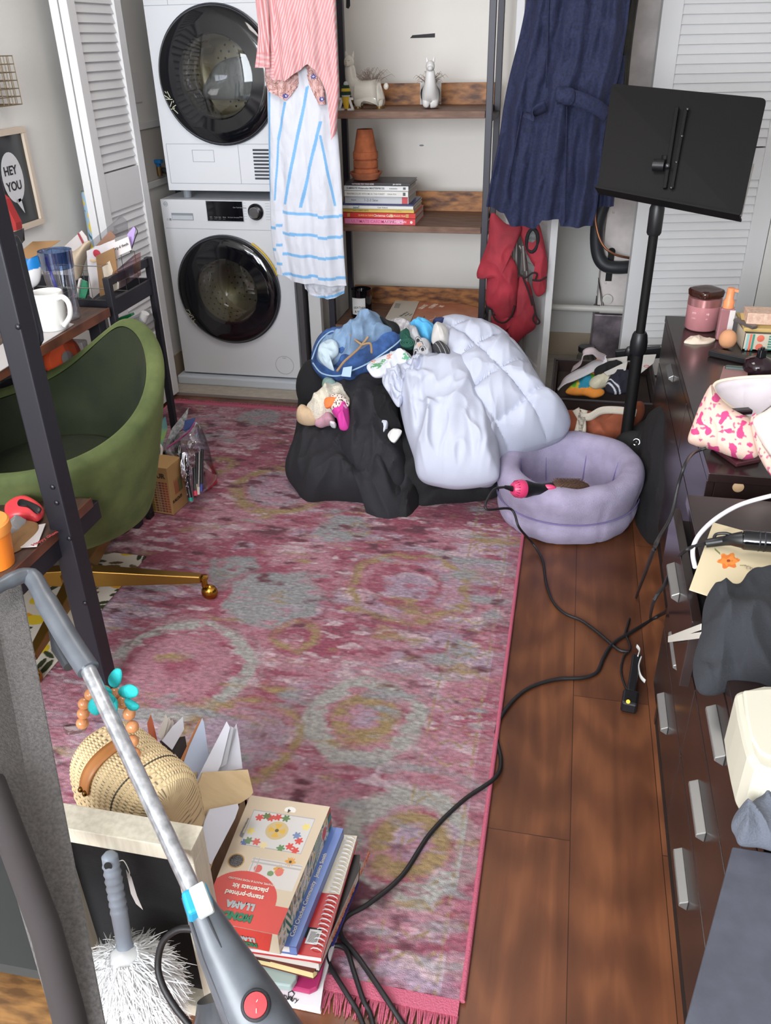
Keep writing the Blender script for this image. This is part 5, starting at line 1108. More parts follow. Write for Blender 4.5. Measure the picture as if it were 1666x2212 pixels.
for i in range(7): 
    x = bx0+(bx1-bx0)*i/6; b.tube([(x,by0,.90),(x,by0,.765),(x,by1,.765),(x,by1,.90)], .0012, 5)
b.build('wire_frame', WIRE, wbk)
def card(name, uv, y, m_, label, cat='card', th=.003, tilt=.0, prints=()):
    pts = [at(u, v, 'y', y+tilt*(-(v-560))/100.) for u, v in uv]; b = MB(); b.slab(pts, (0,th,0)); o = b.build(name, m_); tag(o, label, cat); return o
WC = mat('card_white', (216,208,206), .7); KR = mat('kraft_paper', (146,110,72), .8, bump=.1); LIL2 = mat('card_lilac', (176,150,212), .6)
CLR = glassy('clear_plastic', (.82,.82,.84), .10, .08)
o = card('envelope', [(139,532),(176,498),(187,512),(192,530),(165,548)], 2.58, WC, 'white envelope with red stripe at the basket back')
MB().slab(plate([(167,505),(170,503),(181,524),(178,527)],'y',2.575), (0,.001,0)).build('red_stripe', mat('stripe_red', (160,60,70), .6), o)
o = card('greeting_card', [(187,542),(248,517),(254,560),(252,600),(200,645),(194,640)], 2.50, WC, 'large white card with red dot standing in the wire basket')
p_ = at(209,548,'y',2.497); MB().lathe([(.013,0),(.0,.001)], p_, (0,-1,0), 20, cap=False).build('red_dot', mat('dot_red', (184,50,66), .6), o); MB().ball(at(201,563,'y',2.497), .012, 12, sc=(1,.1,.5)).build('crescent', mat('cres', (220,190,150), .6), o)
o = card('name_card', [(232,530),(277,511),(284,540),(237,561)], 2.47, WC, 'small white lettered card beside the lilac card in the basket'); text('orp-d thesh', .012, at(247,541,'y',2.468), (1,0,.36), (-.2,0,1), INK, o)
o = card('kraft_card', [(207,553),(246,535),(256,602),(252,628),(216,640)], 2.44, KR, 'brown kraft card holder clipped to the basket front'); MB().slab(plate([(221,577),(237,563),(244,585),(240,606),(226,612)],'y',2.438), (0,.001,0)).build('cream_insert', mat('cream_insert', (206,190,168), .7), o)
card('lilac_card', [(275,506),(288,490),(293,492),(286,534),(280,536)], 2.49, LIL2, 'lilac card with dark cord at the basket corner')
b = MB(); b.tube(spline([at(u,v,'y',2.485) for u,v in ((291,490),(297,500),(292,515),(282,545))],5), .0014, 6); tag(b.build('dark_string', CORD), 'dark string looped on the lilac card', 'string')
card('clear_sleeve', [(187,540),(196,522),(262,466),(275,478),(278,505),(240,517)], 2.56, CLR, 'clear plastic sleeve sticking up from the wire basket', 'sleeve')
card('photo_strip', [(206,532),(222,515),(238,498),(250,512),(244,518),(216,530)], 2.54, mat('photo_brown', (140,104,84), .5), 'brown photo inside the clear sleeve', 'photo')
card('clear_box', [(246,588),(288,552),(289,603),(256,625)], 2.43, glassy('pink_plastic', (.9,.76,.80), .12, .1), 'clear pinkish plastic box at the right end of the basket', 'box', th=.05)
def bubble(name, ol, y, m_, label, cat, th=.03, **k): o = cushion(name, ol, (0,y,0), (0,-1,.1), 0, th, m_, **k); return tag(o, label, cat)
bubble('padded_bag', [(156,548),(172,534),(190,520),(194,530),(180,570),(172,600),(160,604),(158,575)], 2.45, mat('parchment', (192,172,148), .6), 'rolled parchment coloured bag left in the wire basket', 'bag', seed=2, wr=.01)
card('green_packet', [(164,642),(172,604),(186,610),(190,625),(184,645)], 2.42, mat('packet_green', (60,140,104), .5), 'small green and white packet low in the basket', 'packet', th=.01)
card('white_packet', [(162,643),(170,602),(174,604),(167,643)], 2.41, WC, 'thin white packet edge next to the green packet', 'packet', th=.01)
card('note_card', [(226,632),(228,617),(250,604),(256,612),(256,624),(230,636)], 2.425, mat('cream_card', (214,206,192), .7), 'small cream note card behind the cart rail', 'card')
# wrapped lemon roll beside the door
rl = MB(); a0 = at(190,412,'x',-1.93); a1 = at(214,560,'x',-1.93); GXn = 40; P_ = []; C_ = []
for i in range(GXn):
    t = 2*math.pi*i/GXn; row = []
    for j in range(60):
        f_ = j/59; c_ = a0.lerp(a1, f_); row.append(c_+Vector((math.cos(t)*.028, math.sin(t)*.028*(1+.1*math.sin(3*t)), 0)))
        n_ = ns(t*1.1, f_*7, 3); C_.append(lin((226,196,60) if n_ > .22 else ((58,84,96) if -.34 > n_ else (160,190,214))))
    P_.append(row)
rl.grid(P_, closed_u=True); rl.c = C_; tag(rl.build('wrapping_paper_roll', vcmat('roll_paper', .5), smooth=60), 'light blue and yellow patterned paper roll standing behind the louvred door', 'paper roll')
# things on the lower cart tray
card('green_lid_box', [(256,687),(283,678),(285,683),(258,697)], 2.52, mat('green_plastic', (30,150,84), .4), 'green plastic box lid on the cart middle tray', 'box', th=.02)
card('clear_bin', [(258,700),(300,683),(312,705),(312,730),(262,740)], 2.50, CLR, 'clear plastic bin on the cart middle tray', 'bin', th=.08)
card('green_bottle', [(246,708),(256,706),(258,735),(250,735)], 2.46, mat('lime', (110,196,40), .4), 'small lime green bottle beside the clear bin', 'bottle', th=.02)
card('blue_sachet', [(256,704),(272,700),(273,710),(257,716)], 2.45, mat('sach_blue', (60,72,132), .5), 'blue and pink sachet in front of the clear bin', 'sachet', th=.01)
b = MB(); b.tube([at(300,712,'y',2.52), at(314,676,'y',2.52)], .014, 14); tag(b.build('clear_tube', mat('tube_grey', (190,188,186), .25), smooth=60), 'clear plastic tube with white label leaning in the cart tray', 'tube')
card('navy_box', [(243,690),(254,688),(256,705),(246,708)], 2.44, mat('sach_blue'), 'small navy box in the cart tray', 'box', th=.02) if False else None
# mug, tumbler, pad
ZT = .786
o = MB().slab([at(u,v,'z',ZT) for u,v in ((160,701),(86,748),(0,803),(-30,770),(60,705),(110,690))], (0,0,.002)).build('desk_pad', mat('pad_grey', (176,172,172), .5)); tag(o, 'pale grey desk pad under the mug', 'desk pad')
MUG = mat('mug_white', (222,220,216), .15, coat=.4)
mp_ = at(103,719,'z',ZT+.002); mc = Vector((mp_.x-.008, mp_.y+.044, ZT+.002)); mu = thing('coffee_mug', 'plain white ceramic coffee mug on the desk', 'mug', tuple(mc))
b = MB(); b.lathe([(0,0),(.040,0),(.044,.004),(.045,.104),(.044,.107),(.041,.105),(.040,.01),(0,.009)], mc, n=48, cap=False); b.build('cup', MUG, mu, smooth=50)
b = MB(); b.tube(spline([mc+Vector((.040,-.01,.092)),mc+Vector((.062,-.015,.097)),mc+Vector((.078,-.018,.080)),mc+Vector((.074,-.018,.045)),mc+Vector((.045,-.012,.014))],6), .0075, 12); b.build('handle', MUG, mu, smooth=60)
tp_ = at(140,697,'z',ZT); tc_ = Vector((tp_.x-.014, tp_.y+.045, ZT+.001)); tu = thing('tumbler', 'tall clear blue tinted plastic tumbler with a dark blue straw behind the mug', 'tumbler', tuple(tc_))
b = MB(); b.lathe([(0,0),(.033,0),(.036,.004),(.048,.20),(.0465,.20),(.034,.008),(0,.007)], tc_, n=40, cap=False); b.build('cup', glassy('blue_tint', (.93,.94,.97), .06, .05), tu, smooth=50)
b = MB(); b.lathe([(.0465,.150),(.0485,.20),(.0475,.20),(.0455,.150)], tc_, n=40, cap=False); b.build('blue_rim', glassy('blue_rim', (.58,.70,.90), .08, .05), tu, smooth=50)
b = MB(); b.tube([tc_+Vector((.0,-.01,.01)), tc_+Vector((-.02,-.02,.185))], .0045, 10); b.build('straw', mat('straw_blue', (50,56,150), .3), tu, smooth=60)
def packet(u, v):
    if v > 592+(.3*(40-u)): return (232,120,60) if (abs(u-62) < 8 and 598 < v < 613 and ns(u*.3,v*.3) > -.3) else (216,214,214)
    return (24,120,190)
bubble('snack_packet', [(36,556),(60,545),(82,534),(88,560),(84,610),(60,625),(44,620)], 2.30, vcmat('packet', .4), 'blue and white packet with orange arrow behind the tumbler', 'packet', colf=packet, wr=.004, N=160, K=36)
card('kraft_envelope', [(38,548),(70,522),(130,520),(95,545),(60,560)], 2.36, KR, 'kraft paper envelope lying at the desk back', 'envelope')
o = card('red_book', [(-6,420),(8,432),(34,482),(36,498),(20,500),(-6,470)], 2.28, mat('book_red', (150,36,34), .4), 'red and cream book leaning at the far left of the desk', 'book', th=.03)
MB().slab(plate([(0,470),(8,450),(16,470),(16,498),(4,498)],'y',2.275), (0,.002,0)).build('cream_area', mat('cream_insert'), o)
card('black_phone', [(12,508),(48,494),(50,520),(30,545),(20,530)], 2.24, BLKG, 'black smartphone propped at the left of the desk', 'phone', th=.009)
b = MB(); b.slab([at(u,v,'z',.56+.03) for u,v in ((-20,722),(18,730),(30,768),(-20,775))], (0,0,.02)); tag(b.build('patterned_box', mat('floral_brown', (190,160,144), .7, rgb2=(120,80,66), mscale=30)), 'brown floral patterned box under the desk top', 'box')
# under-desk things
od = thing('tape_measure_reel', 'round orange reel with grey hub on the shelf beneath the desk', 'reel', tuple(at(140,780,'y',2.255)))
c_ = at(138,772,'y',2.255); b = MB(); b.lathe([(.0,-.03),(.055,-.03),(.066,-.02),(.068,.0),(.060,.012),(.02,.016),(0,.016)], c_, (1,-.35,.1), 32, cap=False); b.build('disc', mat('reel_orange', (222,84,40), .45), od, smooth=50)
b = MB(); b.lathe([(.022,.018),(.0,.019)], c_, (1,-.35,.1), 20, cap=False); b.build('hub', mat('hub_grey', (130,126,124), .5), od)
b = MB(); b.box((-1.70,2.245,.608),(-1.60,2.292,.73)); tag(b.build('black_box', BLK, bevel=.008), 'black box under the desk behind the orange reel', 'box')
b = MB(); b.box((-1.55,2.25,.608),(-1.46,2.29,.70)); tag(b.build('clear_case', CLR, bevel=.006), 'clear plastic case of paper under the desk corner', 'case')
b = MB(); b.box((-1.80,2.246,.608),(-1.73,2.29,.70)); tag(b.build('dark_red_box', mat('darkred', (70,24,24), .5)), 'dark red box under the desk left of the orange reel', 'box')
# on the low shelf
ZL = .521
tdp = at(50,1118,'z',ZL); td = thing('tape_dispenser', 'coral red tape dispenser with black top on the low shelf', 'tape dispenser', tuple(tdp))
cushion('shell', [(12,1098),(35,1080),(60,1077),(85,1090),(95,1103),(90,1118),(76,1126),(50,1122),(18,1122)], at(50,1110,'z',ZL+.014), (0,-.25,1), .0, .020, mat('coral', (222,66,74), .3), td, wr=0, back=.012, pw=5, pe=.45)
cushion('grip', [(38,1084),(48,1079),(78,1090),(90,1100),(80,1110),(60,1098),(40,1094)], at(50,1110,'z',ZL+.014), (0,-.25,1), .018, .007, BLK, td, wr=0, back=.004, pw=4)
bubble('kraft_roll_pouch', [(14,1160),(30,1140),(55,1128),(78,1132),(82,1148),(60,1170),(40,1190),(18,1195)], 1.42, KR, 'crumpled kraft paper bag on the low shelf', 'bag', seed=3, wr=.01) if False else None
o = cushion('kraft_bag', [(8,1170),(30,1145),(55,1128),(80,1130),(82,1146),(62,1170),(40,1190),(12,1196)], at(45,1160,'z',ZL+.004), (0,-.05,1), .0, .012, KR, back=.001, seed=3, wr=.004, wf=20); tag(o, 'crumpled brown kraft paper bag on the low shelf', 'bag')
o = cushion('plastic_bag', [(8,1128),(30,1122),(56,1122),(48,1140),(30,1150),(12,1150)], at(30,1135,'z',ZL+.016), (0,-.1,1), .004, .010, mat('film_grey', (150,150,152), .2), seed=4, wr=.01, wf=20); tag(o, 'crinkled clear plastic bag on top of the kraft bag', 'bag')
o = MB().slab([at(u,v,'z',ZL+.004) for u,v in ((42,1184),(78,1136),(99,1132),(80,1181))], (0,0,.002)).build('thank_you_card', WC); tag(o, 'white card with red handwriting beside the kraft bag', 'card')
text('Happy Glam', .014, at(72,1180,'z',ZL+.0065), (.35,1,0), (-1,.35,0), mat('ink_red', (176,70,70), .6), o); text('Pages', .018, at(55,1184,'z',ZL+.0065), (.35,1,0), (-1,.35,0), mat('ink_red'), o) if False else None
tubp = at(-34,1240,'z',ZL); tb_ = thing('orange_tub', 'bright orange plastic tub at the left edge of the low shelf', 'tub', tuple(tubp))
b = MB(); b.lathe([(.040,0),(.048,.085),(.046,.085),(.038,.003),(0,.003)], (tubp.x,tubp.y+.04,ZL), n=32, cap=False); b.build('tub', mat('tub_orange', (232,128,40), .45), tb_, smooth=40)
b = MB(); b.lathe([(.050,.080),(.052,.084),(.052,.104),(.048,.108),(0,.108)], (tubp.x,tubp.y+.04,ZL), n=32, cap=False); b.build('lid', mat('tub_lid', (236,150,70), .45), tb_, smooth=40)

# wall picture and wire rack
FRW = mat('pale_frame_wood', (206,190,172), .6, bump=.05)
pc = thing('framed_print', 'black HEY YOU speech bubble print in a pale wood frame on the left wall', 'picture', (-1.995,2.7,1.0))
PX = -1.975; tr, brr = at(59,272,'x',PX), at(93,484,'x',PX); y1 = (tr.y+brr.y)/2; z1, z0 = tr.z, brr.z; y0 = y1-.30*.95
y0 = y1-.27; fw = .020
for (a, b_) in (((y0,z1-fw),(y1,z1)),((y0,z0),(y1,z0+fw)),((y0,z0+fw+.0003),(y0+fw,z1-fw-.0003)),((y1-fw,z0+fw+.0003),(y1,z1-fw-.0003))): MB().box((-1.998,a[0],a[1]),(PX,b_[0],b_[1])).build('frame', FRW, pc, bevel=.001)
MB().box((-1.997,y0+fw,z0+fw),(-1.985,y1-fw,z1-fw)).build('print', mat('print_black', (38,37,38), .12), pc)
XP = -1.9845; cb = at(28,384,'x',XP); ol = [(XP, cb.y+.062*math.cos(k*.2094), cb.z+.085*math.sin(k*.2094)) for k in range(30)]
bb_ = MB().slab(ol, (.0006,0,0)).slab([tuple(at(33,432,'x',XP)),tuple(at(45,428,'x',XP)),tuple(at(54,460,'x',XP))], (.0006,0,0)).build('speech_bubble', mat('bubble_white', (206,206,208), .5), pc)
text('HEY', .042, at(10,381,'x',XP+.001), (0,1,0), (0,0,1), INK, bb_, bold=.0008); text('YOU', .042, at(17,415,'x',XP+.001), (0,1,0), (0,0,1), INK, bb_, bold=.0008)
wr2 = thing('wall_wire_basket', 'rusty gold wire basket hung on the left wall above the print', 'basket', (-1.9,2.95,1.35))
GWI = mat('wire_bronze', (124,108,84), .4, metal=.6); pr_ = at(36,120,'x',-1.90); prb = at(38,226,'x',-1.90); ye = (pr_.y+prb.y)/2; zt, zb = pr_.z, prb.z
b = MB()
for i in range(7):
    z = zb+(zt-zb)*i/6; b.tube([(-1.995,ye,z),(-1.90,ye,z),(-1.90,ye-.36,z),(-1.995,ye-.36,z)], .0018, 6)
for i in range(15):
    y = ye-.36*i/14; b.tube([(-1.90,y,zt),(-1.90,y,zb),(-1.995,y,zb)], .0016, 5)
for i in range(4): b.tube([(-1.995+.024*i,ye,zt),(-1.995+.024*i,ye,zb)], .0016, 5)
b.build('wire_grid', GWI, wr2)
b = MB(); b.box((-1.98,ye-.34,zb+.01),(-1.93,ye-.10,zt-.02)); tag(b.build('paper_stack', mat('yellow_paper', (206,196,150), .7)), 'pale yellow papers inside the wall wire basket', 'papers')

# ================================================================ green velvet chair
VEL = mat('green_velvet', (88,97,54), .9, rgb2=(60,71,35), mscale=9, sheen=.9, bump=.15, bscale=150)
VEL_SHADE = mat('green_velvet_shaded', (38,45,23), .92, rgb2=(26,33,16), mscale=7, sheen=.3, bump=.15, bscale=150)  # darkened copy of the velvet: shade inside the tub is put into its colour
BRS = mat('brushed_brass', (150,112,52), .35, metal=.85)
ch = thing('swivel_chair', 'green velvet tub chair on a brass four-star base in front of the desk', 'chair', (-1.385,1.875,0))
cc_ = Vector((-1.385,1.875,0))
def rim(a): d = (a-58+180) % 360-180; return .60+.215*math.exp(-(d/(62 if d < 0 else 44))**2)
P_ = []; n1 = 144
prof_o = [(.10,.305),(.21,.305),(.252,.315),(.266,.345)]
for k in range(n1):
    a = 360*k/n1; c, s_ = math.cos(R(a)), math.sin(R(a)); h = rim(a); row = []
    for (r_, z) in prof_o: row.append((r_, z))
    for i in range(1, 10): f_ = i/9; row.append((.266+.082*f_**.9, .345+(h-.025-.345)*f_))
    rt_ = row[-1][0]
    for (dr_, dz) in ((-.004,.014),(-.014,.023),(-.026,.025),(-.040,.020),(-.048,.008)): row.append((rt_+dr_, h-.025+dz))
    P_.append([(cc_.x+r_*c+ns(c*2,s_*2,z*4)*.004, cc_.y+r_*s_, z) for r_, z in row])
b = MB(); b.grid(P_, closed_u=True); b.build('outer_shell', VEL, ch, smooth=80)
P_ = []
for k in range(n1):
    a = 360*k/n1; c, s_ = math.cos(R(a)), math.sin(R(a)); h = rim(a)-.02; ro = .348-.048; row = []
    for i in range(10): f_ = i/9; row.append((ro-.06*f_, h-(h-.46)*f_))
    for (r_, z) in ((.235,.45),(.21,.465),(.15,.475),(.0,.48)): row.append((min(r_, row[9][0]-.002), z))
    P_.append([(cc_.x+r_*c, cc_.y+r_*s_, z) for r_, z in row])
b = MB(); b.grid(P_, closed_u=True); b.build('inner_shell', VEL_SHADE, ch, smooth=80)
b = MB(); b.lathe([(.05,.26),(.05,.306)], cc_, n=24).lathe([(.028,.06),(.028,.30)], cc_, n=24); b.build('column', BRS, ch, smooth=40)
base_ang = [math.degrees(math.atan2(1.945-1.875, -1.0+1.385))+90*k for k in range(4)]
b = MB(); b.lathe([(.055,.055),(.055,.10),(.04,.115)], cc_, n=24); b.build('hub', BRS, ch, smooth=40)
for a in base_ang:
    c, s_ = math.cos(R(a)), math.sin(R(a)); d = Vector((c, s_, 0)); lg = MB()
    p = cc_+d*.045+Vector((0,0,.088)); q = cc_+d*.375+Vector((0,0,.078)); sd_ = Vector((-s_,c,0))
    lg.add([p-sd_*.02-Vector((0,0,.030)),p+sd_*.02-Vector((0,0,.030)),p+sd_*.02+Vector((0,0,.028)),p-sd_*.02+Vector((0,0,.028)),q-sd_*.012-Vector((0,0,.012)),q+sd_*.012-Vector((0,0,.012)),q+sd_*.012+Vector((0,0,.012)),q-sd_*.012+Vector((0,0,.012))],
           [(0,1,2,3),(7,6,5,4),(0,4,5,1),(1,5,6,2),(2,6,7,3),(3,7,4,0)])
    lo_ = lg.build('leg', BRS, ch, bevel=.003); w = MB(); wc = cc_+d*.383
    w.lathe([(.010,.05),(.010,.075),(.014,.076),(.014,.084),(0,.088)], wc, n=14); w.ball(wc+d*.012+Vector((0,0,.027)), .0265, 16, sc=(1,.8,1)); w.build('caster', mat('brass_bright', (176,128,52), .2, metal=1), lo_, smooth=50)

# pencil box, zip bag, foil pens and coral book on the rug
bxp = thing('pencil_box', 'brown cardboard colour pencil box with colour chart on the rug beside the chair', 'box', (-1.35,2.45,0))
c0 = at(376,1113,'z',.01); cl = at(325,1105,'z',.01); cr = at(400,1085,'z',.01)
ux = (cl-c0); ux.z = 0; ux.normalize(); uy = Vector((-ux.y, ux.x, 0)); uy = -uy if uy.y < 0 else uy
wA, wB, hB = .135, .10, .19
b = MB(); CB = mat('cardboard', (170,132,84), .8, bump=.05); p0_ = c0
b.slab([p0_, p0_+ux*wA, p0_+ux*wA+uy*wB, p0_+uy*wB], (0,0,hB)); b.build('carton', CB, bxp, bevel=.0015)
rnd = random.Random(2); sw_ = {}
for i in range(12):
    for j in range(10):
        hue = [(150,70,54),(126,60,44),(104,56,60),(120,90,70),(96,52,36),(132,112,50),(112,100,48),(84,58,34)][(j+i*0) % 8]
        sw_.setdefault(hue, MB()).slab([p0_+ux*(.008+j*.0125)-uy*.0006+Vector((0,0,.008+i*.0105)), p0_+ux*(.018+j*.0125)-uy*.0006+Vector((0,0,.008+i*.0105)), p0_+ux*(.018+j*.0125)-uy*.0006+Vector((0,0,.0155+i*.0105)), p0_+ux*(.008+j*.0125)-uy*.0006+Vector((0,0,.0155+i*.0105))], uy*.0005)
allb = MB(); ms_ = []
for k, (hue, q) in enumerate(sw_.items()): 
    bb2 = len(allb.v); allb.v += q.v; allb.f += [tuple(i+bb2 for i in f) for f in q.f]; allb.mi += [k]*len(q.f); ms_.append(mat('sw_%d%d%d' % hue, hue, .7))
allb.build('colour_chart', ms_, bxp)
text('KALOUR', .026, p0_+ux*.115-uy*.0008+Vector((0,0,.148)), -ux, (0,0,1), mat('ink_brown', (62,44,30), .7), bxp, bold=.0008)
text('KALOUR', .016, p0_-ux*.0008+uy*.006+Vector((0,0,.045)), uy, (0,0,1), mat('ink_brown'), bxp, bold=.0006)
for i in range(6): MB().slab([p0_-ux*.0008+uy*(.03+.009*i)+Vector((0,0,.07)), p0_-ux*.0008+uy*(.036+.009*i)+Vector((0,0,.07)), p0_-ux*.0008+uy*(.036+.009*i)+Vector((0,0,.115)), p0_-ux*.0008+uy*(.033+.009*i)+Vector((0,0,.13)), p0_-ux*.0008+uy*(.030+.009*i)+Vector((0,0,.115))], -ux*.0003).build('printed_pencil', mat('pp%d' % (i//3), [(160,84,60),(88,92,56)][i//3], .7), bxp)
ZB = glassy('zip_bag_film', (.86,.87,.92), .16, .12)
ZP = Vector((0,2.70,0)); ZN = Vector((.15,-1,.35)).normalized()
zb_ = thing('zip_bag', 'clear plastic zip bag with purple seal holding art supplies beside the pencil box', 'bag', (-1.25,2.6,0))
cushion('film', [(357,975),(362,950),(390,930),(420,910),(436,925),(450,960),(460,1000),(470,1030),(445,1060),(420,1070),(395,1040),(376,1000)], ZP, ZN, .0, .07, ZB, zb_, seed=3, wr=.015, wf=12, back=.02)
b = MB(); b.tube(spline([onp(u,v,ZP+ZN*.055,ZN) for u,v in ((360,968),(385,950),(408,932),(421,912))],6), .003, 6); b.build('zip_seal', mat('seal_purple', (170,80,130), .4), zb_, smooth=60)
def zcard(name, uv, off, m_, label, cat): return tag(MB().slab([onp(u,v,ZP+ZN*off,ZN) for u,v in uv], ZN*.002).build(name, m_), label, cat)
zcard('stencil_sheet', [(362,950),(372,925),(395,897),(408,880),(402,915),(385,935),(372,955)], .02, mat('stencil', (190,192,194), .4, rgb2=(120,124,128), mscale=90), 'grey translucent stencil sheet sticking up behind the zip bag', 'stencil')
zcard('blue_pouch_card', [(400,908),(422,902),(420,918),(404,935),(396,930)], .03, mat('card_blue', (70,86,140), .5), 'dark blue card at the top of the zip bag', 'card')
zcard('gift_bag', [(346,940),(352,905),(358,900),(362,925),(352,960),(346,965)], .01, mat('bag_teal', (90,140,160), .5, rgb2=(150,190,90), mscale=12), 'blue and green gift bag behind the chair edge', 'bag')
b = MB(); b.tube(spline([onp(u,v,ZP+ZN*.05,ZN) for u,v in ((343,958),(349,968),(348,984))],5), .005, 8); tag(b.build('plastic_hook', PVC, smooth=60), 'white curved plastic handle between chair and pencil box', 'handle')
o = cushion('foil_wrapper', [(388,982),(402,978),(408,1000),(412,1030),(415,1060),(418,1082),(410,1085),(400,1050),(392,1020)], ZP, ZN, .07, .018, mat('foil', (205,205,215), .15, metal=1), seed=2, wr=.012, wf=28); tag(o, 'crumpled silver foil pen wrapper beside the pencil box', 'wrapper')
for i, (a, c, col_, lb) in enumerate((((425,978),(425,1060),(196,176,140),'beige ink pen with clear cap in the zip bag'),((431,975),(429,1068),(206,198,190),'silver ink pen with clear cap in the zip bag'),((437,970),(435,1062),(60,66,150),'black pen with blue tip in the zip bag'),((420,1010),(423,1070),(200,60,84),'dark marker with red end in the zip bag'),((405,1040),(413,1082),(20,150,130),'thick marker with teal end beside the foil'))):
    t_ = thing('pen' if i < 3 else 'marker', lb, 'pen', tuple(onp(*c,ZP+ZN*.08,ZN))); A_ = onp(*a,ZP+ZN*.085,ZN); B_ = onp(*c,ZP+ZN*.085,ZN); r_ = .005 if i < 3 else .008
    b = MB(); b.tube([A_, A_.lerp(B_,.82)], r_, 10); b.build('barrel', mat('pen_black', (34,34,38), .3) if i != 1 else ALU, t_, smooth=60)
    b = MB(); b.tube([A_.lerp(B_,.82), B_], r_*1.05, 10); b.build('tip', mat('pen_tip%d' % i, col_, .4), t_, smooth=60)
rb = thing('coral_sketchbook', 'coral red square box with brown spine leaning beside the pens', 'box', tuple(at(445,1070,'z',0)))
q4 = [at(442,1017,'z',.11), at(463,1003,'z',.11), at(469,1042,'z',.012), at(448,1058,'z',.012)]
b = MB(); b.slab(q4, Vector((-.035,.02,0))); b.build('block', mat('coral_box', (150,72,66), .6), rb)
b = MB(); b.slab([q4[0]+Vector((.001,-.001,0)), q4[1]+Vector((.001,-.001,0)), q4[2]+Vector((.001,-.001,0)), q4[3]+Vector((.001,-.001,0))], Vector((.002,-.002,0))); b.build('cover', mat('coral_cover', (206,62,72), .5, mott=.12, mscale=50), rb)
# ================================================================ dressers, right side
ESP = mat('espresso_gloss', (40,29,28), .22, mott=.1, mscale=6, spec=.6); HND = mat('satin_handle', (160,160,158), .4, metal=.8)
def dresser(label, x0, x1, y0, y1, H, cols, rows, open_=None):
    t = thing('dresser', label, 'dresser', ((x0+x1)/2,(y0+y1)/2,0))
    MB().box((x0+.018,y0,0),(x1,y0+.018,H-.022)).build('end_panel', ESP, t, bevel=.001); MB().box((x0+.018,y1-.018,0),(x1,y1,H-.022)).build('end_panel', ESP, t, bevel=.001)
    MB().box((x0,y0-.005,H-.022),(x1,y1+.005,H)).build('top', ESP, t, bevel=.0015)
    MB().box((x0+.02,y0+.02,.0),(x1-.01,y1-.02,H-.03)).build('carcass', mat('carcass_dark', (18,14,14), .6), t)
    MB().box((x0+.03,y0+.02,0),(x0+.04,y1-.02,.10)).build('plinth', mat('carcass_dark'), t)
    for i, (a, b_) in enumerate(cols):
        for j, (za, zb, hz) in enumerate(rows):
            dx = -.028 if open_ and (i, j) in open_ else 0
            d = MB().box((x0+dx,a+.002,za),(x0+dx+.018,b_-.002,zb)).build('drawer', ESP, t, bevel=.0012)
            if dx: MB().box((x0+dx+.018,a+.02,za+.01),(x0+.02,b_-.02,zb-.02)).build('drawer_box', mat('carcass_dark'), t)
            yc = (a+b_)/2; h = MB(); X0 = x0+dx
            h.add([(X0,yc-.056,hz+.012),(X0-.015,yc-.056,hz+.004),(X0-.015,yc-.056,hz-.003),(X0,yc-.056,hz-.012),(X0,yc+.056,hz+.012),(X0-.015,yc+.056,hz+.004),(X0-.015,yc+.056,hz-.003),(X0,yc+.056,hz-.012)],
                  [(0,1,2,3),(7,6,5,4),(0,4,5,1),(1,5,6,2),(2,6,7,3),(3,7,4,0)]); h.build('handle', HND, d, bevel=.0015)
    return t
rows = [(.465,.612,.557),(.300,.460,.388),(.125,.295,.215)]
far = dresser('dark espresso dresser carrying cosmetics, farther one by the louvred door', .357, .86, 1.81, 3.06, .627, [(2.285,3.055)], [(.46,.603,.555)])
MB().box((.357,1.815,.46),(.375,2.281,.603)).build('drawer', ESP, far, bevel=.0012); MB().box((.357,1.815,.12),(.375,3.055,.455)).build('lower_door', ESP, far, bevel=.0012)
near = dresser('dark espresso dresser with six visible silver handles, nearer one', .293, .80, .40, 1.66, .64, [(.405,.82),(.82,1.24),(1.24,1.655)], rows, open_=[(2,0)])
for (u, v, r_, nm) in ((1595,1052,.0125,'wooden_cap'),(1553,1122,.004,'screw_cap')):
    p_ = at(u, v, 'y', 1.81); MB().lathe([(r_,0),(r_,.002),(r_*.8,.003),(0,.003)], (p_.x,1.81,p_.z), (0,-1,0), 24, cap=False).build(nm, mat('beech', (196,164,126), .5), far, smooth=40)
ZF = .628; ZN_ = .641
def zf(u, v, z=ZF): return at(u, v, 'z', z)
# cosmetics
PJ = mat('pink_jar', (190,128,132), .3); PJM = mat('pink_metal', (206,146,146), .25, metal=.7)
jp = zf(1517,719); jc = Vector((jp.x, jp.y+.052, ZF)); j = thing('cosmetic_jar', 'large dusty pink cosmetic jar with squarish amber lid on the dresser', 'jar', tuple(jc))
b = MB(); b.lathe([(0,0),(.046,0),(.053,.006),(.054,.085)], jc, n=40, cap=False); b.build('jar', PJ, j, smooth=50)
b = MB(); b.lathe([(.0545,.083),(.0545,.108),(.050,.110),(0,.110)], jc, n=40, cap=False); b.build('metal_collar', PJM, j, smooth=50)
P_ = []
for k in range(48):
    t = 2*math.pi*k/48; sq = 1/max(abs(math.cos(t))**4+abs(math.sin(t))**4, .01)**.25; P_.append([(jc.x+r_*sq*math.cos(t+.6), jc.y+r_*sq*math.sin(t+.6), ZF+h) for r_, h in ((.040,.110),(.047,.113),(.049,.128),(.046,.134),(.036,.136),(.0,.134))])
b = MB(); b.grid(P_, closed_u=True); b.build('lid', mat('amber_dark', (56,28,20), .12), j, smooth=50)
text('medicube', .014, jc+Vector((-.040,-.0415,.060)), (1,-.25,0), (0,0,1), mat('pink_pale', (232,196,196), .5), j); text('COLLAGEN NIGHT', .006, jc+Vector((-.040,-.0415,.044)), (1,-.25,0), (0,0,1), mat('pink_pale'), j)
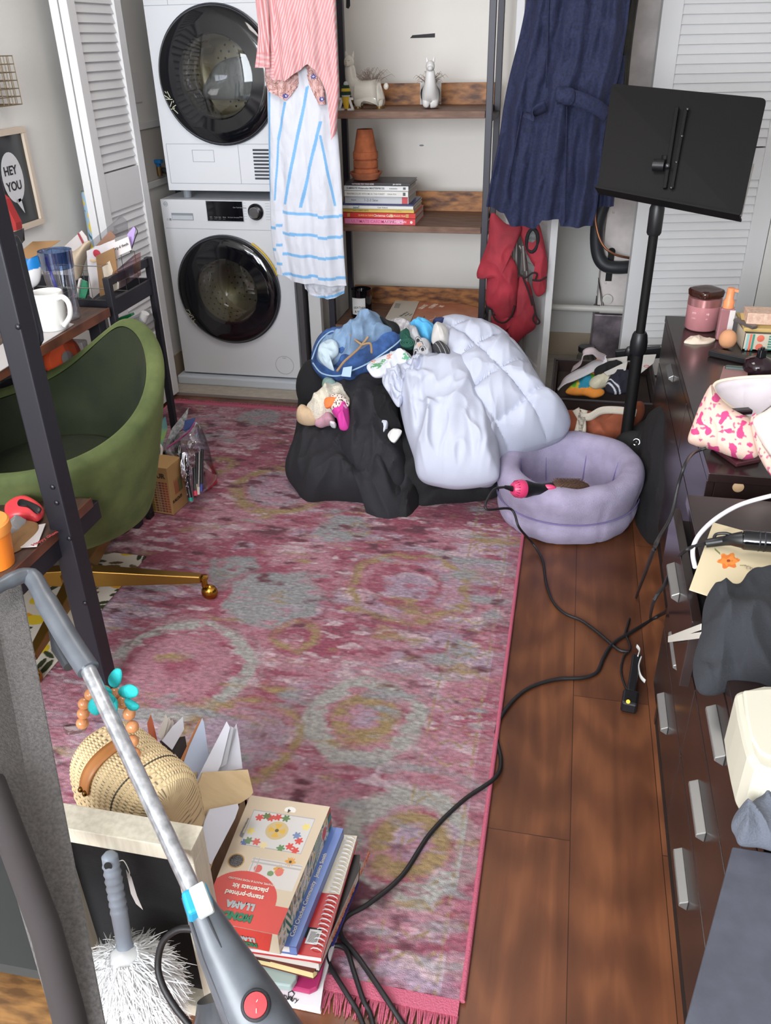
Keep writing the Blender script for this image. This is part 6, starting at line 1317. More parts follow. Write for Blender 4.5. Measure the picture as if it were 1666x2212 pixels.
bp = zf(1562,737); bc2 = Vector((bp.x, bp.y+.02, ZF)); j = thing('pump_bottle', 'slim pink pump bottle with orange pump head beside the pink jar', 'bottle', tuple(bc2))
b = MB(); b.box(bc2+Vector((-.022,-.014,0)), bc2+Vector((.022,.014,.105))); b.build('bottle', mat('rose_glass', (160,112,116), .15), j, bevel=.005)
b = MB(); b.box(bc2+Vector((.006,-.0146,.03)), bc2+Vector((.0225,-.0135,.10))); b.build('paper_label', WC, j)
b = MB(); b.lathe([(.017,.105),(.017,.128),(.012,.135),(.012,.155),(.011,.168),(0,.169)], bc2, n=24, cap=False); b.bar(bc2+Vector((0,0,.163)), bc2+Vector((.022,-.004,.160)), .010, .008); b.build('pump', mat('peach_plastic', (236,146,96), .4), j, smooth=40)
sp = zf(1571,757); b = MB(); b.ball((sp.x,sp.y+.022,ZF+.030), .027, 24, sc=(1,1,1.12)); tag(b.build('makeup_sponge', mat('sponge_peach', (210,152,112), .9, bump=.2), smooth=80), 'round peach makeup sponge standing on the dresser', 'sponge')
o = cushion('tissue', [(1478,738),(1490,729),(1505,727),(1530,731),(1546,733),(1530,741),(1500,743),(1486,741)], zf(1512,738,ZF+.003), (0,-.1,1), .0, .010, mat('cream_tissue', (222,204,186), .8), seed=2, wr=.004, wf=22); tag(o, 'crumpled cream tissue in front of the pink jar', 'tissue')
bxp2 = thing('open_gift_box', 'open cardboard box with coral sun and teal ray pattern at dresser right', 'box', tuple(zf(1600,760)))
g0 = zf(1603,757); gw = Vector((.20,.0,0)); gd = Vector((-.005,.11,0)); gh = Vector((0,0,.055))
MB().slab([g0,g0+gw,g0+gw+gd,g0+gd], gh*.1).slab([g0,g0+gw,g0+gw+gh,g0+gh], (0,.002,0)).slab([g0,g0+gd,g0+gd+gh,g0+gh], (.002,0,0)).slab([g0+gd,g0+gd+gw,g0+gd+gw+gh,g0+gd+gh], (0,.002,0)).build('tray', mat('box_cream', (206,196,176), .7), bxp2)
MB().slab([g0+gh+gd*.2, g0+gh+gd*.2+gw, g0+gd+gw+gh*1.6, g0+gd+gh*1.6], (0,.002,0)).build('flap', mat('box_ochre', (196,168,110), .7), bxp2)
b = MB()
for i, c in enumerate((0,1,2)): b.slab([g0+gw*(.04+.04*i)+Vector((0,-.001,.001)), g0+gw*(.07+.04*i)+Vector((0,-.001,.001)), g0+gw*(.07+.04*i)+gh*.98+Vector((0,-.001,0)), g0+gw*(.04+.04*i)+gh*.98+Vector((0,-.001,0))], (0,.0008,0), mi=i)
b.build('stripes', [mat('aqua', (140,190,190), .6), mat('coral_print', (224,112,88), .6), mat('teal_print', (60,140,124), .6)], bxp2)
for zz in (.25,.75): b = MB(); b.lathe([(.011,0),(0,.001)], g0+gw*.24+gh*zz+Vector((0,-.001,0)), (0,-1,0), 20, cap=False); b.build('sun_print', mat('coral_print'), bxp2)
for k in range(6): b = MB(); b.slab([g0+gw*.36+gh*(.08+.15*k)+Vector((0,-.001,0)), g0+gw*.36+gh*(.18+.15*k)+Vector((0,-.001,0)), g0+gw*.52+gh*(.13+.15*k)+Vector((0,-.001,0))], (0,.0008,0)); b.build('ray_print', mat('teal_print'), bxp2)
b = MB(); g1 = zf(1612,700,.70); b.box(g1, g1+Vector((.16,.08,.035))); tag(b.build('small_patterned_box', mat('pink_leaf', (206,164,146), .6, rgb2=(226,200,176), mscale=90), bevel=.001), 'small pink leaf patterned box stacked behind the open gift box', 'box')
b = MB(); b.box((g0.x+.0,g0.y+.03,ZF+.056),(g0.x+.2,g0.y+.2,ZF+.064)); tag(b.build('beige_folder', mat('box_ochre'), bevel=.001), 'ochre card folder lying over the open gift box', 'folder')
b = MB(); p_, q_ = zf(1590,690,.70), zf(1632,708,.695); b.bar(p_, q_, .022, .010); tag(b.build('eyelash_case', mat('smoke_plastic', (90,82,80), .2), bevel=.002), 'small smoky plastic case lying on the gift box edge', 'case')
b = MB(); b.bar(zf(1536,760,ZF+.010), zf(1640,783,ZF+.010), .035, .018); tag(b.build('black_palette', BLK, bevel=.002), 'long black makeup palette lying before the gift box', 'palette')
b = MB(); b.bar(zf(1566,796,ZF+.012), zf(1614,800,ZF+.012), .022, .020); tag(b.build('lip_tube', mat('tube_green', (74,88,84), .35), bevel=.006), 'small grey green tube behind the rose compact', 'tube')
o = MB().slab([zf(1552,832),zf(1562,800),zf(1615,805),zf(1612,838)], (0,0,.014)).build('rose_compact', mat('rose_box', (160,118,116), .4), bevel=.001); tag(o, 'dusty rose flat compact beside the perfume bottle', 'compact')
pp_ = zf(1640,818); j = thing('perfume_bottle', 'dark plum round perfume bottle with black cap at the dresser edge', 'perfume', tuple(pp_))
b = MB(); b.lathe([(0,0),(.03,0),(.045,.02),(.040,.045),(.014,.056)], (pp_.x,pp_.y+.03,ZF), n=32, cap=False); b.build('bottle', mat('plum_glass', (40,22,30), .1), j, smooth=60)
b = MB(); b.lathe([(.013,.056),(.013,.078),(.006,.079),(.006,.084),(0,.084)], (pp_.x,pp_.y+.03,ZF), n=24, cap=False); b.build('cap', BLKG, j, smooth=40)
# quilted floral pouch
def flor(u, v):
    a = ns(u*.055, v*.055, 2); b = ns(u*.12, v*.12, 6)
    if a > .27: return (198,66,122)
    if a+b*.5 > .36: return (180,84,118)
    if b > .34: return (186,100,130)
    return (224,190,174)
fp = thing('quilted_pouch', 'open quilted makeup pouch with hot pink flowers on cream', 'pouch', tuple(zf(1560,960)))
FPn = Vector((-.45,-.75,.45)).normalized(); FP0 = zf(1560,975,ZF+.02)
cushion('outer_quilting', [(1487,950),(1498,915),(1515,870),(1536,832),(1545,845),(1575,878),(1620,905),(1640,930),(1640,980),(1615,992),(1585,988),(1540,972),(1500,962)], FP0, FPn, 0, .035, vcmat('floral_cotton', .8, bump=.3, bscale=60), fp, seed=2, wr=.005, wf=14, colf=flor, N=240, K=60, pw=4, center=(1570,930))
cushion('lining', [(1540,832),(1560,822),(1610,815),(1680,812),(1690,850),(1640,895),(1622,905),(1590,888),(1556,862)], zf(1600,860,ZF+.09), (-.15,-.45,1), 0, -.02, mat('satin_white', (208,200,206), .45), fp, seed=3, wr=.006, wf=9, back=.03, center=(1610,858))
b = MB(); b.tube(spline([onp(u,v,zf(1600,860,ZF+.095),Vector((-.15,-.45,1)).normalized()) for u,v in ((1680,812),(1610,815),(1560,822),(1543,832),(1545,848),(1562,866),(1592,888),(1622,904),(1640,898))],6), .004, 8); b.build('piping', mat('cream_piping', (226,208,186), .7), fp, smooth=60)
b = MB(); b.bar(zf(1582,890,ZF+.085), zf(1622,887,ZF+.085), .022, .012); tag(b.build('mascara', mat('plum_glass'), bevel=.003), 'dark plum tube inside the quilted pouch', 'makeup')
fp2 = thing('quilted_pouch', 'second pink flowered pouch with white lining at the photo right edge', 'pouch', tuple(zf(1660,980)))
cushion('outer_quilting', [(1622,905),(1636,895),(1650,950),(1680,1000),(1700,1040),(1668,1030),(1640,985),(1626,940)], zf(1650,980,ZF+.05), FPn, .0, .02, vcmat('floral_cotton'), fp2, seed=4, wr=.004, colf=flor, N=160, K=40)
cushion('lining', [(1628,905),(1650,890),(1690,880),(1700,1010),(1672,990),(1645,955),(1630,925)], zf(1660,940,ZF+.10), (-.3,-.6,.8), .0, .02, mat('satin_cream', (226,212,204), .5), fp2, seed=5, wr=.006)
o = MB().slab([zf(1535,970),zf(1590,1010),zf(1640,1000),zf(1650,985),zf(1560,962)], (0,0,.012)).build('plum_compact', mat('plum_metal', (92,52,58), .2, metal=.5), bevel=.003); tag(o, 'shiny plum makeup compact below the quilted pouch', 'compact')

# on the nearer dresser
wc_ = [zf(1720,1060,.70), zf(1666,1071,.70), zf(1600,1090,.69), zf(1550,1118,.68), zf(1515,1150,.67), zf(1499,1178,.66), zf(1497,1200,.65), zf(1502,1225,.645)]
cord('white_cable', wc_, .0045, 'white cable curving over the nearer dresser top', mat('white_cable', (222,220,228), .35))
def cardf(u, v):
    dx, dy = u-1574, v-1212; d = math.hypot(dx, dy*1.35); an = math.atan2(dy*1.35, dx)
    if d < 4: return (150,60,30)
    if d < 21+4*math.cos(an*6+.6): return (232,142,62) if ns(u*.1, v*.1) > -.1 else (222,120,50)
    if abs(dy-dx*.9-1) < 2.2 and -30 < dx < -18 and dy < 0: return (120,124,70)
    if abs((v-1222)-.0*(u)) < 1 and 1598 < u < 1612: return (150,140,90)
    return (216,200,166)
fcard = thing('flower_card', 'cream card painted with an orange flower on the nearer dresser', 'card', tuple(zf(1560,1220,ZN_)))
pa, pb2, pcn, pdn = zf(1541,1129,.655), zf(1690,1170,.655), zf(1660,1330,.655), zf(1489,1274,.648)
GXn, GYn = 150, 150; P_ = []; C_ = []
for i in range(GXn):
    row = []
    for k in range(GYn):
        f_, g_ = i/(GXn-1), k/(GYn-1); p_ = pa.lerp(pb2, f_).lerp(pdn.lerp(pcn, f_), g_); row.append(p_)
        w = p_-CAM; dd = w.dot(FWD); C_.append(lin(cardf(CX+FPX*w.dot(RT)/dd, CY+FPX*w.dot(DN)/dd)))
    P_.append(row)
b = MB(); b.grid(P_); b.c = C_; b.build('sheet', vcmat('card_print', .7), fcard, solid=.0015)
text('Thank you', .014, zf(1608,1228,.657), (1,-.12,0), (.1,1,0), mat('pencil_grey', (150,138,120), .7), fcard)
ir = thing('curling_iron', 'black cylindrical hair tool with looped cord end on the cream card', 'hair tool', tuple(zf(1620,1170,.68)))
i0, i1 = zf(1604,1166,.685), zf(1720,1176,.69); dv = (i1-i0).normalized()
b = MB(); b.lathe([(.017,0),(.0185,.004),(.0185,.12),(.0185,.18)], i0, dv, 32); b.build('barrel', BLKG, ir, smooth=40)
for s_ in (.027,.036): b = MB(); b.lathe([(.0188,s_),(.0192,s_+.001),(.0188,s_+.003)], i0, dv, 32, cap=False); b.build('ring', mat('bolt_dark'), ir)
b = MB(); b.tube([i0, i0-dv*.02+Vector((0,0,-.002)), zf(1565,1168,.67), zf(1525,1174,.66)], [.016,.011,.0095,.008], 16); b.build('neck', BLK, ir, smooth=60)
b = MB(); b.tube(spline([zf(1582,1156,.69), zf(1568,1152,.69), zf(1548,1154,.685), zf(1543,1162,.68)],5), .003, 8); b.build('hang_loop', BLK, ir, smooth=60)
_cc = cord('tool_lead', [zf(1530,1173,.66), zf(1500,1180,.66), zf(1480,1190,.655), at(1462,1208,'x',.27), at(1448,1235,'x',.26), at(1435,1265,'x',.24), at(1412,1300,'x',.2), fl(1405,1335)], .0035, 'black cord from the hair tool dropping over the dresser drawers')
JK = mat('charcoal_jersey', (38,40,45), .9, bump=.3, bscale=250, sheen=.2)
o = cushion('charcoal_jacket', [(1512,1495),(1500,1470),(1498,1430),(1514,1370),(1520,1315),(1535,1282),(1565,1266),(1600,1266),(1625,1238),(1650,1230),(1700,1245),(1720,1400),(1700,1490),(1640,1478),(1590,1482),(1545,1498)], zf(1600,1370,.66), (-.25,-.3,1), .0, .06, JK, seed=4, wr=.02, wf=9, back=.03, K=34, N=160, ridges=[(1530,1400,1660,1350,.02,.02),(1540,1330,1600,1300,.02,.015),(1520,1460,1640,1430,.02,-.02)]); tag(o, 'charcoal grey jacket heaped over the edge of the nearer dresser', 'jacket')
PRT = mat('printer_putty', (190,186,170), .5)
pr2 = thing('printer', 'putty coloured rounded printer standing on the nearer dresser', 'printer', tuple(zf(1640,1600,ZN_)))
olp = [(1588,1492),(1596,1545),(1606,1590),(1616,1628),(1632,1655),(1655,1668),(1720,1676),(2050,1720),(2050,1500),(1740,1480),(1650,1478)]
b = MB(); b.slab([zf(u,v,.735) for u,v in olp], (0,0,-.09)); b.build('case', PRT, pr2, bevel=.008)
b = MB(); b.slab([zf(u,v,.740) for u,v in [(1606,1490),(1612,1545),(1622,1590),(1640,1622),(1662,1634),(1730,1640),(2030,1685),(2030,1510),(1740,1480)]], (0,0,-.006)); b.build('lid', mat('printer_lid', (198,194,178), .45), pr2, bevel=.003)
SLT = mat('slate_cloth', (66,68,78), .7, mott=.06, mscale=40, bump=.1)
o = MB().slab([zf(u,v,.66) for u,v in ((1583,1828),(1470,2250),(1720,2260),(1720,1850))], (0,0,-.018)).build('slate_board', SLT, bevel=.002); tag(o, 'large slate grey board resting on the nearer dresser in the foreground', 'board')
o = cushion('grey_fleece', [(1580,1782),(1590,1758),(1612,1748),(1650,1715),(1700,1690),(1720,1830),(1640,1826),(1600,1822),(1588,1800)], zf(1640,1780,.672), (-.1,-.2,1), .0, .035, mat('grey_fleece', (84,88,98), .95, bump=.5, bscale=260, sheen=.3), seed=5, wr=.014, wf=14); tag(o, 'dark grey fleece garment bunched on the slate board', 'fleece')
WS = mat('white_tape', (206,202,192), .6)
for (a, c, lb) in (((1444,1380),(1515,1354),'upper white paper strip stuck in the drawer handle'),((1444,1382),(1515,1372),'lower white paper strip stuck in the drawer handle')):
    b = MB(); b.bar(at(a[0],a[1],'x',.258), at(c[0],c[1],'x',.262), .010, .001, up=(1,0,0)); tag(b.build('paper_strip', WS), lb, 'paper strip')
# ================================================================ foreground left
FRM = mat('whitewashed_wood', (206,198,180), .6, rgb2=(190,182,164), mscale=6, stretch=(20,20,3), bump=.08)
FRI = mat('whitewashed_lip', (222,216,200), .6)
pf = thing('chalkboard_frame', 'whitewashed wooden box frame with black felt inside standing upright in front', 'frame', (-.64,.775,0))
fx0, fx1, fy0, fy1, fz = -.745, -.474, .745, .79, .455; w_ = .032
MB().box((fx0,fy0,fz-w_),(fx1,fy1,fz)).build('top_rail', FRM, pf, bevel=.0015); MB().box((fx0,fy0,0),(fx1,fy1,w_)).build('bottom_rail', FRM, pf, bevel=.0015)
MB().box((fx1-w_,fy0,w_),(fx1,fy1,fz-w_)).build('side_rail', FRM, pf, bevel=.0015); MB().box((fx0,fy0,w_),(fx0+w_,fy1,fz-w_)).build('side_rail', FRM, pf, bevel=.0015)
MB().box((fx0+w_,fy0+.012,fz-w_-.004),(fx1-w_,fy1-.004,fz-w_)).box((fx1-w_-.004,fy0+.012,w_),(fx1-w_,fy1-.004,fz-w_)).build('inner_lip', FRI, pf)
MB().box((fx0+.01,fy1-.014,.01),(fx1-.01,fy1-.008,fz-.01)).build('felt_panel', mat('black_felt', (22,22,24), .95, bump=.2, bscale=300), pf)

# charcoal felt board and the table corner at far left
FELT = mat('charcoal_felt', (92,88,86), .95, rgb2=(72,69,68), mscale=220, bump=.4, bscale=400)
P1 = at(45,1248,'z',.66); P2 = at(240,2260,'z',.46); Q1 = at(-160,1400,'z',.62); Q2 = at(95,2290,'z',.50)
fb = thing('felt_board', 'charcoal felt covered board along the lower left with dark bound edge', 'board', tuple(P2))
L1 = at(-20,1290,'z',.655); 
b = MB(); b.slab([P1, P2, at(165,2270,'z',.47), at(-20,1660,'z',.60), L1], Vector((-.015,-.01,-.035))); b.build('felt_face', FELT, fb, bevel=.003)
b = MB(); b.tube([at(-20,1690,'z',.605), at(40,1850,'z',.57), at(100,2010,'z',.53), at(150,2200,'z',.48), at(168,2290,'z',.465)], .019, 14); b.build('bound_edge', mat('binding_dark', (44,38,38), .9), fb, smooth=60)
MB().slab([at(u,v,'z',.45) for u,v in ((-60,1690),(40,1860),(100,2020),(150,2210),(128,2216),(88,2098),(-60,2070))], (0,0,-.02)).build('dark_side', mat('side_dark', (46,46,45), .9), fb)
tcn = MB().slab([at(u,v,'z',.40) for u,v in ((-40,2076),(88,2098),(128,2216),(130,2300),(-60,2300))], (0,0,-.03)).build('table_top', mat('amber_wood', (140,100,56), .45, rgb2=(84,58,34), mscale=7, stretch=(3,12,6)), bevel=.002)
tag(tcn, 'amber brown wooden table corner at the bottom left', 'table')

# wicker handbag
WK = (212,188,146); 
bag = thing('wicker_handbag', 'pale wicker handbag with leather flap and beaded handle behind the framed board', 'handbag', (-.66,.93,.2))
A0 = Vector((-.775,.985,0)); B0 = Vector((-.580,.875,0)); ax_ = (B0-A0).normalized(); sd2 = Vector((-ax_.y, ax_.x, 0)); zb0, zt0 = .20, .425; Ln = (B0-A0).length
P_ = []; C_ = []; NU, NV = 320, 300
for i in range(NU):
    f_ = i/(NU-1); e_ = abs(2*f_-1); shp = (1-e_**8)**.30 if e_ < 1 else 0; row = []
    for k in range(NV):
        t = math.pi*(k/(NV-1)); 
        hw = .078*max(shp,.0)*(1-.15*math.sin(t)**6); cz = zb0+(zt0-zb0)*(math.sin(t)**.28)*(.80+.20*shp); sx = math.cos(t)
        sx = math.copysign(abs(sx)**.7, sx)
        rib = math.sin(f_*Ln*2*math.pi/.0165); wv = math.sin(k/(NV-1)*math.pi*84+ (math.pi if rib > 0 else 0)); bump = .0009*abs(rib)**.5*wv+.0013*rib
        p_ = A0+ax_*(Ln*f_)+sd2*(hw*sx); p_.z = cz; nn = (sd2*sx+Vector((0,0,1))*math.sin(t)).normalized(); row.append(p_+nn*bump)
        dkk = 1 if wv > -.80 or rib < -.2 else .55; groove = .35 if abs(f_-.70) < .006 else 1; C_.append(lin(tuple(c*dkk*groove for c in WK)))
    P_.append(row)
b = MB(); b.grid(P_); b.add([A0+Vector((0,0,zb0))-sd2*.07, B0+Vector((0,0,zb0))-sd2*.07, B0+Vector((0,0,zb0))+sd2*.07, A0+Vector((0,0,zb0))+sd2*.07], [(0,1,2,3)]); C_ += [lin(WK)]*4; b.c = C_
b.build('wicker_body', vcmat('wicker', .6), bag, smooth=70)
LTH = mat('tan_leather', (166,108,58), .45, bump=.1)
def bagp(f_, t_, lift=.004):
    e_ = abs(2*f_-1); shp = (1-e_**8)**.30; sx = math.cos(t_); sx = math.copysign(abs(sx)**.7, sx); p_ = A0+ax_*(Ln*f_)+sd2*(.078*shp*(1-.15*math.sin(t_)**6)*sx); p_.z = zb0+(zt0-zb0)*(math.sin(t_)**.28)*(.80+.20*shp); return p_+(sd2*sx+Vector((0,0,1))*math.sin(t_)).normalized()*lift
b = MB(); b.grid([[bagp(f_, t_) for t_ in [1.35+.06*k for k in range(24)]] for f_ in (.30,.34,.38,.42)]); fl_o = b.build('leather_flap', LTH, bag, smooth=70, solid=.003)
b = MB()
for dx in (.33,.39): b.ball(bagp(dx, 2.72, .006), .0055, 10)
b.build('stud', mat('brass_dark', (110,80,40), .3, metal=1), fl_o, smooth=60)
BD = mat('wood_bead', (206,140,92), .25, coat=.4)
hp = [(290,1628),(286,1601),(286,1570),(279,1542),(265,1518),(247,1500),(226,1494),(196,1500),(182,1520),(180,1541),(178,1562)]
HPn = Vector((-.3,-.9,.35)).normalized(); HP0 = bagp(.5, 1.6, .01)
for (u, v) in hp:
    b = MB(); b.ball(onp(u,v,HP0,HPn), .0112, 20); b.build('bead', BD, bag, smooth=80)
TQ = mat('turquoise_felt', (34,168,170), .85, bump=.3, bscale=300)
tqf = thing('felt_flower', 'turquoise felt flower tied to the beaded bag handle', 'flower', tuple(onp(245,1500,HP0,HPn)))
for i, (cu, cv, ol) in enumerate(((250,1460,[(240,1480),(238,1460),(250,1444),(262,1448),(262,1470),(252,1486)]),(278,1495,[(256,1495),(262,1484),(280,1478),(296,1486),(298,1500),(286,1508),(266,1506)]),(290,1522,[(272,1508),(284,1512),(300,1524),(296,1534),(282,1532)]),(225,1485,[(206,1475),(222,1480),(240,1490),(240,1505),(222,1504),(208,1490)]),(205,1520,[(196,1530),(195,1515),(205,1505),(218,1515),(214,1542),(204,1543)]),(240,1520,[(222,1505),(238,1500),(254,1515),(252,1545),(246,1558),(232,1535)]),(230,1508,[(218,1496),(232,1494),(248,1506),(244,1520),(228,1518)]))):
    cushion('petal', ol, HP0, HPn, .010+.004*i, .007, TQ, tqf, seed=i, wr=.003, wf=20, back=.003, center=(cu, cv), K=10, N=50, pe=.5)
o = cushion('clear_tag', [(138,1568),(162,1566),(180,1570),(178,1582),(150,1588),(140,1584)], HP0, HPn, -.01, .003, CLR, wr=0, K=6, N=40); tag(o, 'clear plastic tag at the left of the wicker handbag', 'tag')

# plywood file holder and files
PLY = mat('plywood', (200,174,134), .55, rgb2=(188,160,120), mscale=5, stretch=(3,14,3), bump=.05)
VP0 = at(470,1745,'z',.27); VPN = Vector((.55,-.40,.73)).normalized()
fh = thing('file_holder', 'plywood magazine file holder standing between handbag and craft kit', 'file holder', tuple(at(450,1850,'z',0)))
def vp(u, v, o=0): return onp(u, v, VP0+VPN*o, VPN)
b = MB(); b.slab([vp(u,v) for u,v in ((438,1668),(536,1662),(548,1712),(540,1722),(520,1735),(500,1742),(455,1880),(440,1865),(398,1775))], -VPN*.008); b.build('side_panel', PLY, fh, bevel=.001)
b = MB(); b.slab([vp(u,v,-.05) for u,v in ((418,1668),(428,1668),(404,1735),(394,1745))], -VPN*.008); b.build('side_panel', PLY, fh, bevel=.001)
b = MB(); pA, pB = vp(445,1880,-.004), vp(398,1775,-.004); b.slab([pA, pB, pB+Vector((-.02,.02,-.17)), pA+Vector((-.02,.02,-.17))], Vector((-.03,.05,0))); b.build('front_panel', PLY, fh)
def vcard(name, uv, off, m_, label, cat='paper', th=.0015): return tag(MB().slab([vp(u,v,off) for u,v in uv], -VPN*th).build(name, m_), label, cat)
PWH = mat('file_white', (206,206,216), .65); DRED = mat('maroon_card', (84,24,34), .6)
vcard('paper_pad', [(453,1748),(514,1736),(516,1745),(508,1768),(456,1868),(442,1850),(437,1786)], .014, PWH, 'white paper pad tucked in front of the plywood holder', 'pad', .008)
vcard('white_folder', [(490,1558),(497,1572),(478,1650),(455,1700),(402,1752),(398,1740),(440,1655)], -.020, PWH, 'front white folder rising from the file holder', 'folder')
for i in range(4): vcard('ring_binder_sheet', [(497+i*2,1568+i),(505+i*2,1572+i),(490,1650),(462,1668),(450,1668)], -.024-.003*i, mat('sheet_grey', (170,170,176), .7), ('first','second','third','fourth')[i]+' grey sheet counted from the front white folder', 'sheet')
vcard('white_document_wallet', [(511,1563),(517,1600),(524,1660),(452,1672),(470,1640)], -.040, PWH, 'tall white document wallet behind the file holder', 'folder')
vcard('blue_folder', [(437,1551),(441,1562),(452,1640),(440,1662),(395,1745),(392,1660),(410,1610)], -.055, mat('folder_pale_blue', (176,186,208), .6), 'pale blue folder standing next to the wicker handbag', 'folder')
vcard('orange_folder', [(430,1556),(436,1552),(400,1640),(386,1650)], -.058, mat('folder_orange', (176,110,62), .6), 'orange folder edge beside the pale blue folder', 'folder')
vcard('pink_note', [(378,1628),(398,1655),(388,1662),(372,1660)], -.070, mat('note_pink', (206,168,196), .7), 'pink note card poking up between handbag and folders', 'note')
vcard('maroon_folder', [(415,1645),(418,1655),(402,1700),(392,1720),(390,1690)], -.060, DRED, 'maroon folder low beside the pale blue folder', 'folder')
vcard('white_card_file', [(395,1548),(398,1575),(372,1620),(350,1600),(372,1570)], -.090, PWH, 'white index file behind the handbag', 'file')
for i in range(3): vcard('paper_file', [(358+i*7,1542+i*6),(364+i*6,1555+i*3),(352+i*5,1600),(340+i*4,1590)], -.10-.004*i, mat('paper_cream', (196,188,180), .7), ('left','middle','right')[i]+' cream paper file in the group behind the handbag', 'file')
vcard('rust_folder', [(326,1543),(331,1560),(350,1640),(330,1650),(318,1562)], -.12, mat('folder_rust', (170,84,50), .6), 'small rust orange folder corner behind the handbag', 'folder')
vcard('dark_folder', [(345,1600),(400,1590),(408,1640),(388,1665),(360,1640)], -.095, mat('folder_dark', (52,44,44), .7), 'dark folder behind the cream paper files', 'folder')
# support crate under handbag and files
b = MB(); b.box((-.80,.84,0),(-.56,1.12,.012)).box((-.80,.84,0),(-.79,1.12,.16)).box((-.57,.84,0),(-.56,1.12,.16)).box((-.80,1.11,0),(-.56,1.12,.19)).box((-.80,.84,.0),(-.56,.85,.16)).box((-.80,.84,.15),(-.56,1.12,.165)); tag(b.build('wooden_crate', PLY), 'plywood crate carrying the wicker handbag behind the framed board', 'crate')

# craft kit and the stack of books
def box_uv(name, uv, z0, z1, m_, parent, bevel=.001, label=None):
    pts = [at(u, v, 'z', z1) for u, v in uv]; b = MB(); b.slab(pts, (0,0,z0-z1)); return b.build(name, m_, parent, bevel=bevel, label=label), pts
ck = thing('placemat_kit', 'stamp-printed placemats craft kit box on top of the book stack', 'box', (-.44,.93,.145))
KX0, KX1, KY0, KY1, KZ0, KZ1 = -.528, -.362, .772, 1.072, .148, .202
def kitcol(x, y):
    """x 0..1 from left, y 0..1 from the near end"""
    X_ = (x-.47)*.166; 
    # near end red dome
    dx, dy = (x-.38)*.166, y*.30
    if dy < .055 or (dx/.075)**2+((dy-.055)/.062)**2 < 1: return (206,66,58)
    c = (206,188,164)
    # upper placemat
    def mat_(cx, cy, w, h): return abs(x-cx) < w/2 and abs(y-cy) < h/2
    if mat_(.50,.73,.78,.30):
        c = (206,202,200)
        q = [(.22,.82,(206,70,64)),(.30,.84,(90,110,60)),(.36,.83,(200,66,58)),(.44,.845,(200,66,58)),(.54,.845,(90,120,70)),(.18,.70,(226,206,120)),(.82,.80,(226,206,120)),(.75,.72,(110,130,170)),(.80,.68,(206,66,58)),(.72,.625,(206,66,58)),(.62,.60,(90,130,80)),(.80,.60,(206,66,58)),(.30,.62,(206,90,80)),(.20,.62,(100,130,90)),(.16,.60,(90,110,160)),(.62,.845,(206,200,196)),(.40,.60,(226,206,150))]
        for (a, b_, cc2) in q:
            if ((x-a)/.045)**2+((y-b_)/.026)**2 < 1+.5*math.cos(6*math.atan2(y-b_, (x-a)*.6)): return cc2
        d = math.hypot((x-.49)*.166, (y-.735)*.30)
        if d < .023: return (214,170,60) if d > .004 and math.cos(4*math.atan2((y-.735)*.3, (x-.49)*.166)) > -.2 and d < .017 else ((200,176,130) if d > .004 else (84,74,30))
        if abs(abs(x-.50)-.385) < .006 or abs(abs(y-.73)-.146) < .004: return (170,168,170)
        return c
    if mat_(.62,.42,.68,.24):
        if (x > .34 and y < .50):
            e_ = min(abs(x-.36), abs(y-.49)); e2_ = min(abs(x-.42), abs(y-.465))
            if e_ < .006 or e2_ < .006: return (176,172,170)
            if ((x-.45)/.05)**2+((y-.42)/.03)**2 < 1: return (206,90,80)
            if ((x-.62)/.04)**2+((y-.40)/.02)**2 < 1: return (110,140,90)
            if ((x-.72)/.05)**2+((y-.42)/.03)**2 < 1: return (214,110,96)
            c = (208,202,198)
    d = math.hypot((x-.15)*.166, (y-.45)*.30)
    if d < .0145: return (40,34,34) if ns(x*160, y*260) < .25 else (120,120,130)
    if d < .017: return (176,136,70)
    for (a, b_) in ((.80,.51),(.70,.44)):
        d = math.hypot((x-a)*.166, (y-b_)*.30); an = math.atan2(y-b_, x-a)
        if d < .003: return (70,44,24)
        if d < .0095+.002*math.cos(10*an): return (208,150,62)
    if abs((x-.08)-.02*(y-.7)*6) < .010 and .66 < y < .80: return (120,120,122)
    if ((x-.10)/.035)**2+((y-.655)/.02)**2 < 1: return (130,130,132)
    if ((x-.55)/.07)**2+((y-.92)/.03)**2 < 1 and y > .905: return (232,228,222)
    return c
P_ = []; C_ = []; GU, GV = 220, 380
def kc(x, y): return at(541,1718,'z',KZ1).lerp(at(713,1743,'z',KZ1), x).lerp(at(432,1986,'z',KZ1).lerp(at(600,2020,'z',KZ1), x), 1-y)
for i in range(GU):
    row = []
    for k in range(GV): x_, y_ = i/(GU-1), k/(GV-1); row.append(kc(x_, y_)+Vector((0,0,.0006))); C_.append(lin(kitcol(x_, y_)))
    P_.append(row)
b = MB(); b.grid(P_); b.c = C_; b.build('printed_lid', vcmat('kit_print', .45), ck)
b = MB(); b.slab([kc(0,0),kc(1,0),kc(1,1),kc(0,1)], (0,0,KZ0-KZ1)); b.build('carton', mat('kit_cream', (212,200,178), .5), ck, bevel=.001)
xk = (kc(1,.5)-kc(0,.5)).normalized(); yk = (kc(.5,1)-kc(.5,0)).normalized()
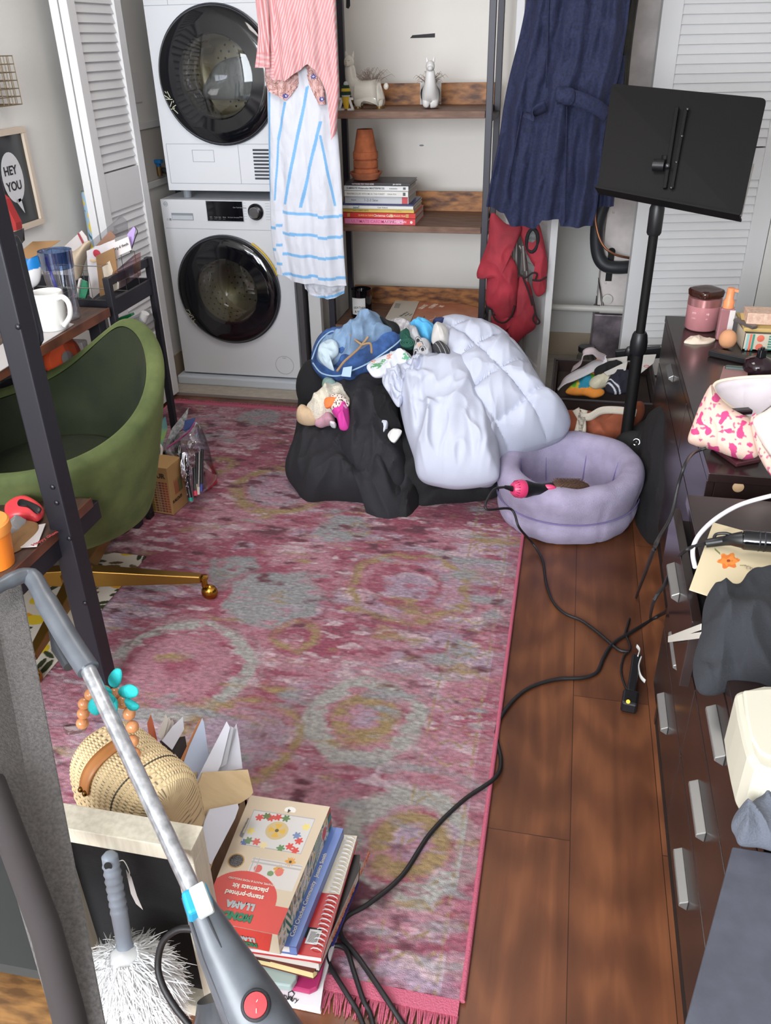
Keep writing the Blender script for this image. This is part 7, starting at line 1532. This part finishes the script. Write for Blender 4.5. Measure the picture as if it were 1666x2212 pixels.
# end and side prints
b = MB(); b.slab([kc(0,0)-yk*.0006, kc(.93,0)-yk*.0006, kc(.86,0)-yk*.0006+Vector((0,0,-.05)), kc(0,0)-yk*.0006+Vector((0,0,-.05))], -yk*.0006); b.build('red_end', mat('kit_red', (206,66,58), .45), ck)
WL = mat('kit_white_ink', (236,226,214), .5); GN_ = mat('kit_green', (40,116,84), .5); AQ = mat('kit_grey_ink', (170,176,176), .5)
t0 = kc(.62,.285); text('stamp-printed', .0125, kc(.66,.232)+Vector((0,0,.001)), -xk, -yk, WL, ck, bold=.0003); text('placemats kit', .0125, kc(.68,.285)+Vector((0,0,.001)), -xk, -yk, WL, ck, bold=.0003)
text('STAMPS, PAINTS & MORE INCLUDED', .0052, kc(.72,.325)+Vector((0,0,.001)), -xk, -yk, WL, ck)
text('MONDO', .0165, kc(.62,.085)+Vector((0,0,.001)), -xk, -yk, GN_, ck, bold=.0016); text('LLAMA', .0165, kc(.60,.160)+Vector((0,0,.001)), -xk, -yk, AQ, ck, bold=.0012)
text('MONDO', .019, kc(.70,0)-yk*.0014+Vector((0,0,-.036)), -xk, (0,0,-1), GN_, ck, bold=.0014) if False else None
text('4', .012, kc(.56,.925)+Vector((0,0,.001)), -xk, -yk, INK, ck)
text('MONDO', .013, kc(.72,0)-yk*.0016+Vector((0,0,-.034)), -xk, (0,0,-1), GN_, ck, bold=.0012); text('LLAMA', .013, kc(.70,0)-yk*.0016+Vector((0,0,-.020)), -xk, (0,0,-1), AQ, ck, bold=.0012)
GU, GV = 300, 40; P_ = []; C_ = []
def sidecol(s_, h):
    k_ = s_*13; i_ = int(k_); f_ = k_-i_
    pal = [(40,120,104),(206,84,72),(40,150,170),(226,180,60),(236,226,210),(90,160,190),(60,110,70)]
    if s_ > .93: return pal[int(h*5) % 3]
    if .80 < s_ < .90 and math.hypot((s_-.85)*.28, (h-.5)*.05) < .012: return (222,96,84)
    if .66 < s_ < .80: return (40,130,110) if math.sin(s_*300+h*8) > 0 and h > (s_-.66)*3 else (236,226,210)
    if .12 < s_ < .20: return (44,112,84) if ((s_-.12)*25+h*2) % 1 > .5 else (236,226,210)
    n_ = ns(s_*16, h*2.4, 5)
    return pal[int(abs(n_)*17) % 7] if abs(n_) > .14 else (236,226,210)
for i in range(GU):
    row = []
    for k in range(GV): s_, h = i/(GU-1), k/(GV-1); row.append(kc(1,s_)+xk*.0007+Vector((0,0,(KZ0-KZ1)*(1-h)))); C_.append(lin(sidecol(s_, h)))
    P_.append(row)
b = MB(); b.grid(P_); b.c = C_; b.build('printed_side', vcmat('kit_print'), ck)
# books below
def sbook(name, label, uv, z0, z1, mcol, cat='book', pages=None, group='books under the craft kit'):
    t = thing(name, label, cat, tuple(at(uv[0][0],uv[0][1],'z',z0)), group)
    pts = [at(u, v, 'z', z1) for u, v in uv]; c = mat('sb_'+name+'%d%d%d' % mcol, mcol, .4)
    b = MB(); b.slab(pts, (0,0,-.0022)); b.slab([p+Vector((0,0,z0-z1+.0022)) for p in pts], (0,0,-.0022)); b.build('cover', c, t)
    ce = sum(pts, Vector())/len(pts); b = MB(); b.slab([ce+(p-ce)*.985+Vector((0,0,-.0022)) for p in pts], (0,0,z0-z1+.0044)); b.build('pages', pages or PAGE, t)
    return t, pts
Kb, ptsb = sbook('book', 'crochet book with light blue spine directly under the craft kit', [(560,1760),(742,1790),(640,2046),(450,2020)], .124, .147, (92,118,180), pages=mat('page_white', (222,220,218), .7))
b = MB(); b.slab([ptsb[1]+Vector((0,0,.0004)), ptsb[2]+Vector((0,0,.0004)), ptsb[2].lerp(ptsb[3],.08)+Vector((0,0,.0004)), ptsb[1].lerp(ptsb[0],.08)+Vector((0,0,.0004))], (0,0,-.024)); b.build('spine', mat('spine_blue', (112,136,196), .4), Kb)
spd = (ptsb[1]-ptsb[2]).normalized(); text('Cool Crochet Community   Jessica Smith', .0105, ptsb[2]+spd*.012+Vector((-.011,.004,.001)), spd, Vector((-1,.2,0)), WL, Kb)
Sb, ptss = sbook('spiral_notebook', 'red and cream spiral bound notebook with white wire below the blue spined book', [(600,1790),(772,1806),(694,2068),(500,2040)], .104, .122, (190,48,50), 'notebook', mat('page_white'))
b = MB(); b.slab([ptss[1].lerp(ptss[2],.0)+Vector((0,0,.0006)), ptss[1].lerp(ptss[2],.52)+Vector((0,0,.0006)), ptss[0].lerp(ptss[3],.52)+Vector((0,0,.0006)), ptss[0]+Vector((0,0,.0006))], (0,0,-.0004)); b.build('cream_cover_part', mat('cream_card2', (212,202,184), .5), Sb)
for k in range(26):
    p_ = ptss[1].lerp(ptss[2], .04+.92*k/25)+Vector((-.012,0,-.004)); b = MB(); b.tube([p_+Vector((.011*math.cos(t*.7), .0012*t*.3, .010*math.sin(t*.7))) for t in range(10)], .0012, 6); b.build('wire_ring', mat('wire_white', (222,222,222), .35), Sb, smooth=60)
b = MB(); q_ = ptss[2].lerp(ptss[1],.10).lerp(ptss[3],.22); sx2 = (ptss[2]-ptss[3]).normalized(); sy2 = spd
b.slab([q_+Vector((0,0,.0012)), q_+sx2*.022+Vector((0,0,.0012)), q_+sx2*.022+sy2*.028+Vector((0,0,.0012)), q_+sy2*.028+Vector((0,0,.0012))], (0,0,.0003)); lbq = b.build('barcode_label', mat('label_paper'), Sb)
b = MB()
for k in range(9): b.slab([q_+sx2*(.004+.0018*k)+sy2*.003+Vector((0,0,.0017)), q_+sx2*(.0048+.0018*k)+sy2*.003+Vector((0,0,.0017)), q_+sx2*(.0048+.0018*k)+sy2*.024+Vector((0,0,.0017)), q_+sx2*(.004+.0018*k)+sy2*.024+Vector((0,0,.0017))], (0,0,.0001))
b.build('bars', INK, lbq)
b = MB(); b.slab([ptss[1].lerp(ptss[2],.80)+sx2*-.045+Vector((0,0,.001)), ptss[1].lerp(ptss[2],.80)+sx2*-.014+Vector((0,0,.001)), ptss[1].lerp(ptss[2],.88)+sx2*-.014+Vector((0,0,.001)), ptss[1].lerp(ptss[2],.88)+sx2*-.045+Vector((0,0,.001))], (0,0,.0003)); b.build('black_strip', INK, Sb)
Bb, ptk = sbook('book', 'black paperback with orange title on its spine in the book stack', [(640,1850),(778,1846),(775,1880),(688,2080),(540,2050)], .072, .100, (24,20,22))
text('HIDDEN LIFE     ELDER', .020, ptk[3]+spd*.06+Vector((.0005,0,-.020)), spd, (0,0,1), mat('ink_orange', (196,110,60), .6), Bb) if False else text('HIDDEN LIFE     ELDER', .020, ptk[3].lerp(ptk[2],.28)+Vector((.001,0,-.021)), (ptk[2]-ptk[3]), (0,0,1), mat('ink_orange', (196,110,60), .6), Bb)
Tb, ptt = sbook('book', 'tan paged brown leather journal near the bottom of the stack', [(600,1900),(735,1930),(684,2092),(676,2100),(516,2058)], .056, .078, (92,40,26), pages=mat('page_tan', (206,186,136), .7))
tn = thing('mint_tin', 'flat mint green tin beneath the tan paged journal', 'tin', tuple(at(590,2100,'z',.035)))
b = MB(); b.slab([at(u,v,'z',.054) for u,v in ((520,2040),(640,2075),(646,2088),(640,2112),(628,2130),(575,2122),(530,2090))], (0,0,-.018)); b.build('tin', mat('mint_metal', (150,166,164), .35), tn, bevel=.003)
mg = thing('magenta_folder', 'magenta pink tablet sleeve under the mint tin', 'sleeve', tuple(at(690,2120,'z',.02)))
b = MB(); b.slab([at(u,v,'z',.034) for u,v in ((620,1880),(752,1905),(705,2060),(694,2110),(686,2134),(668,2142),(560,2118),(500,2030))], (0,0,-.012)); b.build('sleeve', mat('magenta_case', (160,44,92), .4), mg, bevel=.004)
bp3, pp3 = sbook('sketch_pad', 'white sketch pad with a small emblem at the very bottom of the stack', [(640,1880),(768,1888),(700,2120),(692,2178),(560,2150),(520,2060)], .002, .020, (214,210,212), 'pad', mat('page_white'))
text('Stampery', .012, at(592,2150,'z',.0205), (1,-.1,0), (0,1,0), INK, bp3); 
b = MB(); c_ = at(629,2148,'z',.0208); b.tube([c_+Vector((.006*math.sin(k*1.26), .006*math.cos(k*1.26), 0)) for k in range(5)], .0009, 5, closed=True); b.tube([c_+Vector((-.006,-.012,0)), c_+Vector((0,-.004,0)), c_+Vector((.006,-.012,0))], .0009, 5); b.build('emblem', INK, bp3)
pn_ = MB(); pn_.tube([at(770,1908,'z',.05), at(742,1975,'z',.05), at(716,2040,'z',.05)], .0055, 10); tag(pn_.build('blue_pen', mat('pen_blue', (36,44,120), .35), smooth=60), 'dark blue pen lying along the side of the book stack', 'pen')

# ================================================================ stick vacuum
VG = mat('vacuum_grey', (84,88,94), .35, mott=.05, mscale=30); VT = mat('satin_tube', (186,188,192), .3, metal=.75, mott=.12, mscale=60); VD = mat('vacuum_dark', (56,58,62), .35)
vB, vC = at(185,1435,'z',.60), at(417,1925,'z',.45); vd = (vC-vB).normalized()
vc = thing('stick_vacuum', 'grey stick vacuum with silver tube and turquoise clip slanting across the foreground', 'vacuum cleaner', tuple(at(600,2212,'z',.35)))
b = MB(); b.tube([vB-vd*.03, vC], .0128, 28); b.build('tube', VT, vc, smooth=60)
h1 = at(150,1385,'z',.62); h2 = at(100,1300,'z',.655); h3 = at(66,1245,'z',.675); h4 = at(20,1255,'z',.685); h5 = at(-40,1290,'z',.69)
b = MB(); b.tube(spline([vB+vd*.012, h1, h2, h3, h4, h5], 6), [.0190]*13+[.0165]*6+[.014]*6+[.012]*6, 20); b.build('handle', VG, vc, smooth=60)
b = MB(); b.tube([at(150,1440,'z',.58), at(128,1400,'z',.59), at(112,1360,'z',.60)], [.010,.013,.006], 12); b.build('grip_trigger', VD, vc, smooth=60)
e0_ = vC; e1_ = at(470,2040,'z',.40); e2_ = at(545,2180,'z',.345); e3_ = at(610,2300,'z',.30)
b = MB(); b.tube([e0_, vC.lerp(e1_,.3), e1_, e2_, e3_], [.018,.021,.030,.043,.050], 30); b.build('body', VG, vc, smooth=60)
for k_ in (-1, 1):
    sd_ = e1_-vC; sd_ = sd_.cross(FWD).normalized(); b = MB(); b.tube([vC+sd_*k_*.010-FWD*.018, e1_+sd_*k_*.014-FWD*.027, e2_+sd_*k_*.020-FWD*.039, e3_+sd_*k_*.024-FWD*.045], .0016, 6); b.build('seam_line', VD, vc, smooth=60)
b = MB(); b.slab([at(u,v,'z',.37) for u,v in ((425,1990),(440,1985),(475,2050),(500,2120),(470,2128),(455,2090))], (0,0,-.03)); b.build('dust_cup', glassy('smoke_cup', (.5,.53,.58), .15, .1), vc, bevel=.004)
b = MB(); b.tube([at(470,2150,'z',.30), at(480,2195,'z',.28), at(500,2260,'z',.26)], [.03,.042,.045], 20); b.build('motor_housing', VD, vc, smooth=60)
up_ = -FWD; 
cs = (at(455,1935,'z',.47)-at(400,1955,'z',.47))
b = MB(); b.bar(at(400,1962,'z',.452)+Vector((0,0,.0)), at(455,1938,'z',.452), .036, .034, up=(0,-.3,1)); b.build('clip_collar', mat('turquoise_plastic', (40,150,190), .35), vc, bevel=.005)
b = MB(); b.bar(at(424,1912,'z',.482), at(448,1978,'z',.468), .022, .012, up=(0,-.4,1)); b.build('latch', mat('latch_white', (196,204,200), .4), vc, bevel=.003)
sw0 = at(553,2171,'z',.392); sn = Vector((.15,-.45,.9)).normalized()
b = MB(); b.lathe([(.020,-.004),(.020,.002),(.0165,.005),(.0160,.002)], sw0, sn, 32, cap=False); b.build('switch_bezel', VD, vc, smooth=50)
b = MB(); b.lathe([(.0158,0),(.0150,.006),(0,.0065)], sw0, sn, 32, cap=False); sw_o = b.build('rocker_switch', mat('switch_red', (190,44,50), .35), vc, smooth=50)
text('O', .008, sw0+sn*.0068+Vector((-.005,.003,0)), (1,0,0), (0,1,.4), WL, sw_o); text('I', .008, sw0+sn*.0068+Vector((.003,-.009,-.003)), (1,.3,0), (0,1,.4), WL, sw_o)
b = MB(); b.tube(spline([at(425,2008,'z',.36), at(385,2008,'z',.36), at(352,2035,'z',.34), at(341,2085,'z',.31), at(352,2130,'z',.29), at(378,2175,'z',.27), at(410,2215,'z',.25)],7), .0052, 10); b.build('cord_loop', CORD, vc, smooth=60)

# ================================================================ fluffy duster
DH = mat('duster_grey', (138,146,158), .4)
d0 = at(237,1848,'z',.42); d1 = at(272,2055,'z',.27); ddv = (d1-d0).normalized(); dl_ = (d1-d0).length
du = thing('duster', 'white fluffy duster with ribbed grey plastic handle standing head down', 'duster', tuple(at(290,2200,'z',.05)))
rr = []; pp4 = []
for k in range(41):
    f_ = k/40; pp4.append(d0+ddv*dl_*f_); rr.append((.0125 if f_ < .1 else .0128+.0012*(math.sin(f_*80) if f_ < .6 else 0))*(1-.10*max(0, f_-.6)*2)+(.004*max(0,(f_-.92)/.08)))
b = MB(); b.tube([d0-ddv*.006]+pp4, [.006]+rr, 24); b.build('handle', DH, du, smooth=60)
b = MB(); sx3 = ddv.cross(FWD).normalized(); nf = sx3.cross(ddv).normalized(); nf = nf if nf.dot(FWD) < 0 else -nf
b.lathe([(.0065,0),(.0,.0006)], d0+ddv*.010+nf*.0128, nf, 20, cap=False); b.build('hang_hole', mat('hole_dark'), du)
b = MB(); b.tube(spline([d0+nf*.012, d0+Vector((.012,0,-.01)), at(268,1860,'z',.41), at(280,1885,'z',.38), at(275,1895,'z',.37)],5), .0007, 5); b.build('tag_string', PVC, du)
b = MB(); b.slab([at(u,v,'z',.37) for u,v in ((272,1878),(284,1895),(296,1935),(309,1965),(294,1952),(283,1930))], nf*.0006); b.build('paper_tag', WC, du)
FW = mat('duster_white', (236,236,236), .9, sheen=.3); fc = at(285,2130,'z',.20); rnd = random.Random(8)
b = MB(); b.ball(fc, .062, 24, sc=(1,.9,1.35)); b.build('core', FW, du, smooth=80)
fb_ = MB(); da = Vector((.15,.05,-1)).normalized()
for i in range(5200):
    t = rnd.uniform(0, 6.283); h = rnd.uniform(-1, 1); r0 = (1-h*h*.8)**.5*.058
    n1_ = Vector((math.cos(t), math.sin(t), h*.8)).normalized(); p_ = fc+Vector((math.cos(t)*r0, math.sin(t)*r0*.9, h*.078)); n1_ = (n1_*.6+Vector((rnd.uniform(-.3,.3),rnd.uniform(-.3,.3),-.75))).normalized(); L_ = rnd.uniform(.014,.034)
    s2 = Vector((rnd.uniform(-1,1), rnd.uniform(-1,1), rnd.uniform(-1,1)))*.013
    fb_.tube([p_-n1_*.006, p_+n1_*L_*.45+s2*.4, p_+n1_*L_*.8+s2+Vector((0,0,-.006)), p_+n1_*L_+s2*1.6+Vector((0,0,-.014))], [.0012,.0010,.0008,.0003], 3)
fo = fb_.build('feathers', FW, du, smooth=80); fo['kind'] = 'stuff'
